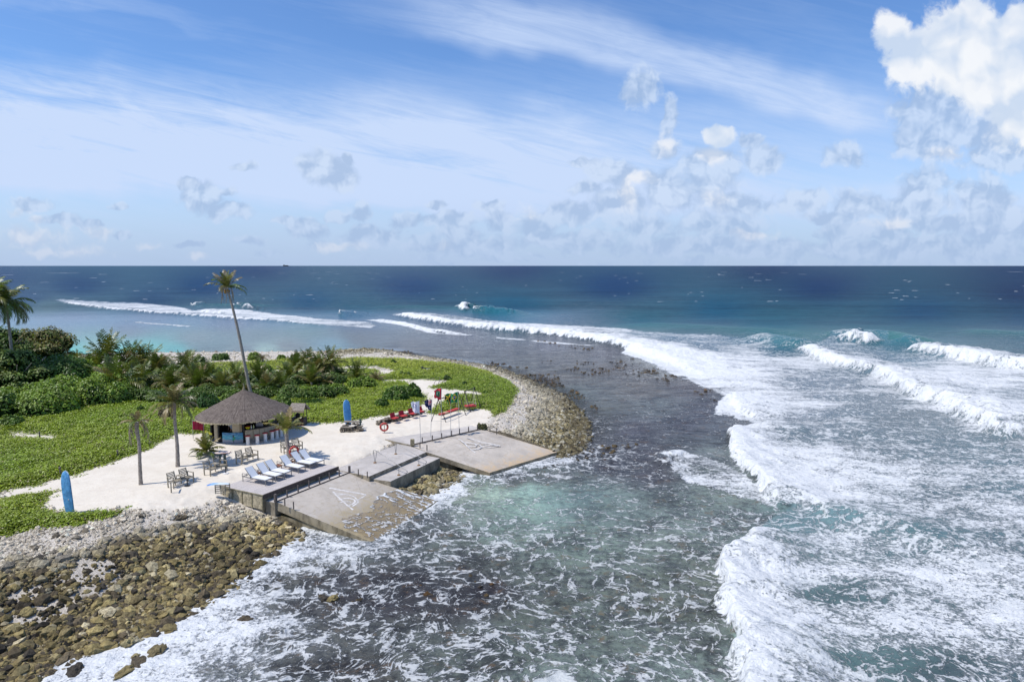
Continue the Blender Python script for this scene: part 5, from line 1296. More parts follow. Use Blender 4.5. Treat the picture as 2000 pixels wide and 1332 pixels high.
hut = empty('beach_bar', HC); tag(hut, 'round beach bar with a conical grey thatched roof and pale reed walls', 'beach bar')
def eave(phi): return 1.92 + .10 * math.cos(phi - R(30))
rs = random.Random(4)
NA = 96; prof = [(0.0, 1.0), (.035, .985), (.10, .90), (.22, .775), (.34, .655), (.46, .535), (.58, .415), (.70, .30), (.80, .205), (.90, .105), (.97, .035), (1.0, -.02)]
Rx, Ry = 3.78, 3.66; APX = 3.86
vs = []; fs = []
for i, (r_, h_) in enumerate(prof):
    for k in range(NA):
        ph = 2 * math.pi * k / NA; e = eave(ph)
        j = (rs.uniform(-.02, .02) if i > 1 else 0) + (.035 * (i % 2) if 1 < i < 11 else 0)
        rr_ = r_ * (1 + (rs.uniform(-.012, .012) if i == len(prof) - 1 else 0))
        vs.append((Rx * rr_ * math.cos(ph), Ry * rr_ * math.sin(ph), e + (APX - e) * h_ + j))
for i in range(len(prof) - 1):
    for k in range(NA): k2 = (k + 1) % NA; fs.append((i * NA + k, (i + 1) * NA + k, (i + 1) * NA + k2, i * NA + k2))
roof = link_mesh('roof', None, None) if False else None
me = bpy.data.meshes.new('roof'); me.from_pydata(vs, [], fs); me.polygons.foreach_set('use_smooth', [True] * len(fs)); roof = link_mesh('roof', me, thatch, hut)
# underside and ragged straw edge
vs = []; fs = []
for k in range(NA * 3):
    ph = 2 * math.pi * k / (NA * 3); e = eave(ph); d = rs.uniform(.06, .20)
    vs += [(Rx * 1.003 * math.cos(ph), Ry * 1.003 * math.sin(ph), e - .015), (Rx * 1.0 * math.cos(ph), Ry * 1.0 * math.sin(ph), e - d), (Rx * .86 * math.cos(ph), Ry * .86 * math.sin(ph), e - .02)]
n_ = NA * 3
for k in range(n_):
    k2 = (k + 1) % n_; fs += [(3 * k, 3 * k + 1, 3 * k2 + 1, 3 * k2), (3 * k + 1, 3 * k + 2, 3 * k2 + 2, 3 * k2 + 1)]
me = bpy.data.meshes.new('eave_fringe'); me.from_pydata(vs, [], fs); link_mesh('eave_fringe', me, straw, roof)
mb = MB(); 
for k in range(16):
    ph = 2 * math.pi * k / 16; mb.bar((Rx * .95 * math.cos(ph), Ry * .95 * math.sin(ph), eave(ph) - .05), (.15 * math.cos(ph), .15 * math.sin(ph), APX - .25), .06, .08)
mb.build('rafter', timber, roof)
mb = MB(); mb.tube([(0, 0, APX - .12), (.03, 0, APX + .22), (-.02, .02, APX + .52)], [.15, .06, .035], 8); 
for k in range(12): a = k * .52; mb.bar((math.cos(a) * .12, math.sin(a) * .12, APX - .05), (math.cos(a) * .26, math.sin(a) * .26, APX - .2), .05, .02)
mb.build('finial', timber, roof)
def ringwall(mb, r0, a0, a1, z0, z1, n=None, th=.05):
    n = n or max(2, int(abs(a1 - a0) / 6)); 
    for i in range(n):
        p0 = R(a0 + (a1 - a0) * i / n); p1 = R(a0 + (a1 - a0) * (i + 1) / n)
        q = [(r0 * math.cos(p0), r0 * math.sin(p0)), (r0 * math.cos(p1), r0 * math.sin(p1)), ((r0 - th) * math.cos(p1), (r0 - th) * math.sin(p1)), ((r0 - th) * math.cos(p0), (r0 - th) * math.sin(p0))]
        mb.prism(q[::-1] if a1 < a0 else q, z0, z1)
WR = 2.6
mb = MB(); mb.lathe([(0.01, .02), (2.75, .02), (2.8, -.05)], (0, 0, 0), 40, False); mb.build('floor', simple('bar_floor', (.30, .26, .22), .8), hut)
for a_, c_ in ((-132, -118), (-90, -74), (-165, -150)): mb = MB(); ringwall(mb, WR, a_, c_, 0, 2.1); mb.build('reed_panel', reed, hut)
mb = MB(); ringwall(mb, WR, 195, 120, 0, 2.0, th=.06); ringwall(mb, WR, 120, 80, 0, 1.9, th=.06); mb.build('back_wall', woven, hut)
mb = MB(); ringwall(mb, WR - .25, 200, 60, 0, 2.2, th=.05); mb.build('interior_shade_sheet', dark_in, hut)  # near-black sheet added inside the wall, its colour stands for interior shade
mb = MB()
for a_ in (-71.5, -150, -118, 12, 40, 80, 195): mb.tube([(WR * math.cos(R(a_)), WR * math.sin(R(a_)), 0), (WR * math.cos(R(a_)), WR * math.sin(R(a_)), 2.15)], .07, 8)
mb.build('post', blackp, hut)
# counter with dark top
mb = MB(); ringwall(mb, WR + .06, -69, 22, .30, 1.02, 18, .07); mb.build('counter_front', reed, hut)
mb = MB(); ringwall(mb, WR + .02, -69, 22, 0, .30, 18, .07); mb.build('counter_plinth', simple('plinth_stone', (.33, .29, .25), .9, .3, 9), hut)
mb = MB(); ringwall(mb, WR + .16, -70, 23, 1.02, 1.07, 18, .55); mb.build('counter_top', simple('counter_wood', (.05, .042, .04), .5), hut)
# painted beach scene on the low panel under the serving hatch
pm, b, p, o = new_mat('painted_beach_panel')
v = b.obj(); an = b.node('ShaderNodeSeparateXYZ'); b.link(v, an.inputs[0]); z_ = NX(b.nt, an.outputs[2]); n1 = b.noise(b.scale(v, (1.6, 1.6, 9)), 2.2, 4, .6); n2 = b.noise(v, 3.0, 3)
c = b.mix((z_ + (n2 - .5) * .3).step(.24, .36), (.30, .32, .36), (.05, .30, .42)); c = b.mix((z_ + (n2 - .5) * .2).step(.55, .75), c, (.02, .15, .32)); c = b.mix(n1.step(.55, .62, 0, .7) * z_.step(.3, .45), c, (.35, .55, .65))
b.link(c, p.inputs['Base Color']); p.inputs['Roughness'].default_value = .5
mb = MB(); ringwall(mb, WR + .09, -108, -72.6, .03, .86, 8, .04); pan = mb.build('painted_panel', pm, hut)
mb = MB(); ph = R(-88); c_ = Vector(((WR + .095) * math.cos(ph), (WR + .095) * math.sin(ph), 0))
tx = Vector((-math.sin(ph), math.cos(ph), 0)); nr = Vector((math.cos(ph), math.sin(ph), 0))
def flatshape(mb, pts, off): 
    vs = [c_ + tx * x + Vector((0, 0, z)) + nr * off for x, z in pts]; mb.add(vs, [tuple(range(len(vs)))])
mb = MB(); flatshape(mb, [(-.10, .22), (-.02, .20), (.05, .30), (.12, .32), (.16, .50), (.10, .58), (.04, .50), (-.04, .40)], .012); mb.build('painted_green_dress', simple('mural_green', (.04, .28, .16), .6), pan)
mb = MB(); flatshape(mb, [(-.04, .50), (.04, .48), (.05, .62), (.0, .70), (-.05, .64)], .014); flatshape(mb, [(.0, .08), (.04, .08), (.05, .24), (.0, .24)], .014); mb.build('painted_figure', simple('mural_brown', (.07, .04, .03), .6), pan)

# things at the bar
def ring_at(a, r, z=0): return HC + Vector((r * math.cos(R(a)), r * math.sin(R(a)), z))
red_m = simple('red_vinyl', (.42, .035, .035), .5, .2, 9); white_m = simple('stool_white', (.72, .70, .67), .6, .06, 9)
st0 = None
for i, (px, py) in enumerate([(484.5, 868.5), (503, 867), (518.5, 862.5), (532, 858.5), (541, 855.5), (549, 852)]):
    L0 = P(px, py, 1.6)
    if st0 is None:
        st0 = empty('bar_stool', L0)
        mb = MB(); mb.lathe([(.15, 0), (.14, .06), (.125, .60), (.14, .68)], n=18); mb.build('pedestal', white_m, st0, smooth=False)
        mb = MB(); mb.lathe([(.12, .68), (.215, .69), (.225, .71), (.20, .75), (.05, .76)], n=22); mb.build('seat', red_m, st0, smooth=True)
        s_ = st0
    else:
        s_ = copy_tree(st0); s_.location = L0
    tag(s_, ['bar stool at the near left end of the counter', 'second bar stool from the painted panel', 'bar stool in the middle of the counter, third from the painted panel', 'fourth bar stool from the painted panel, left of the palm fronds', 'bar stool half hidden by the fronds of the lounger palm', 'bar stool furthest along the counter behind the palm trunk'][i], 'bar stool', 'red and white bar stools at the counter')
mb = MB(); a0 = ring_at(-64, 2.45, 1.07); mb.lathe([(.10, 0), (.19, .10), (.20, .17), (.18, .17), (.05, .05)], n=18); tag(mb.build('ice_bucket', simple('yellow_plastic', (.70, .62, .02), .4), None, a0), 'bright yellow bowl on the bar counter beside the black post', 'bowl')
mb = MB(); mb.lathe([(.19, 0), (.21, .03), (.10, .09)], n=16); tag(mb.build('bowl_lid', simple('dark_red_lid', (.22, .03, .03), .5), None, a0 + Vector((0, 0, .172))), 'dark red lid on the yellow bowl', 'lid')
for i, (a, col_, lb) in enumerate([(-58, (.75, .75, .72), 'white jar on the counter right of the yellow bowl'), (-54, (.55, .60, .30), 'pale green bottle on the counter right of the white jar'), (-20, (.03, .16, .08), 'dark green bottle near the far end of the counter')]):
    mb = MB(); mb.lathe([(.05, 0), (.055, .14), (.05, .18), (.02, .22), (.02, .28)], n=12); tag(mb.build('bottle', simple('bottle_%d' % i, col_, .3), None, ring_at(a, 2.5, 1.07)), lb, 'bottle')
mb = MB(); mb.box((0, 0, .16), (.55, .38, .30)); mb.box((0, -.03, .34), (.45, .30, .05)); tag(mb.build('coffee_machine', simple('machine_grey', (.18, .19, .22), .35, metal=.5), None, ring_at(-38, 2.15, 1.072), R(20), bevel=.03), 'grey metal machine on the inner side of the bar counter', 'machine')
sh = empty('bottle_shelf', HC + Vector((.2, .9, 0)), R(25)); tag(sh, 'dark bottle shelf inside the bar behind the counter', 'shelf')
mb = MB()
for z in (.9, 1.3, 1.7): mb.box((0, 0, z), (2.2, .25, .04))
for x in (-1.1, 1.1): mb.box((x, 0, .95), (.05, .25, 1.8))
mb.build('frame', darkwood, sh)
mb = MB()
for z in (.92, 1.32):
    for k in range(13): mb.lathe([(.035, 0), (.04, .16), (.015, .2), (.015, .27)], (-.95 + k * .155, 0, z), 8)
mb.build('bottles', simple('bottle_glass', (.10, .12, .09), .2, .5, 9), sh)
# red shirts on a rail at the left of the bar
rk_ = empty('clothes_rail', P(388, 857, 1.6), R(-20)); tag(rk_, 'thin clothes rail under the left eave of the bar', 'clothes rail')
mb = MB()
for x in (-.56, .56): mb.tube([(x, 0, 0), (x, 0, 1.5)], .02, 6)
mb.tube([(-.56, 0, 1.48), (.56, 0, 1.48)], .02, 6); mb.build('frame', simple('rail_grey', (.3, .3, .3), .5), rk_)
for i, (x, lb) in enumerate([(-.46, 'crimson shirt at the left end of the clothes rail'), (-.23, 'dark red shirt second from the left on the clothes rail'), (.0, 'dark red shirt in the middle of the clothes rail'), (.23, 'dark red shirt second from the right on the clothes rail'), (.46, 'dark red shirt at the right end of the clothes rail')]):
    mb = MB(); w_ = .135
    pts = []
    for k in range(9):
        a = -w_ + 2 * w_ * k / 8; f = .045 * math.sin(k * 2.2 + i); pts.append((a, f))
    vs = [(a, f, .74 + .01 * math.sin(k)) for k, (a, f) in enumerate(pts)] + [(a * .9, f * .5, 1.44 - abs(a) * .5) for a, f in pts]
    vs += [(a, f + .05, z) for a, f, z in vs]
    fs = [(k, k + 1, k + 10, k + 9) for k in range(8)] + [(18 + k, 18 + k + 9, 18 + k + 10, 18 + k + 1) for k in range(8)] + [(k, k + 18, k + 19, k + 1) for k in range(8)] + [(9 + k, 10 + k, 28 + k, 27 + k) for k in range(8)] + [(0, 9, 27, 18), (8, 26, 35, 17)]
    mb.add(vs, fs); mb.box((0, .025, 1.46), (.02, .02, .06))
    o = mb.build('shirt', simple('shirt_%d' % i, (.38, .02, .07) if i == 0 else (.22 + .02 * i, .015, .045), .8, .2), None, rk_.matrix_world @ Vector((0, 0, 0)))
    o.location = P(388, 857, 1.6) + Vector((math.cos(R(-20)) * x, math.sin(R(-20)) * x, 0)); o.rotation_euler = (0, 0, R(-20)); tag(o, lb, 'shirt', 'red shirts on the clothes rail')
# yellow and black board leaning at the hatch
mb = MB(); mb.add([(0, 0, 0), (.55, .05, -.22), (.34, .02, -.62), (.12, 0, -.50), (0, .04, 0), (.55, .09, -.22), (.34, .06, -.62), (.12, .04, -.50)], [(0, 1, 2, 3), (7, 6, 5, 4), (0, 4, 5, 1), (1, 5, 6, 2), (2, 6, 7, 3), (3, 7, 4, 0)])
yb = empty('sail_banner', PY(400, 841.5, 52.6)); tag(yb, 'small yellow banner with a black corner above the bushy sand palm', 'banner')
mb.build('cloth', simple('yellow_cloth', (.60, .56, .06), .6), yb)
mb = MB(); mb.box((.46, .03, -.42), (.30, .10, .18)); mb.build('black_corner', blackp, yb, bevel=.04)
mb = MB(); mb.tube([(.02, .03, .03), (.05, .05, -(PY(400, 841.5, 52.6).z - 1.6))], .02, 6); mb.build('pole', darkwood, yb)

# barkeeper inside the serving hatch
def skin_body(name, joints, edges, mat, parent, root=0):
    me = bpy.data.meshes.new(name); me.from_pydata([j[:3] for j in joints], edges, [])
    o = bpy.data.objects.new(name, me); COL.objects.link(o)
    md = o.modifiers.new('s', 'SKIN'); md.use_smooth_shade = True
    for i, j in enumerate(joints):
        sv = me.skin_vertices[0].data[i]; sv.radius = (j[3], j[3] * (j[4] if len(j) > 4 else 1)); sv.use_root = (i == root)
    o.modifiers.new('d', 'SUBSURF').levels = 1
    dg = bpy.context.evaluated_depsgraph_get(); m2 = bpy.data.meshes.new_from_object(o.evaluated_get(dg)); bpy.data.objects.remove(o)
    return link_mesh(name, m2, mat, parent)
pl = ring_at(-100, 1.9, 0); per = empty('person', pl); tag(per, 'person in a pale blue shirt standing in the dark hatch of the bar', 'person')
skin_t = simple('skin', (.20, .11, .07), .6, .1); shirt_b = simple('pale_shirt', (.42, .47, .56), .8, .1); trous = simple('dark_trousers', (.03, .03, .04), .8)
skin_body('body', [(0, 0, .92, .13, .8), (0, 0, 1.15, .12, .8), (0, 0, 1.36, .14, .7), (0, 0, 1.47, .055), (0, -.01, 1.54, .055), (0, -.015, 1.62, .082), (0, -.01, 1.69, .085), (0, 0, 1.75, .05),
   (.18, 0, 1.37, .055), (.24, -.02, 1.12, .042), (.20, -.20, .98, .033), (.18, -.27, .97, .028), (-.18, 0, 1.37, .055), (-.24, -.02, 1.12, .042), (-.20, -.20, .98, .033), (-.18, -.27, .97, .028),
   (.09, 0, .80, .085), (.10, 0, .45, .058), (.10, .02, .08, .042), (.10, -.12, .04, .035), (-.09, 0, .80, .085), (-.10, 0, .45, .058), (-.10, .02, .08, .042), (-.10, -.12, .04, .035)],
   [(0, 1), (1, 2), (2, 3), (3, 4), (4, 5), (5, 6), (6, 7), (2, 8), (8, 9), (9, 10), (10, 11), (2, 12), (12, 13), (13, 14), (14, 15), (0, 16), (16, 17), (17, 18), (18, 19), (0, 20), (20, 21), (21, 22), (22, 23)], skin_t, per)
skin_body('shirt', [(0, 0, .90, .150, .8), (0, 0, 1.15, .142, .8), (0, 0, 1.37, .158, .72), (0, 0, 1.42, .08), (.19, 0, 1.37, .068), (.235, -.015, 1.2, .058), (-.19, 0, 1.37, .068), (-.235, -.015, 1.2, .058)], [(0, 1), (1, 2), (2, 3), (2, 4), (4, 5), (2, 6), (6, 7)], shirt_b, per)
skin_body('trousers', [(0, 0, .90, .145, .85), (.09, 0, .80, .10), (.10, 0, .45, .072), (.10, .02, .12, .06), (-.09, 0, .80, .10), (-.10, 0, .45, .072), (-.10, .02, .12, .06)], [(0, 1), (1, 2), (2, 3), (0, 4), (4, 5), (5, 6)], trous, per)
mb = MB(); mb.lathe([(.01, .115), (.06, .10), (.09, .05), (.092, 0), (.08, -.02)], (0, .012, 1.68), 12); mb.build('hair', simple('dark_hair', (.015, .012, .01), .7), per, smooth=True)
mb = MB()
for x in (-.032, .032): mb.lathe([(.001, -.012), (.012, 0), (.001, .012)], (x, -.085, 1.665), 6)
mb.build('eyes', blackp, per)

# ------------------------------------------------------------------ small thatched stand
sb = P(581, 832, 1.6); sd_ = empty('refreshment_stand', sb, R(-8)); tag(sd_, 'small open stand with a gabled grey thatch roof and yellow and brown front panels', 'stand')
mb = MB(); mb.box((0, .35, .70), (1.05, .62, .06)); mb.build('counter_top', blackp, sd_)
for x, w_, cm, lb in ((-.42, .20, (.10, .11, .11), None), (-.12, .36, (.36, .29, .07), None), (.24, .30, (.13, .06, .04), None), (.46, .12, (.16, .08, .05), None)):
    mb = MB(); mb.box((x, .05, .34), (w_ - .02, .04, .64)); mb.build('front_panel', simple('stand_panel_%d' % int(x * 100 + 50), cm, .6, .2), sd_)
mb = MB(); mb.box((0, .64, .34), (1.02, .04, .66)); mb.box((-.52, .35, .34), (.04, .60, .66)); mb.box((.535, .35, .34), (.04, .60, .66)); mb.build('cabinet', darkwood, sd_)
mb = MB()
for x in (-.54, .56):
    for y in (.04, .68): mb.tube([(x, y, 0), (x, y, 1.55)], .03, 7)
mb.build('post', darkwood, sd_)
mb = MB(); 
mb.add([(-.74, -.28, 1.42), (.76, -.30, 1.42), (.66, .34, 1.98), (-.62, .36, 1.98), (-.74, 1.0, 1.42), (.76, 1.0, 1.42), (-.72, -.22, 1.30), (.74, -.24, 1.30), (-.72, .94, 1.30), (.74, .94, 1.30), (.62, .34, 1.84), (-.58, .36, 1.84)],
   [(0, 1, 2, 3), (3, 2, 5, 4), (7, 6, 11, 10), (10, 11, 8, 9), (0, 6, 7, 1), (4, 5, 9, 8), (1, 7, 10, 2), (2, 10, 9, 5), (0, 3, 11, 6), (3, 4, 8, 11)])
sr = mb.build('roof', simple('stand_thatch', (.27, .235, .20), .95, .35, 14, spec=.1, bump=.05), sd_)
mb = MB(); 
for k in range(60):
    x = -.73 + k * .0252; mb.box((x, -.30, 1.33), (.018, .02, .10 + .06 * rs.random()))
mb.build('eave_fringe', straw, sr)
mb = MB(); mb.lathe([(.07, 0), (.10, .1), (.09, .14)], (.46, .3, .73), 12); tag(mb.build('cup', MATS['yellow_plastic'], None, sb), 'yellow tub on the right end of the small stand counter', 'tub')
mb = MB(); mb.box((-.05, .35, .90), (.34, .26, .32)); mb.lathe([(.06, 1.06), (.05, 1.2)], (-.05, .35, 0), 10); tag(mb.build('juice_dispenser', blackp, None, sb, bevel=.02), 'black machine standing on the small stand counter', 'machine')
# ------------------------------------------------------------------ loungers and side tables on the deck
alu = simple('grey_frame', (.26, .245, .23), .5, .1, 6, metal=.3)
sling = simple('white_sling', (.74, .74, .74), .7, .04, 30); sling_back = simple('grey_sling', (.70, .71, .72), .7, .05, 30)
teak = simple('teak', (.26, .095, .045), .6, .22, 8)
lg = empty('sun_lounger', (0, 0, 0))          # local: x = along the shore, y = inland (head end), origin at foot centre
Wd = .31; H_ = .36; FL = 1.25
mb = MB()
for x in (-Wd, Wd): mb.bar((x, 0, H_ - .02), (x, 2.0, H_ - .02), .035, .05)
mb.bar((-Wd, .0, H_ - .02), (Wd, .0, H_ - .02), .035, .05); mb.bar((-Wd, 2.0, H_ - .02), (Wd, 2.0, H_ - .02), .035, .05); mb.bar((-Wd, FL, H_ - .03), (Wd, FL, H_ - .03), .03, .03); mb.build('frame', alu, lg)
for x in (-Wd, Wd):
    for y in (.02, 1.98): mb = MB(); mb.bar((x, y, 0), (x, y, H_ - .04), .035, .035, (0, 1, 0)); mb.build('leg', alu, lg)
mb = MB(); mb.box((0, FL / 2 + .01, H_ + .012), (Wd * 2 - .03, FL - .04, .02)); mb.build('seat', sling, lg, bevel=.006)
ba = R(46); bl = .78; c_ = math.cos(ba); s_ = math.sin(ba)
Mx = Matrix.Rotation(ba, 3, 'X')
mb = MB(); mb.box((0, FL + c_ * bl / 2, H_ + s_ * bl / 2), (Wd * 2 - .03, bl, .02), Mx); mb.build('backrest', sling_back, lg)
mb = MB()
for x in (-Wd + .01, Wd - .01): mb.bar((x, FL, H_), (x, FL + c_ * bl, H_ + s_ * bl), .03, .03); mb.bar((x, FL + .45, H_ - .03), (x, FL + c_ * bl * .6, H_ + s_ * bl * .6), .02, .02)
mb.build('backrest_frame', alu, lg)
mb = MB()
for x in (-Wd - .02, Wd + .02): mb.bar((x, FL + .05, H_ + .19), (x, 2.0, H_ + .19), .045, .025); mb.bar((x, 2.0, H_ - .03), (x, 2.0, H_ + .19), .03, .03, (0, 1, 0)); mb.bar((x, FL + .06, H_ - .02), (x, FL + .06, H_ + .19), .03, .03, (0, 1, 0))
mb.build('armrest', alu, lg)
lab = ['lounger at the near left end of the row on the deck', 'second lounger from the left end of the deck', 'third lounger from the left, left of the gap in the row', 'fourth lounger from the left, right of the gap in the row', 'fifth lounger, its raised back in front of the palm trunk and lifebuoy', 'last lounger at the far right end of the row on the deck']
for i, (u_, v_) in enumerate([(1.66, -1.25), (2.55, -1.30), (3.32, -1.32), (4.56, -1.32), (5.62, -1.30), (6.28, -1.22)]):
    o = lg if i == 0 else copy_tree(lg)
    o.location = W(u_, v_, DZ); o.rotation_euler = (0, 0, UA + (.03, -.02, .01, -.03, .02, 0)[i])
    tag(o, 'white sling ' + lab[i], 'sun lounger', 'white sun loungers on the deck')
tb_ = empty('side_table', (0, 0, 0))
mb = MB(); 
for k in range(6): mb.box((-.20 + k * .08, 0, .40), (.07, .46, .025))
mb.build('table_top', teak, tb_)
for x in (-.19, .19):
    for y in (-.18, .18): mb = MB(); mb.bar((x, y, 0), (x, y, .385), .035, .035, (0, 1, 0)); mb.build('leg', teak, tb_)
mb = MB(); mb.bar((-.19, -.18, .33), (.19, -.18, .33), .02, .05); mb.bar((-.19, .18, .33), (.19, .18, .33), .02, .05); mb.build('apron', teak, tb_)
for i, ((u_, v_), lb) in enumerate(zip([(2.13, -2.95), (3.95, -2.95), (5.06, -3.0), (5.96, -3.05)], ['between the first and second loungers', 'in the gap between the third and fourth loungers', 'between the fourth and fifth loungers', 'between the fifth and last loungers'])):
    o = tb_ if i == 0 else copy_tree(tb_)
    o.location = W(u_, v_, DZ); o.rotation_euler = (0, 0, UA)
    tag(o, 'reddish teak slatted side table ' + lb, 'side table', 'teak side tables on the deck')

# ------------------------------------------------------------------ slatted double seats with a middle table
bench_m = simple('bench_wood', (.26, .225, .17), .85, .3, 9, spec=.2, col2=(.33, .29, .22))
bn = empty('double_bench', (0, 0, 0))       # local x = length, y = to the back, origin front left foot
BL = 1.46; BD = .52
for x in (0, BL):
    mb = MB(); mb.bar((x, 0, 0), (x, 0, .66), .06, .06, (0, 1, 0)); mb.build('leg', bench_m, bn)
    mb = MB(); mb.bar((x, BD, 0), (x, BD + .04, .66), .06, .06, (1, 0, 0)); mb.build('leg', bench_m, bn)
for x in (.52, BL - .52): mb = MB(); mb.bar((x, BD, 0), (x, BD, .45), .05, .05, (0, 1, 0)); mb.build('leg', bench_m, bn)
for x in (0, BL): mb = MB(); mb.bar((x, -.03, .68), (x, BD + .06, .68), .07, .035); mb.build('armrest', bench_m, bn)
mb = MB()
for k in range(5): mb.box((BL / 2, .04 + k * .108, .42), (BL, .085, .025))
mb.bar((0, .01, .385), (BL, .01, .385), .03, .06); mb.bar((0, BD, .385), (BL, BD, .385), .03, .06); mb.build('seat', bench_m, bn)
for x0 in (.03, BL - .55):
    mb = MB(); rk = .16
    for k in range(5): mb.box((x0 + .26, BD + .02 + k * .03, .53 + k * .088), (.52, .022, .052))
    for x in (x0, x0 + .52): mb.bar((x, BD, .42), (x, BD + .15, .93), .045, .045, (1, 0, 0))
    mb.build('backrest', bench_m, bn)
mb = MB()
for k in range(4): mb.box((BL / 2, .10 + k * .12, .645), (.38, .105, .025))
for x in (BL / 2 - .16, BL / 2 + .16): mb.bar((x, .08, .43), (x, .08, .64), .035, .035, (0, 1, 0)); mb.bar((x, .46, .43), (x, .46, .64), .035, .035, (0, 1, 0))
mb.build('middle_table', bench_m, bn)
BN = [((339.5, 954.5), (379, 941.5), 'wooden double seat nearest the lone blue surfboard, at the left of the group'), ((411, 929.5), (445.5, 917), 'shaded wooden double seat directly in front of the oval high table'), ((472, 907.8), (504.5, 897.6), 'wooden double seat in front of the bar counter, all in sun'),
      ((555, 886.5), (593.5, 879), 'wooden double seat partly hidden behind the thick palm trunk and lifebuoy')]
for i, (a, c, lb) in enumerate(BN):
    A = P(*a, 1.6); B = P(*c, 1.6); ang_ = math.atan2(B.y - A.y, B.x - A.x)
    o = bn if i == 0 else copy_tree(bn)
    A.z = 1.6 - .01; o.location = A; o.rotation_euler = (0, 0, ang_)
    tag(o, lb, 'bench', 'slatted double seats on the sand')
mb = MB(); mb.bar((0, 0, -.05), (0, 0, .68), .06, .06, (0, 1, 0)); mb.box((-.0, .18, .69), (.09, .62, .035)); tag(mb.build('stake', bench_m, None, P(334.7, 962, 1.6), .2), 'wooden post with a short plank on top beside the leftmost double seat', 'post')
# short black stands with round feet
ash = empty('ash_stand', P(366, 949, 1.6)); mb = MB(); mb.lathe([(.20, 0), (.19, .03), (.03, .05), (.03, .34), (.05, .36), (.05, .44), (.02, .46)], n=18); mb.build('pillar', blackp, ash); tag(ash, 'short black stand with a dark round foot in front of the left double seat', 'stand')
a2 = empty('ash_stand', P(441, 924.5, 1.6)); mb = MB(); mb.lathe([(.20, 0), (.19, .03), (.04, .04)], n=18); mb.build('foot', white_m, a2); mb = MB(); mb.lathe([(.03, .04), (.03, .36), (.045, .38), (.045, .46), (.02, .47)], n=12); mb.build('pillar', blackp, a2); tag(a2, 'short black stand with a pale round foot in front of the shaded double seat', 'stand')
# oval high table
ht = empty('high_table', P(437, 913, 1.6) + Vector((-.05, .35, 0)), R(8)); tag(ht, 'high table with a pale orange oval top behind the shaded double seat', 'table')
mb = MB(); n_ = 28
mb.prism([(.52 * math.cos(2 * math.pi * k / n_) - .12, .34 * math.sin(2 * math.pi * k / n_)) for k in range(n_)], .98, 1.02); mb.build('table_top', simple('orange_board', (.62, .42, .30), .4, .25, 2.5, col2=(.78, .66, .56)), ht)
mb = MB(); mb.tube([(.50 * math.cos(2 * math.pi * k / n_) - .12, 0, 0) if False else (.53 * math.cos(2 * math.pi * k / n_) - .12, .35 * math.sin(2 * math.pi * k / n_), 1.0) for k in range(-7, 10)], .022, 6); mb.build('table_rim', simple('red_rim', (.25, .08, .05), .5), ht)
mb = MB(); mb.lathe([(.22, 0), (.2, .04), (.10, .08), (.09, .9), (.2, .98)], n=14); mb.build('column', simple('column_green', (.07, .09, .075), .6), ht)
# garden lamps
def lamp(px, py, label):
    r = empty('garden_lamp', P(px, py, 1.6)); g_ = MATS.get('lamp_green') or simple('lamp_green', (.05, .085, .07), .5)
    mb = MB(); mb.lathe([(.085, 0), (.075, .02), (.07, .46)], n=14); mb.build('pillar', g_, r)
    mb = MB(); mb.lathe([(.07, .46), (.15, .48), (.10, .70), (.06, .72), (.13, .75), (.11, .80), (.02, .82)], n=16); mb.build('hood', g_, r)
    tag(r, label, 'garden lamp')
lamp(704, 836, 'dark green garden lamp beside the stone picnic table')
lamp(430, 903, 'dark green garden lamp between the bushy sand palm and the oval high table')
mb = MB(); mb.tube([(0, 0, -.1), (0, 0, .5)], .05, 6); mb.lathe([(.07, .5), (.1, .55), (.06, .62)], n=8); tag(mb.build('path_light', peg_m, None, G(118, 929)), 'small path light at the edge of the green plants by the left sand path', 'lamp')
mb = MB(); mb.tube([(0, 0, -.1), (0, 0, .42)], .05, 6); mb.lathe([(.07, .42), (.1, .47), (.06, .54)], n=8); tag(mb.build('path_light', peg_m, None, G(230, 893)), 'small pale post at the edge of the green slope left of the stunted palm', 'lamp')
mb = MB(); mb.tube([(0, 0, -.1), (0, 0, .5)], .05, 6); mb.lathe([(.06, .5), (.09, .56), (.03, .62)], n=8); tag(mb.build('path_light', peg_m, None, G(78, 857)), 'small dark post on the short sand track at the left', 'lamp')

# ------------------------------------------------------------------ surfboards
def board_mesh(L, Wb, T, nose=.5, m=28, k=12, tail=.35):
    vs = []; fs = []
    for i in range(m + 1):
        t = i / m; w_ = Wb / 2 * (min(1, (math.sin(math.pi * min(1, t / .62) / 2) ** .55 if t < .62 else 1)) if nose < .6 else math.sin(math.pi * t) ** .7)
        if nose < .6:
            up = min(1.0, ((1 - t) / .5)) if t > .5 else 1.0; w_ = Wb / 2 * (tail + (1 - tail) * math.sin(min(1, t / .45) * math.pi / 2)) * (math.sqrt(max(0, 1 - ((t - .55) / .45) ** 3.6)) if t > .55 else 1)
        rk = .10 * (abs(t - .45) * 1.8) ** 3
        for j in range(k):
            a = 2 * math.pi * j / k; vs.append((w_ * math.cos(a) + .0, rk + T / 2 * math.sin(a) * (.5 + .5 * min(1, w_ / (Wb * .3))), t * L))
    for i in range(m):
        for j in range(k): fs.append((i * k + j, i * k + (j + 1) % k, (i + 1) * k + (j + 1) % k, (i + 1) * k + j))
    fs += [tuple(range(k))[::-1], tuple(m * k + j for j in range(k))]
    return vs, fs
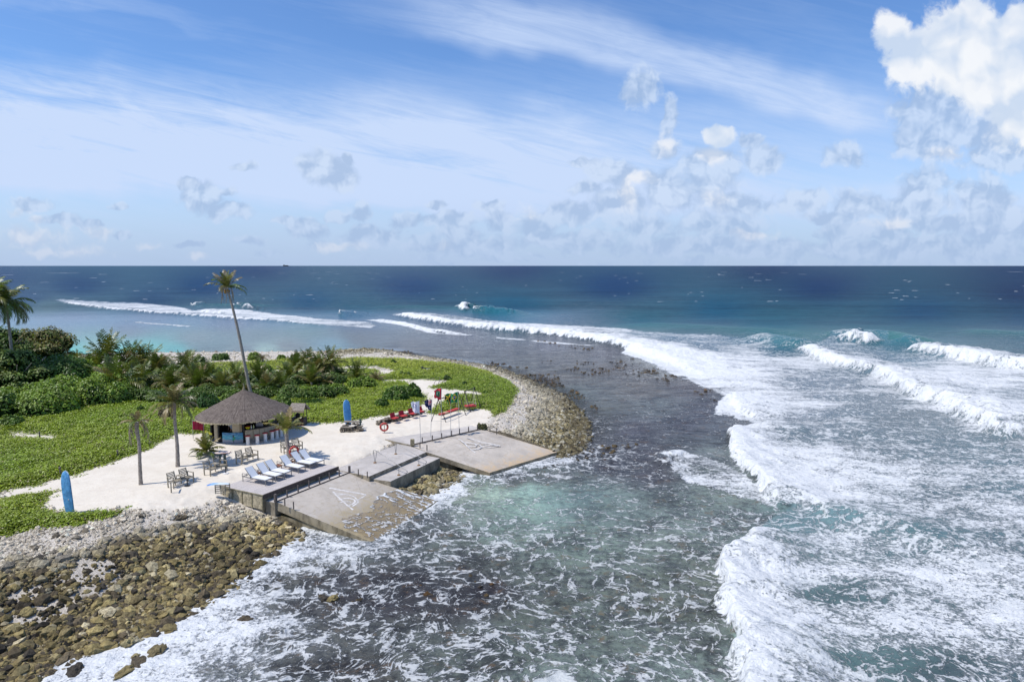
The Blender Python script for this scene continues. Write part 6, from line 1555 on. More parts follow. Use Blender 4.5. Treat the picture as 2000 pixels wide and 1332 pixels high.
def board(name, loc, L, Wb, T, mat, rot, label, nose=.5, rail=None, name2='deck_face', tail=.62):
    r = empty('surfboard', loc); r.rotation_euler = rot; tag(r, label, 'surfboard')
    vs, fs = board_mesh(L, Wb, T, nose, tail=tail); mb = MB(); mb.add(vs, fs); mb.build('board', mat, r, smooth=True)
    if rail:
        vs2 = [(x * 1.04, y + .012, z * 1.008 - .01) for x, y, z in vs]; mb = MB(); mb.add(vs2, fs); mb.build('rail', rail, r, smooth=True)
    return r
blue_b = simple('faded_blue_board', (.085, .27, .50), .55, .16, 5, spec=.4, col2=(.11, .33, .58)); blue2 = simple('blue_board', (.055, .22, .46), .5, .12, 5)
whiter = simple('board_rail', (.62, .72, .78), .5, .1)
b0 = P(137, 1002, 1.6)
bb = board('surfboard', b0 + Vector((0, 0, -.25)), 2.75, .66, .10, blue_b, (R(3), R(-1.5), R(-12)), 'tall faded blue longboard planted upright alone in the sand at the lower left', rail=whiter, tail=.82)
mb = MB(); mb.lathe([(.03, 0), (.035, .01), (.001, .012)], (0, 0, 0), 10); o = mb.build('plug', white_m, bb, loc=(.10, -.055, 1.1)); o.rotation_euler = (R(90), 0, 0)
board('surfboard', P(679.5, 832, 1.6) + Vector((0, .25, -.15)), 2.45, .62, .09, blue2, (R(-2), R(-3.5), R(18)), 'bright blue longboard standing upright behind the stone picnic table', rail=whiter)
# small patterned board lying on a slatted rack
rackp = P(430, 965, 1.6); rk_ = empty('slatted_rack', rackp, R(-10)); tag(rk_, 'low grey slatted rack on the sand against the corner of the deck', 'rack')
mb = MB()
for z in (.08, .20, .32, .44, .54): mb.box((0, 0, z), (.66, .03, .05)); mb.box((0, .5, z), (.66, .03, .05))
mb.build('slat', bench_m, rk_)
for x in (-.33, .05, .33):
    for y in (0, .5): mb = MB(); mb.bar((x, y + .02, 0), (x, y + .02, .56), .045, .045, (0, 1, 0)); mb.build('leg', bench_m, rk_)
fb, b, p, o = new_mat('painted_short_board'); v = b.obj(); sp = b.node('ShaderNodeSeparateXYZ'); b.link(v, sp.inputs[0]); zz = NX(b.nt, sp.outputs[2]); n1 = b.noise(v, 5, 3)
c = b.mix((zz + (n1 - .5) * .6).step(.5, 1.0), (.66, .72, .74), (.22, .42, .72)); c = b.mix(n1.step(.6, .66, 0, .6), c, (.45, .62, .25)); c = b.mix((zz + (n1 - .5) * .2).step(1.05, 1.15), c, (.08, .22, .55)); b.link(c, p.inputs['Base Color']); p.inputs['Roughness'].default_value = .35
board('surfboard', rackp + Vector((.50, .22, .62)), 1.35, .46, .06, fb, (R(-90), 0, R(96)), 'small blue and white patterned board lying on the slatted rack', tail=.5)

# ------------------------------------------------------------------ lifebuoys
buoy_m = simple('lifebuoy_red', (.42, .05, .04), .5, .15, 6); rope_m = simple('rope_white', (.5, .45, .4), .8)
def lifebuoy(c, ax, ay, label):
    r = empty('lifebuoy', c); mb = MB(); mb.torus((0, 0, 0), .30, .085, ax, ay); mb.build('ring', buoy_m, r, smooth=True)
    mb = MB(); axv = Vector(ax).normalized(); ayv = Vector(ay).normalized()
    for k in range(4):
        a = k * math.pi / 2 + .78; d = axv * math.cos(a) + ayv * math.sin(a)
        mb = MB(); mb.torus(d * .30, .095, .012, d, axv.cross(ayv), 14, 5); mb.build('band', rope_m, r, smooth=True)
    tag(r, label, 'lifebuoy')
pb_ = P(751, 844.5, 1.6)
mb = MB(); mb.tube([(0, 0, -.1), (0, 0, .62), (0, .0, .85)], .028, 7); tag(mb.build('buoy_post', simple('post_green', (.20, .22, .16), .7), None, pb_), 'short thin post in the sand carrying a red lifebuoy', 'post')
lifebuoy(pb_ + Vector((0, -.13, .50)), (1, .12, 0), (0, 0, 1), 'red lifebuoy hanging on the short post in front of the stone lounge')
lifebuoy(b4 + Vector((.42, -.28, .55)), (.8, .35, .35), (-.25, -.1, .95), 'red lifebuoy leaning against the thick palm beside the loungers')

# ------------------------------------------------------------------ stone picnic table and long stone lounge
stone_d = simple('dark_stone', (.13, .11, .09), .95, .45, 5, spec=.15, bump=.03, bscale=9, col2=(.20, .17, .13))
slab_m = simple('stone_slab', (.24, .21, .17), .9, .25, 4, spec=.15)
def stone_pile(mb, c, size, n, seed, r=.13):
    rr = random.Random(seed); iv, if_ = ICO[1]
    for _ in range(n):
        s = r * rr.uniform(.6, 1.2); off = Vector((rr.uniform(-.5, .5) * size[0], rr.uniform(-.5, .5) * size[1], rr.uniform(.1, .9) * size[2]))
        M = Matrix.Rotation(rr.random() * 6, 3, 'Z')
        sc = (rr.uniform(.9, 1.7), rr.uniform(.7, 1.2), rr.uniform(.5, .8))
        vs = [Vector(c) + off + M @ Vector((v[0] * s * sc[0] * rr.uniform(.85, 1.15), v[1] * s * sc[1] * rr.uniform(.85, 1.15), v[2] * s * sc[2])) for v in iv]
        mb.add(vs, [tuple(f) for f in if_])
pt = empty('stone_table', P(686, 843, 1.6)); tag(pt, 'rough stone picnic table with slab top in front of the bright blue board', 'picnic table')
mb = MB(); mb.prism([(-.72, .30), (.62, .22), (.66, .72), (-.68, .78)], .72, .79); mb.build('table_top', slab_m, pt, bevel=.01)
mb = MB(); stone_pile(mb, (-.45, .5, 0), (.5, .4, .7), 26, 1); stone_pile(mb, (.35, .45, 0), (.5, .4, .7), 26, 2); stone_pile(mb, (0, .55, 0), (.8, .3, .28), 14, 3); mb.build('pedestal', stone_d, pt)
mb = MB(); mb.prism([(-.86, -.22), (.12, -.28), (.14, .10), (-.84, .14)], .38, .44); mb.prism([(.55, .0), (.98, .05), (.94, .48), (.62, .42)], .40, .46); mb.build('bench_slab', slab_m, pt, bevel=.01)
mb = MB(); stone_pile(mb, (-.62, -.05, 0), (.45, .3, .34), 20, 4); stone_pile(mb, (-.05, -.05, 0), (.4, .3, .34), 18, 5); stone_pile(mb, (.72, .2, 0), (.5, .45, .36), 24, 6); mb.build('bench_stones', stone_d, pt)
A = P(741, 830, 1.6); B = P(828, 806, 1.6); dv = (B - A); ln = dv.length; an_ = math.atan2(dv.y, dv.x)
sl = empty('stone_lounge', A, an_); tag(sl, 'long low lounge of dark stones and driftwood carrying red cushions behind the flagpoles', 'stone lounge')
mb = MB()
for k in range(16): stone_pile(mb, (ln * (k + .5) / 16, .12 + .08 * math.sin(k), 0), (ln / 14, .60, .42 if k > 1 else .28), 14, 20 + k, .15)
mb.build('stones', stone_d, sl)
mb = MB()
rs = random.Random(12)
for k in range(9):
    x = rs.uniform(0, ln - .8); y = rs.uniform(-.15, .25); z = rs.uniform(.25, .42); l_ = rs.uniform(.6, 1.1); d = rs.uniform(-.15, .15)
    mb.tube([(x, y, z), (x + l_ * .5, y + d, z + .05), (x + l_, y + d * .3, z - .02)], [.07, .085, .05], 7)
mb.tube([(-.15, -.1, .2), (.1, .0, .36), (.5, .1, .38)], [.05, .09, .06], 7); mb.tube([(-.1, -.2, .02), (.2, -.1, .12), (.6, .05, .15)], [.05, .08, .06], 7); mb.build('driftwood', simple('driftwood', (.20, .155, .115), .9, .35, 7, bump=.02), sl)
cush = simple('crimson_cushion', (.33, .018, .035), .8, .15, 12); cush2 = simple('bright_red_cushion', (.50, .05, .05), .8, .12, 12)
q0 = None
for i, ((px, py), lb) in enumerate(zip([(770, 817), (787, 812.5), (805, 808), (820, 804)], ['first red floor cushion from the left on the stone lounge', 'second red floor cushion from the left on the stone lounge', 'third red floor cushion on the stone lounge, beside the white flag', 'last red cushion at the right end of the stone lounge, behind the white flagpole'])):
    loc = P(px, py, 2.02)
    if q0 is None:
        q0 = empty('seat_cushion', (0, 0, 0))
        mb = MB(); mb.box((0, -.12, .05), (.62, .46, .10)); mb.build('seat', cush2, q0, bevel=.035)
        mb = MB(); mb.box((0, .20, .26), (.62, .10, .44), Matrix.Rotation(-.25, 3, 'X')); mb.build('backrest', cush, q0, bevel=.035); o = q0
    else: o = copy_tree(q0)
    o.location = loc; o.rotation_euler = (0, 0, an_ + (.05, -.05, .08, -.4)[i]); tag(o, lb, 'cushion', 'red seat cushions on the stone lounge')

# ------------------------------------------------------------------ swings
swing_m = simple('swing_iron', (.035, .028, .026), .6, .2)
def swing_frame(feet, apexL, apexR, label):
    """feet: near/far feet of the left and right A; apexes in survey directions"""
    fp = [P(*f, 1.6) for f in feet]; mL = (fp[0] + fp[1]) / 2; mR = (fp[2] + fp[3]) / 2
    tL = PY(*apexL, mL.y); tR = PY(*apexR, mR.y); r = empty('playground_swing', mL)
    for a, b_ in ((fp[0], tL), (fp[1], tL), (fp[2], tR), (fp[3], tR)): mb = MB(); mb.tube([a - mL - Vector((0, 0, .05)), b_ - mL], .035, 7); mb.build('leg', swing_m, r)
    mb = MB(); mb.tube([tL - mL, tR - mL], .04, 7); mb.build('crossbar', swing_m, r)
    for t_ in (tL, tR): mb = MB(); mb.box(t_ - mL, (.12, .12, .12)); mb.build('joint', swing_m, r, bevel=.01)
    tag(r, label, 'swing'); return tL, tR
s1 = swing_frame([(842.5, 822.5), (871, 824), (888, 799), (910.5, 811.5)], (856, 780), (895.3, 767), 'brown A-frame of the nearer swing, left of the two, behind the flags')
s2 = swing_frame([(897, 800), (920, 805.5), (918, 790), (939.5, 798)], (908, 764), (927, 757.5), 'brown A-frame of the smaller swing at the right edge of the sand')
def swing_seat(A, B, top, label, wide, cols, rail=False):
    c = (A + B) / 2; dv = B - A; r = empty('swing_seat', c, math.atan2(dv.y, dv.x)); L = dv.length
    n = len(cols)
    for k in range(n):
        mb = MB(); mb.box((-L / 2 + (k + .5) * L / n, 0, .08), (L / n - .05, wide, .09)); mb.build('cushion', cols[k], r, bevel=.025)
    mb = MB(); mb.box((0, 0, 0), (L, wide * .9, .06))
    for k in range(8): mb.box((-L / 2 + (k + .5) * L / 8, 0, -.05), (.10, wide * .8, .05))
    mb.build('board', simple('swing_wood', (.20, .10, .05), .7, .2), r)
    mb = MB(); inv = r.rotation_euler.to_matrix().inverted() if False else Matrix.Rotation(-math.atan2(dv.y, dv.x), 3, 'Z')
    for x, tp_ in ((-L / 2 + .05, top[0]), (L / 2 - .05, top[1])):
        for y in (-wide * .45, wide * .45): mb.tube([(x, y, .02), inv @ (top[0].lerp(top[1], .12 if x < 0 else .88) - c)], .012, 5)
    mb.build('rope', rope_m, r)
    if rail:
        mb = MB()
        for y in (-wide * .5, wide * .5): mb.tube([(-L / 2, y, .32), (L / 2, y, .32)], .018, 5)
        mb.build('side_rail', rope_m, r)
    tag(r, label, 'swing seat')
tan_c = simple('faded_cushion', (.55, .30, .20), .8)
swing_seat(P(859, 811, 2.0), P(895, 799, 2.0), s1, 'long hanging swing bench with faded and red cushions under the nearer frame', .42, [cush2, tan_c, cush2, cush2, cush2])
swing_seat(P(909, 794.5, 2.0), P(928, 792.5, 2.0), s2, 'red cushioned hanging bed under the smaller right frame', .75, [cush2, cush2], True)

# ------------------------------------------------------------------ flags
pole_m = simple('pole_metal', (.50, .49, .47), .45, .08, 5, metal=.3)
def flag_tex(kind, U, V):
    """colour per point; U from the pole outwards, V from the foot to the top of the cloth"""
    C = np.zeros(U.shape + (3,))
    def put(m, c): C[m] = c
    if kind == 'white':
        put(U > -1, (.74, .74, .78)); d = np.hypot(U - .58, (V - .62) * 1.0)
        put((abs(d - .20) < .035) & (V > .5), (.30, .24, .45)); put((abs(V - .50 - .10 * np.sin(U * 14)) < .035) & (U > .35) & (U < .85), (.36, .32, .52)); put((abs(V - .30) < .02) & (U > .3) & (U < .8), (.40, .36, .55))
    if kind == 'navy':
        put(U > -1, (.030, .035, .11)); cu = U / .5; cv = (V - .5) / .5; c_ = (U < .5) & (V > .5)
        dg = np.minimum(abs(cu - cv), abs(cu + cv - 1)); put(c_ & (dg < .16), (.62, .60, .62)); put(c_ & (dg < .06), (.50, .05, .06))
        cr = np.minimum(abs(cu - .5), abs(cv - .5)); put(c_ & (cr < .17), (.62, .60, .62)); put(c_ & (cr < .09), (.50, .05, .06))
        for x, y, s in ((.25, .24, .085), (.74, .80, .045), (.74, .20, .045), (.62, .55, .045), (.86, .60, .045)):
            a = np.arctan2(V - y, U - x); put(np.hypot(U - x, V - y) < s * (.72 + .28 * np.cos(a * 7)), (.66, .66, .68))
    if kind == 'maldives':
        put(U > -1, (.62, .05, .08)); put((U > .22) & (U < .80) & (V > .24) & (V < .78), (.03, .24, .12))
        put((np.hypot((U - .51) * 1.0, V - .51) < .17) & (np.hypot(U - .45, V - .51) > .15), (.66, .66, .62))
    if kind == 'jamaica':
        put(U > -1, (.02, .02, .02)); put((V > U) & (V > 1 - U), (.02, .17, .05)); put((V < U) & (V < 1 - U), (.02, .17, .05)); dg = np.minimum(abs(V - U), abs(V - 1 + U)); put(dg < .10, (.70, .52, .06))
    if kind == 'brazil':
        put(U > -1, (.02, .20, .08)); put(abs(U - .5) / .42 + abs(V - .5) / .40 < 1, (.68, .56, .05)); put(np.hypot((U - .5) * 1.25, V - .5) < .20, (.03, .04, .20)); put((np.hypot((U - .5) * 1.25, V - .5) < .20) & (abs(V - .52 - .1 * (U - .5)) < .028), (.65, .65, .65))
    return C
fm_, b, p, o = new_mat('flag_cloth'); b.link(b.attr('tint').outputs['Color'], p.inputs['Base Color']); p.inputs['Roughness'].default_value = .8; p.inputs['Specular IOR Level'].default_value = .2
tr = b.node('ShaderNodeBsdfTranslucent'); b.link(b.attr('tint').outputs['Color'], tr.inputs[0]); mx = b.node('ShaderNodeMixShader'); mx.inputs[0].default_value = .25; b.link(p.outputs[0], mx.inputs[1]); b.link(tr.outputs[0], mx.inputs[2]); b.link(mx.outputs[0], o.inputs[0])
def flag(kind, base, top, ht, hb, ft, fb_, label, pole_label, ph=0.0):
    B = P(*base, 1.43); T = PY(*top, B.y); r = empty('flagpole', B)
    d = T - B; mb = MB(); mb.tube([(0, 0, 0), d * .42, d], [.024, .02, .014], 8); mb.build('pole', pole_m, r)
    mb = MB(); mb.lathe([(.05, 0), (.045, .03), (.03, .05)], n=10); mb.lathe([(.035, -.02), (.035, .02)], d * .42, 8); mb.build('socket', pole_m, r); tag(r, pole_label, 'flagpole', 'thin flagpoles on the raised strip')
    c = [PY(*q, B.y) for q in (ht, hb, ft, fb_)]
    n, m_ = 44, 34; U, V = np.meshgrid(np.linspace(0, 1, n), np.linspace(0, 1, m_))
    ht_, hb_, ft_, fbb = [np.array(x) for x in c]
    Pt = (hb_[None, None] * ((1 - U) * (1 - V))[..., None] + ht_[None, None] * ((1 - U) * V)[..., None] + fbb[None, None] * (U * (1 - V))[..., None] + ft_[None, None] * (U * V)[..., None])
    Pt[..., 1] += (.16 * np.sin(U * 7 + V * 2.2 + ph) + .05 * np.sin(U * 15 - V * 4 + ph)) * np.clip(U * 2.2, 0, 1) - .25 * U
    Pt[..., 2] += .035 * np.sin(U * 9 + ph) * U
    Pt[..., 0] += .03 * np.sin(V * 8 + ph) * U
    O_ = np.array(ht_); idx = np.arange(n * m_).reshape(m_, n)
    q = np.stack([idx[:-1, :-1], idx[:-1, 1:], idx[1:, 1:], idx[1:, :-1]], -1).reshape(-1, 4)
    me = np_mesh('flag', (Pt - O_).reshape(-1, 3), q, {'tint': ('COLOR', flag_tex(kind, U, V).reshape(-1, 3))}, True)
    o = link_mesh('flag', me, fm_, None, tuple(O_)); tag(o, label, 'flag')
flag('white', (821.5, 864.5), (818.8, 782), (819, 783), (819.5, 808), (802.5, 785), (807, 803), 'white flag with purple marks, the leftmost and lowest flag', 'flagpole carrying the white flag', .4)
flag('navy', (841, 854.5), (843.8, 779), (843.8, 780), (842, 803), (829, 781), (832.5, 794), 'navy blue flag with a red and white cross, next to the white flag', 'flagpole carrying the navy blue flag', 1.7)
flag('maldives', (861, 851), (862.4, 757), (862.2, 758), (861.3, 781), (849, 760.5), (849.6, 776), 'red flag with a green rectangle, the tallest in the middle', 'flagpole carrying the red and green flag', 2.6)
flag('jamaica', (880, 850), (880.7, 767), (880.7, 768), (880, 793.5), (868.4, 769), (870.2, 779), 'green and black flag with a yellow diagonal cross', 'flagpole carrying the green, black and yellow crossed flag', 3.3)
flag('brazil', (897.3, 846.5), (894.2, 764.5), (894.0, 765), (893.2, 786), (881.6, 768.5), (881.8, 784.5), 'green flag with a yellow diamond and blue disc, the rightmost flag', 'rightmost flagpole, carrying the flag with the yellow diamond', 4.5)

# ------------------------------------------------------------------ bits on the far grass
sbd = empty('sunbed', at_y(833, 0, 90.5) + Vector((0, 0, .1)), R(-12)); tag(sbd, 'dark low sunbed with a white cushion on the far east grass', 'sunbed')
mb = MB(); mb.box((0, 0, .22), (1.5, .7, .08)); mb.box((-.75, .1, .34), (.2, .6, .05), Matrix.Rotation(.5, 3, 'Y')); mb.box((.6, .1, .38), (.5, .6, .04), Matrix.Rotation(-.5, 3, 'Y')); mb.build('frame', blackp, sbd)
mb = MB(); mb.box((.25, -.35, .16), (.55, .12, .20)); mb.box((-.35, -.35, .16), (.12, .1, .20)); mb.build('cushion', white_m, sbd, bevel=.03)
for i, px in enumerate((851, 859, 866.5)):
    a0 = P(px, 751.2, 1.6); mb = MB(); mb.tube([(-.22, -.3, 0), (-.05, 0, .42), (.18, .12, .50), (.30, .2, .42)], .03, 6)
    if i == 1: mb.tube([(-.02, .05, .4), (-.02, .05, .95)], .02, 5)
    tag(mb.build('bike_stand', peg_m, None, a0), ['left', 'middle', 'right'][i] + ' of three bent dark hoops at the tip of the grass beside the far path', 'hoop', 'bent hoops by the far path')
# ------------------------------------------------------------------ rocks
def rock_mat(name, cols, wetz=.35):
    m, b, p, o = new_mat(name)
    col = b.attr('tint').outputs['Color']; v = b.pos(); sp = b.node('ShaderNodeSeparateXYZ'); b.link(v, sp.inputs[0]); z = NX(b.nt, sp.outputs[2])
    n1 = b.noise(v, 7, 5, .7); n2 = b.noise(v, 26, 4, .7)
    c = b.mix(1.0, col, b.mix(n1.step(.3, .7), (.55, .53, .50), (1.4, 1.42, 1.35)), 'MULTIPLY')
    wet = (z * -1 + .28 + (n1 - .5) * .4).step(0, .35)
    c = b.mix(wet * .6, c, b.mix(1.0, c, (.42, .38, .30), 'MULTIPLY'))
    b.link(c, p.inputs['Base Color']); b.link(wet.step(0, 1, .92, .45), p.inputs['Roughness']); p.inputs['Specular IOR Level'].default_value = .25
    b.link(b.bump(n1 * .6 + n2 * .4, .12), p.inputs['Normal'])
    return m
rock_m = rock_mat('coral_rock', None)
def rock_variants(sub, n, seed):
    iv, if_ = ICO[sub]; out = []
    for k in range(n):
        s = seed + k * 7
        a = fbm(iv[:, 0] * 1.4 + s, iv[:, 1] * 1.4 + iv[:, 2] * 1.7 + s * 2, 3, s) * .9; c = fbm(iv[:, 2] * 3.3 + s, iv[:, 0] * 3.3 - iv[:, 1] * 2.9, 2, s + 3) * .5
        r_ = np.abs(1 + a * 1.35 + c * 1.7) + .15; v = iv * r_[:, None]; v[:, 2] *= .84; v[:, 0] *= 1.15
        out.append(v)
    return out, if_
def scatter_rocks(name, pts, size, tints, sub=1, nv=14, seed=3, sink=.25):
    var, f = rock_variants(sub, nv, seed); n = len(pts)
    V = np.zeros((n, len(var[0]), 3)); pick = rng.integers(0, nv, n)
    a = rng.random(n) * 6.283; ca, sa = np.cos(a), np.sin(a); tl = rng.normal(0, .35, n)
    for k in range(nv):
        m_ = pick == k
        if not m_.any(): continue
        v = var[k][None] * size[m_][:, None, None]
        v = v * np.array([1, 1, 1])[None, None]
        x = v[..., 0] * np.cos(tl[m_])[:, None] - v[..., 2] * np.sin(tl[m_])[:, None]; z = v[..., 0] * np.sin(tl[m_])[:, None] + v[..., 2] * np.cos(tl[m_])[:, None]; y = v[..., 1]
        V[m_, :, 0] = x * ca[m_][:, None] - y * sa[m_][:, None]; V[m_, :, 1] = x * sa[m_][:, None] + y * ca[m_][:, None]; V[m_, :, 2] = z
    V += pts[:, None, :]; V[..., 2] += (size * (.5 - sink))[:, None]
    nf = len(f); nvt = len(var[0])
    F_ = (f[None] + (np.arange(n) * nvt)[:, None, None]).reshape(-1, 3)
    T = np.repeat(tints, nvt, 0)
    return np_mesh(name, V.reshape(-1, 3), F_, {'tint': ('COLOR', T)}, smooth=False)
def rock_tints(n, pal, w):
    pal = np.array(pal); k = rng.choice(len(pal), n, p=np.array(w) / sum(w)); return np.clip(pal[k] * rng.uniform(.7, 1.3, (n, 1)), .01, .8)
YEL = [(.28, .225, .105), (.21, .17, .09), (.13, .105, .07), (.36, .30, .16), (.48, .42, .29), (.07, .06, .048)]
# candidate places on the sheet of land, with their zones
rkv = rm_.ravel(); sv = LD.ravel(); gq = green_m.ravel(); sq = sm_.ravel(); PX = np.stack([LX.ravel(), LY.ravel(), LZ.ravel()], 1); rr_ = np.hypot(PX[:, 0], PX[:, 1])
st_in = sdist(PX[:, 0], PX[:, 1], struct_xy)
gap = sdist(PX[:, 0], PX[:, 1], [tuple(W(a, c)[:2]) for a, c in [(7.5, 4.0), (13.8, 3.85), (14.5, 7.6), (14.0, 9.0), (9.0, 6.6), (8.1, 6.2)]])
lpx_, lpy_ = np_proj(PX[:, 0], PX[:, 1], PX[:, 2])
free = ((st_in < -.1) | (gap > 0)) & (sv > -2.2) & (rr_ < 130) & (lpx_ > -300) & (lpy_ < 1500)
cellw = rr_ * .0017
def pickp(mask, n):
    ids = np.nonzero(mask)[0]; k = rng.choice(ids, n); p = PX[k].copy(); p[:, 0] += rng.normal(0, 1, n) * cellw[k]; p[:, 1] += rng.normal(0, 1, n) * cellw[k] * 2.5
    return p, k
east = (lpx_ > 640) & (lpy_ < 905); far_n = lpy_ < 715
rockz = free & ((rkv > -.1) | ((gap > 0) & (sv > .2))) & (sv > -.9)
patch = fbm(PX[:, 0] * .35, PX[:, 1] * .35, 4, 201)
# main field, near shore
m1 = rockz & ~east & ((patch > -.10) | (sv < 2.0) | (rng.random(len(patch)) < .15))
p, k = pickp(m1, 46000)
size = np.clip(rng.lognormal(-3.0, .60, len(p)), .025, .27); T = rock_tints(len(p), YEL, (4, 3, 3, 2, 1.2, 2))
T = T * np.array([1.0, .97, .92]) * (.92 + 1.3 * patch[k])[:, None] * rng.uniform(.8, 1.2, (len(p), 1)); up = sstep(rkv[k], 2.2, -.1)[:, None]; T = T * (1 - up * .6) + np.array([.46, .41, .33]) * up * .6
brt = sstep(st_in[k], -4.5, -1)[:, None] * (rr_[k] < 46)[:, None]; T = T * (1 + .35 * brt); gp = (gap[k] > -.3)[:, None] * .6; T = T * (1 - gp) + gp * np.array([.46, .40, .27]) * rng.uniform(.6, 1.2, (len(p), 1))
tag(link_mesh('rock_rubble', scatter_rocks('rock_rubble', p, size, T, 1, 16, 5, .3), rock_m), kind='stuff')
# east spit
m2 = rockz & east
p, k = pickp(m2, 28000)
size = np.clip(rng.lognormal(-2.55, .45, len(p)), .04, .25); T = rock_tints(len(p), [(.30, .25, .14), (.23, .19, .10), (.38, .34, .25), (.14, .115, .07), (.48, .44, .35)], (4, 3, 2, 3, 1.2))
tt = sstep(rkv[k], 3.5, 0)[:, None] * .75; T = T * (1 - tt) + tt * np.array([.50, .45, .37]) * rng.uniform(.6, 1.2, (len(p), 1)); ww = sstep(sv[k], 2.5, .3)[:, None]; T = T * (1 - .35 * ww)
tag(link_mesh('rock_spit', scatter_rocks('rock_spit', p, size, T, 1, 14, 55, .3), rock_m), kind='stuff')
# pale coral rubble between sand and rock
m3 = free & (gq < -.1) & (sq < .3) & (rkv < .6) & (sv > 1.0)
p, k = pickp(m3, 30000)
keep_ = (rng.random(len(p)) < .25 + .75 * sstep(fbm(p[:, 0] * .8, p[:, 1] * .8, 3, 77), -.12, .12)); p = p[keep_]; k = k[keep_]
size = np.clip(rng.lognormal(-3.5, .6, len(p)), .016, .16) * (1 + (rr_[k] - 35) * .008); T = rock_tints(len(p), [(.64, .56, .455), (.54, .47, .38), (.70, .625, .52), (.38, .325, .255), (.19, .16, .12)], (4, 3, 2, 1.4, .6))
tag(link_mesh('coral_rubble', scatter_rocks('coral_rubble', p, size, T, 1, 10, 91, .35), rock_m), kind='stuff')
# heads of reef standing out of the shallow water on the east and north side
def wpts(poly_px, n, seed, dens=None):
    r_ = np.random.default_rng(seed); xs = [a for a, _ in poly_px]; ys = [c for _, c in poly_px]; out = []
    while len(out) < n:
        a = r_.uniform(min(xs), max(xs)); c = r_.uniform(min(ys), max(ys))
        if inside(np.array([a]), np.array([c]), poly_px)[0]:
            w_ = P(a, c, 0)
            if dens is None or fbm(np.array([w_.x * dens]), np.array([w_.y * dens]), 3, seed)[0] > .07: out.append((w_.x, w_.y, -.03))
    return np.array(out)
rp = [wpts([(940, 706), (1010, 712), (1090, 735), (1130, 765), (1170, 800), (1130, 812), (1105, 780), (1075, 758), (1015, 733), (960, 713)], 520, 3, .5),
      wpts([(1050, 705), (1240, 700), (1300, 722), (1300, 740), (1180, 735), (1090, 728)], 260, 4, .35), wpts([(1210, 702), (1290, 723), (1370, 752), (1420, 774), (1400, 785), (1330, 755), (1230, 722)], 200, 5, .25),
      wpts([(1040, 664), (1090, 668), (1165, 678), (1150, 685), (1090, 677)], 130, 6), wpts([(540, 688), (700, 684), (780, 682), (840, 694), (760, 690), (640, 694)], 160, 7, .2), wpts([(1140, 850), (1200, 860), (1250, 870), (1180, 890), (1120, 900)], 50, 8, .5),
      wpts([(560, 1120), (1020, 1120), (1000, 1180), (700, 1190), (560, 1150)], 26, 9, .8), wpts([(1050, 918), (1100, 900), (1110, 905), (1060, 930)], 24, 10)]
p = np.concatenate(rp); size = np.clip(rng.lognormal(-2.5, .45, len(p)), .04, .24); T = rock_tints(len(p), [(.10, .075, .04), (.06, .05, .04), (.14, .10, .05), (.16, .09, .035)], (3, 3, 2, 1))
tag(link_mesh('reef_rocks', scatter_rocks('reef_rocks', p, size, T, 1, 12, 31, .45), rock_m), kind='stuff')
# the largest boulders, each its own thing
bm_ = []
vs5, f5 = rock_variants(3, 8, 301)
for k in range(8):
    c = np.array([YEL[k % 6]]) * 1.0
    bm_.append(np_mesh('boulder', vs5[k], f5, {'tint': ('COLOR', np.repeat(c, len(vs5[k]), 0))}, smooth=False))
def boulder(loc, s, k, label, group=None, sz=(1, 1, 1)):
    o = link_mesh('boulder', bm_[k % 8], rock_m, None, loc, rs.random() * 6.28); o.scale = tuple(s * q for q in sz); tag(o, label, 'boulder', group)
near_ids = np.nonzero(m1 & (rr_ < 41) & (sv > .2) & (lpx_ > -40) & (lpx_ < 610) & (lpy_ < 1345))[0]
sel = rng.choice(near_ids, 150, replace=False)
for k in sel:
    s = float(np.clip(rng.lognormal(-2.0, .3), .10, .26)); loc = PX[k].copy(); loc[2] += s * .12
    dark = patch[k] > .06
    boulder(loc, s, int(rng.integers(0, 8)), 'rough brown boulder among the rocks of the near left shore', 'boulders of the near left shore', (1, 1, .8))
e_ids = np.nonzero(m2 & (lpy_ > 735) & (lpx_ > 960))[0]
for k in rng.choice(e_ids, 60, replace=False):
    s = float(np.clip(rng.lognormal(-1.7, .2), .14, .26)); loc = PX[k].copy(); loc[2] += s * .1
    boulder(loc, s, int(rng.integers(0, 8)), 'tan boulder among the rocks of the east spit', 'boulders of the east spit', (1, 1, .8))
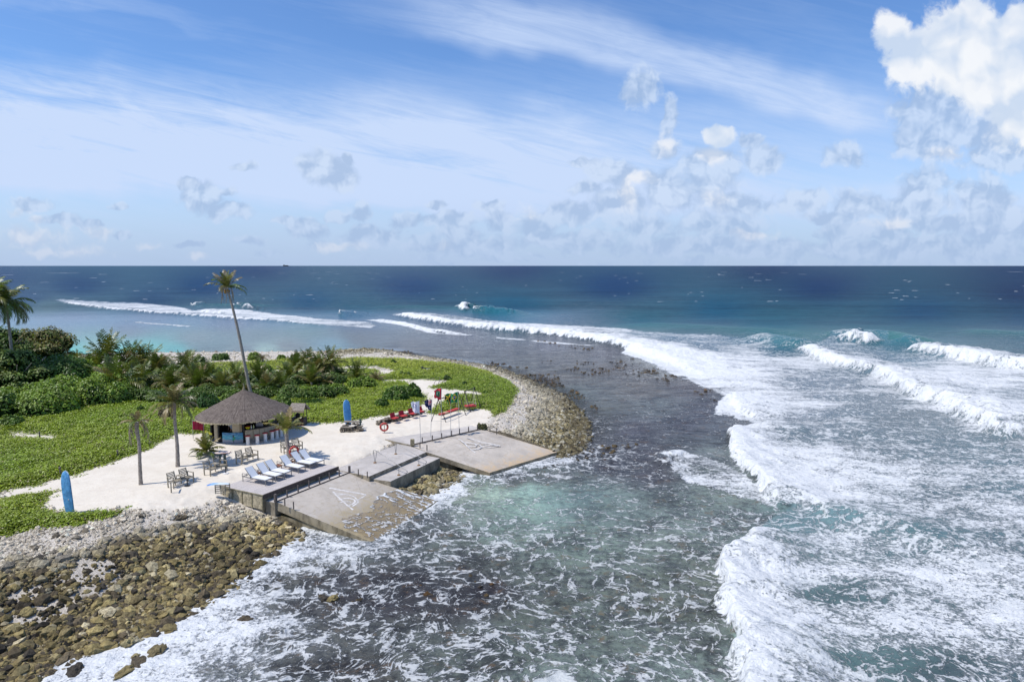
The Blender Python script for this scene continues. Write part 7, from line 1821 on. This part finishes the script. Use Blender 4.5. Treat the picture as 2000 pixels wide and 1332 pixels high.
for (px, py, s, k, lb, sz) in [(305, 1274, .34, 1, 'brown boulder alone in the surf at the lower left, the largest of the wet ones', (1.35, 1, .6)), (253, 1257, .36, 3, 'pair of boulders at the edge of the surf, the left one', (1, 1, .9)), (264, 1254, .30, 4, 'right one of the two boulders at the edge of the surf', (1, .9, .8)), (272, 1292, .28, 2, 'dark flat rock awash left of the largest surf boulder', (1.7, 1, .5)),
    (147, 1309, .32, 5, 'small reddish rock in the foam at the bottom left', (1.3, 1, .7)), (243, 1313, .30, 0, 'low rock in the foam at the bottom, third from the left', (1.5, 1, .5)), (330, 1227, .32, 6, 'flat wide boulder at the waterline below the rock beach', (1.6, 1, .55)), (478, 1209, .24, 2, 'small reddish rock alone in the surf below the ramp', (1.3, 1, .6)), (265, 1282, .20, 3, 'small yellowish stone in the surf', (1, 1, .6)),
    (636, 1172, .26, 5, 'left one of the two dark rocks out in the surf below the ramp', (1, 1, .9)), (651, 1170, .33, 6, 'right one of the two dark rocks out in the surf below the ramp', (1, 1, .9)), (627, 1165, .16, 2, 'little dark stone left of the two rocks in the surf', (1, 1, .8)),
    (240, 1065, .5, 2, 'large grey-brown boulder high on the rubble left of the deck', (1.2, .9, .7)), (75, 1095, .42, 5, 'dark boulder on the pale rubble near the left edge', (1.3, 1, .7)), (350, 1013, .34, 2, 'brown boulder on the pale rubble below the double seats', (1.3, 1, .8)), (442, 997, .26, 1, 'small boulder beside the end wall of the deck', (1, 1, .9)), (121, 1075, .3, 4, 'flat grey boulder on the rubble below the lone blue surfboard', (1.7, 1, .5)),
    (1029, 741, .55, 5, 'dark boulder at the head of the east spit, above the pale rubble', (1.2, .9, .9))]:
    w_ = P(px, py, 0.0) if py > 1140 else G(px, py); z_ = w_.z + s * .08
    boulder((w_.x, w_.y, z_), s * .72, k, lb, None, sz)
g_ids = np.nonzero((gap > 0) & (sv > -.3))[0]
for k in rng.choice(g_ids, min(46, len(g_ids)), replace=False):
    s = float(np.clip(rng.lognormal(-1.4, .25), .16, .34)); loc = PX[k].copy(); loc[2] += s * .25
    boulder(loc, s, int(rng.integers(0, 8)), 'pale brown boulder in the heap between the two ramps', 'boulders between the two ramps', (1, 1, .8))
# ------------------------------------------------------------------ whitecaps far out and a ship on the horizon
r_ = np.random.default_rng(5); V = []; Fc = []
capm, b, p, o = new_mat('whitecap'); p.inputs['Base Color'].default_value = (.72, .75, .77, 1); p.inputs['Roughness'].default_value = .8
nz = b.noise(b.pos(), .8, 4); b.link(b.mix(nz.step(.3, .7), (.30, .38, .44), (.66, .68, .70)), p.inputs['Base Color'])
for i in range(190):
    py = 519 + 12 + 60 * r_.random() ** 1.1; px = r_.uniform(-200, 2200)
    if 100 < px < 1250 and py > 588: continue
    if fbm(np.array([px * .006]), np.array([py * .05]), 2, 5)[0] < -.10: continue
    c = P(px, py, 0); sc = c.y / F; L = sc * r_.lognormal(1.0, .45) * (1.5 if r_.random() < .12 else .85); D_ = sc * sc / CAM_Z * F * .32 * (.35 + .6 * r_.random()); n = 9; k0 = len(V)
    ht = min(.3, .03 + L * .015)
    for j in range(n):
        t = j / (n - 1); x = (t - .5) * 2 * L; yy = (math.sin(t * 5 + i) * .8 + (t - .5) * r_.normal() * .5) * D_; w_ = math.sin(math.pi * t) ** .7 * D_ * r_.uniform(.5, 1)
        V += [(c.x + x, c.y + yy - w_ * .5, .25), (c.x + x, c.y + yy, .3 + ht * math.sin(math.pi * t) ** .5), (c.x + x, c.y + yy + w_ * .5, .2)]
    for j in range(n - 1):
        for q_ in (0, 1): a = k0 + j * 3 + q_; Fc.append((a, a + 3, a + 4, a + 1))
tag(link_mesh('whitecaps', np_mesh('whitecaps', np.array(V), np.array(Fc), smooth=True), capm), kind='stuff')
sh_ = empty('ship', P(561, 519.9, 0) if False else (-.3293 * 14000, 14000, 0)); tag(sh_, 'tiny dark ship on the horizon right of the tall palm', 'ship')
mb = MB(); mb.prism([(-60, -9), (50, -9), (62, 0), (50, 9), (-60, 9)], 0, 14); mb.build('hull', blackp, sh_)
mb = MB(); mb.box((-38, 0, 24), (18, 14, 22)); mb.box((10, 0, 18), (60, 12, 10)); mb.build('superstructure', blackp, sh_)
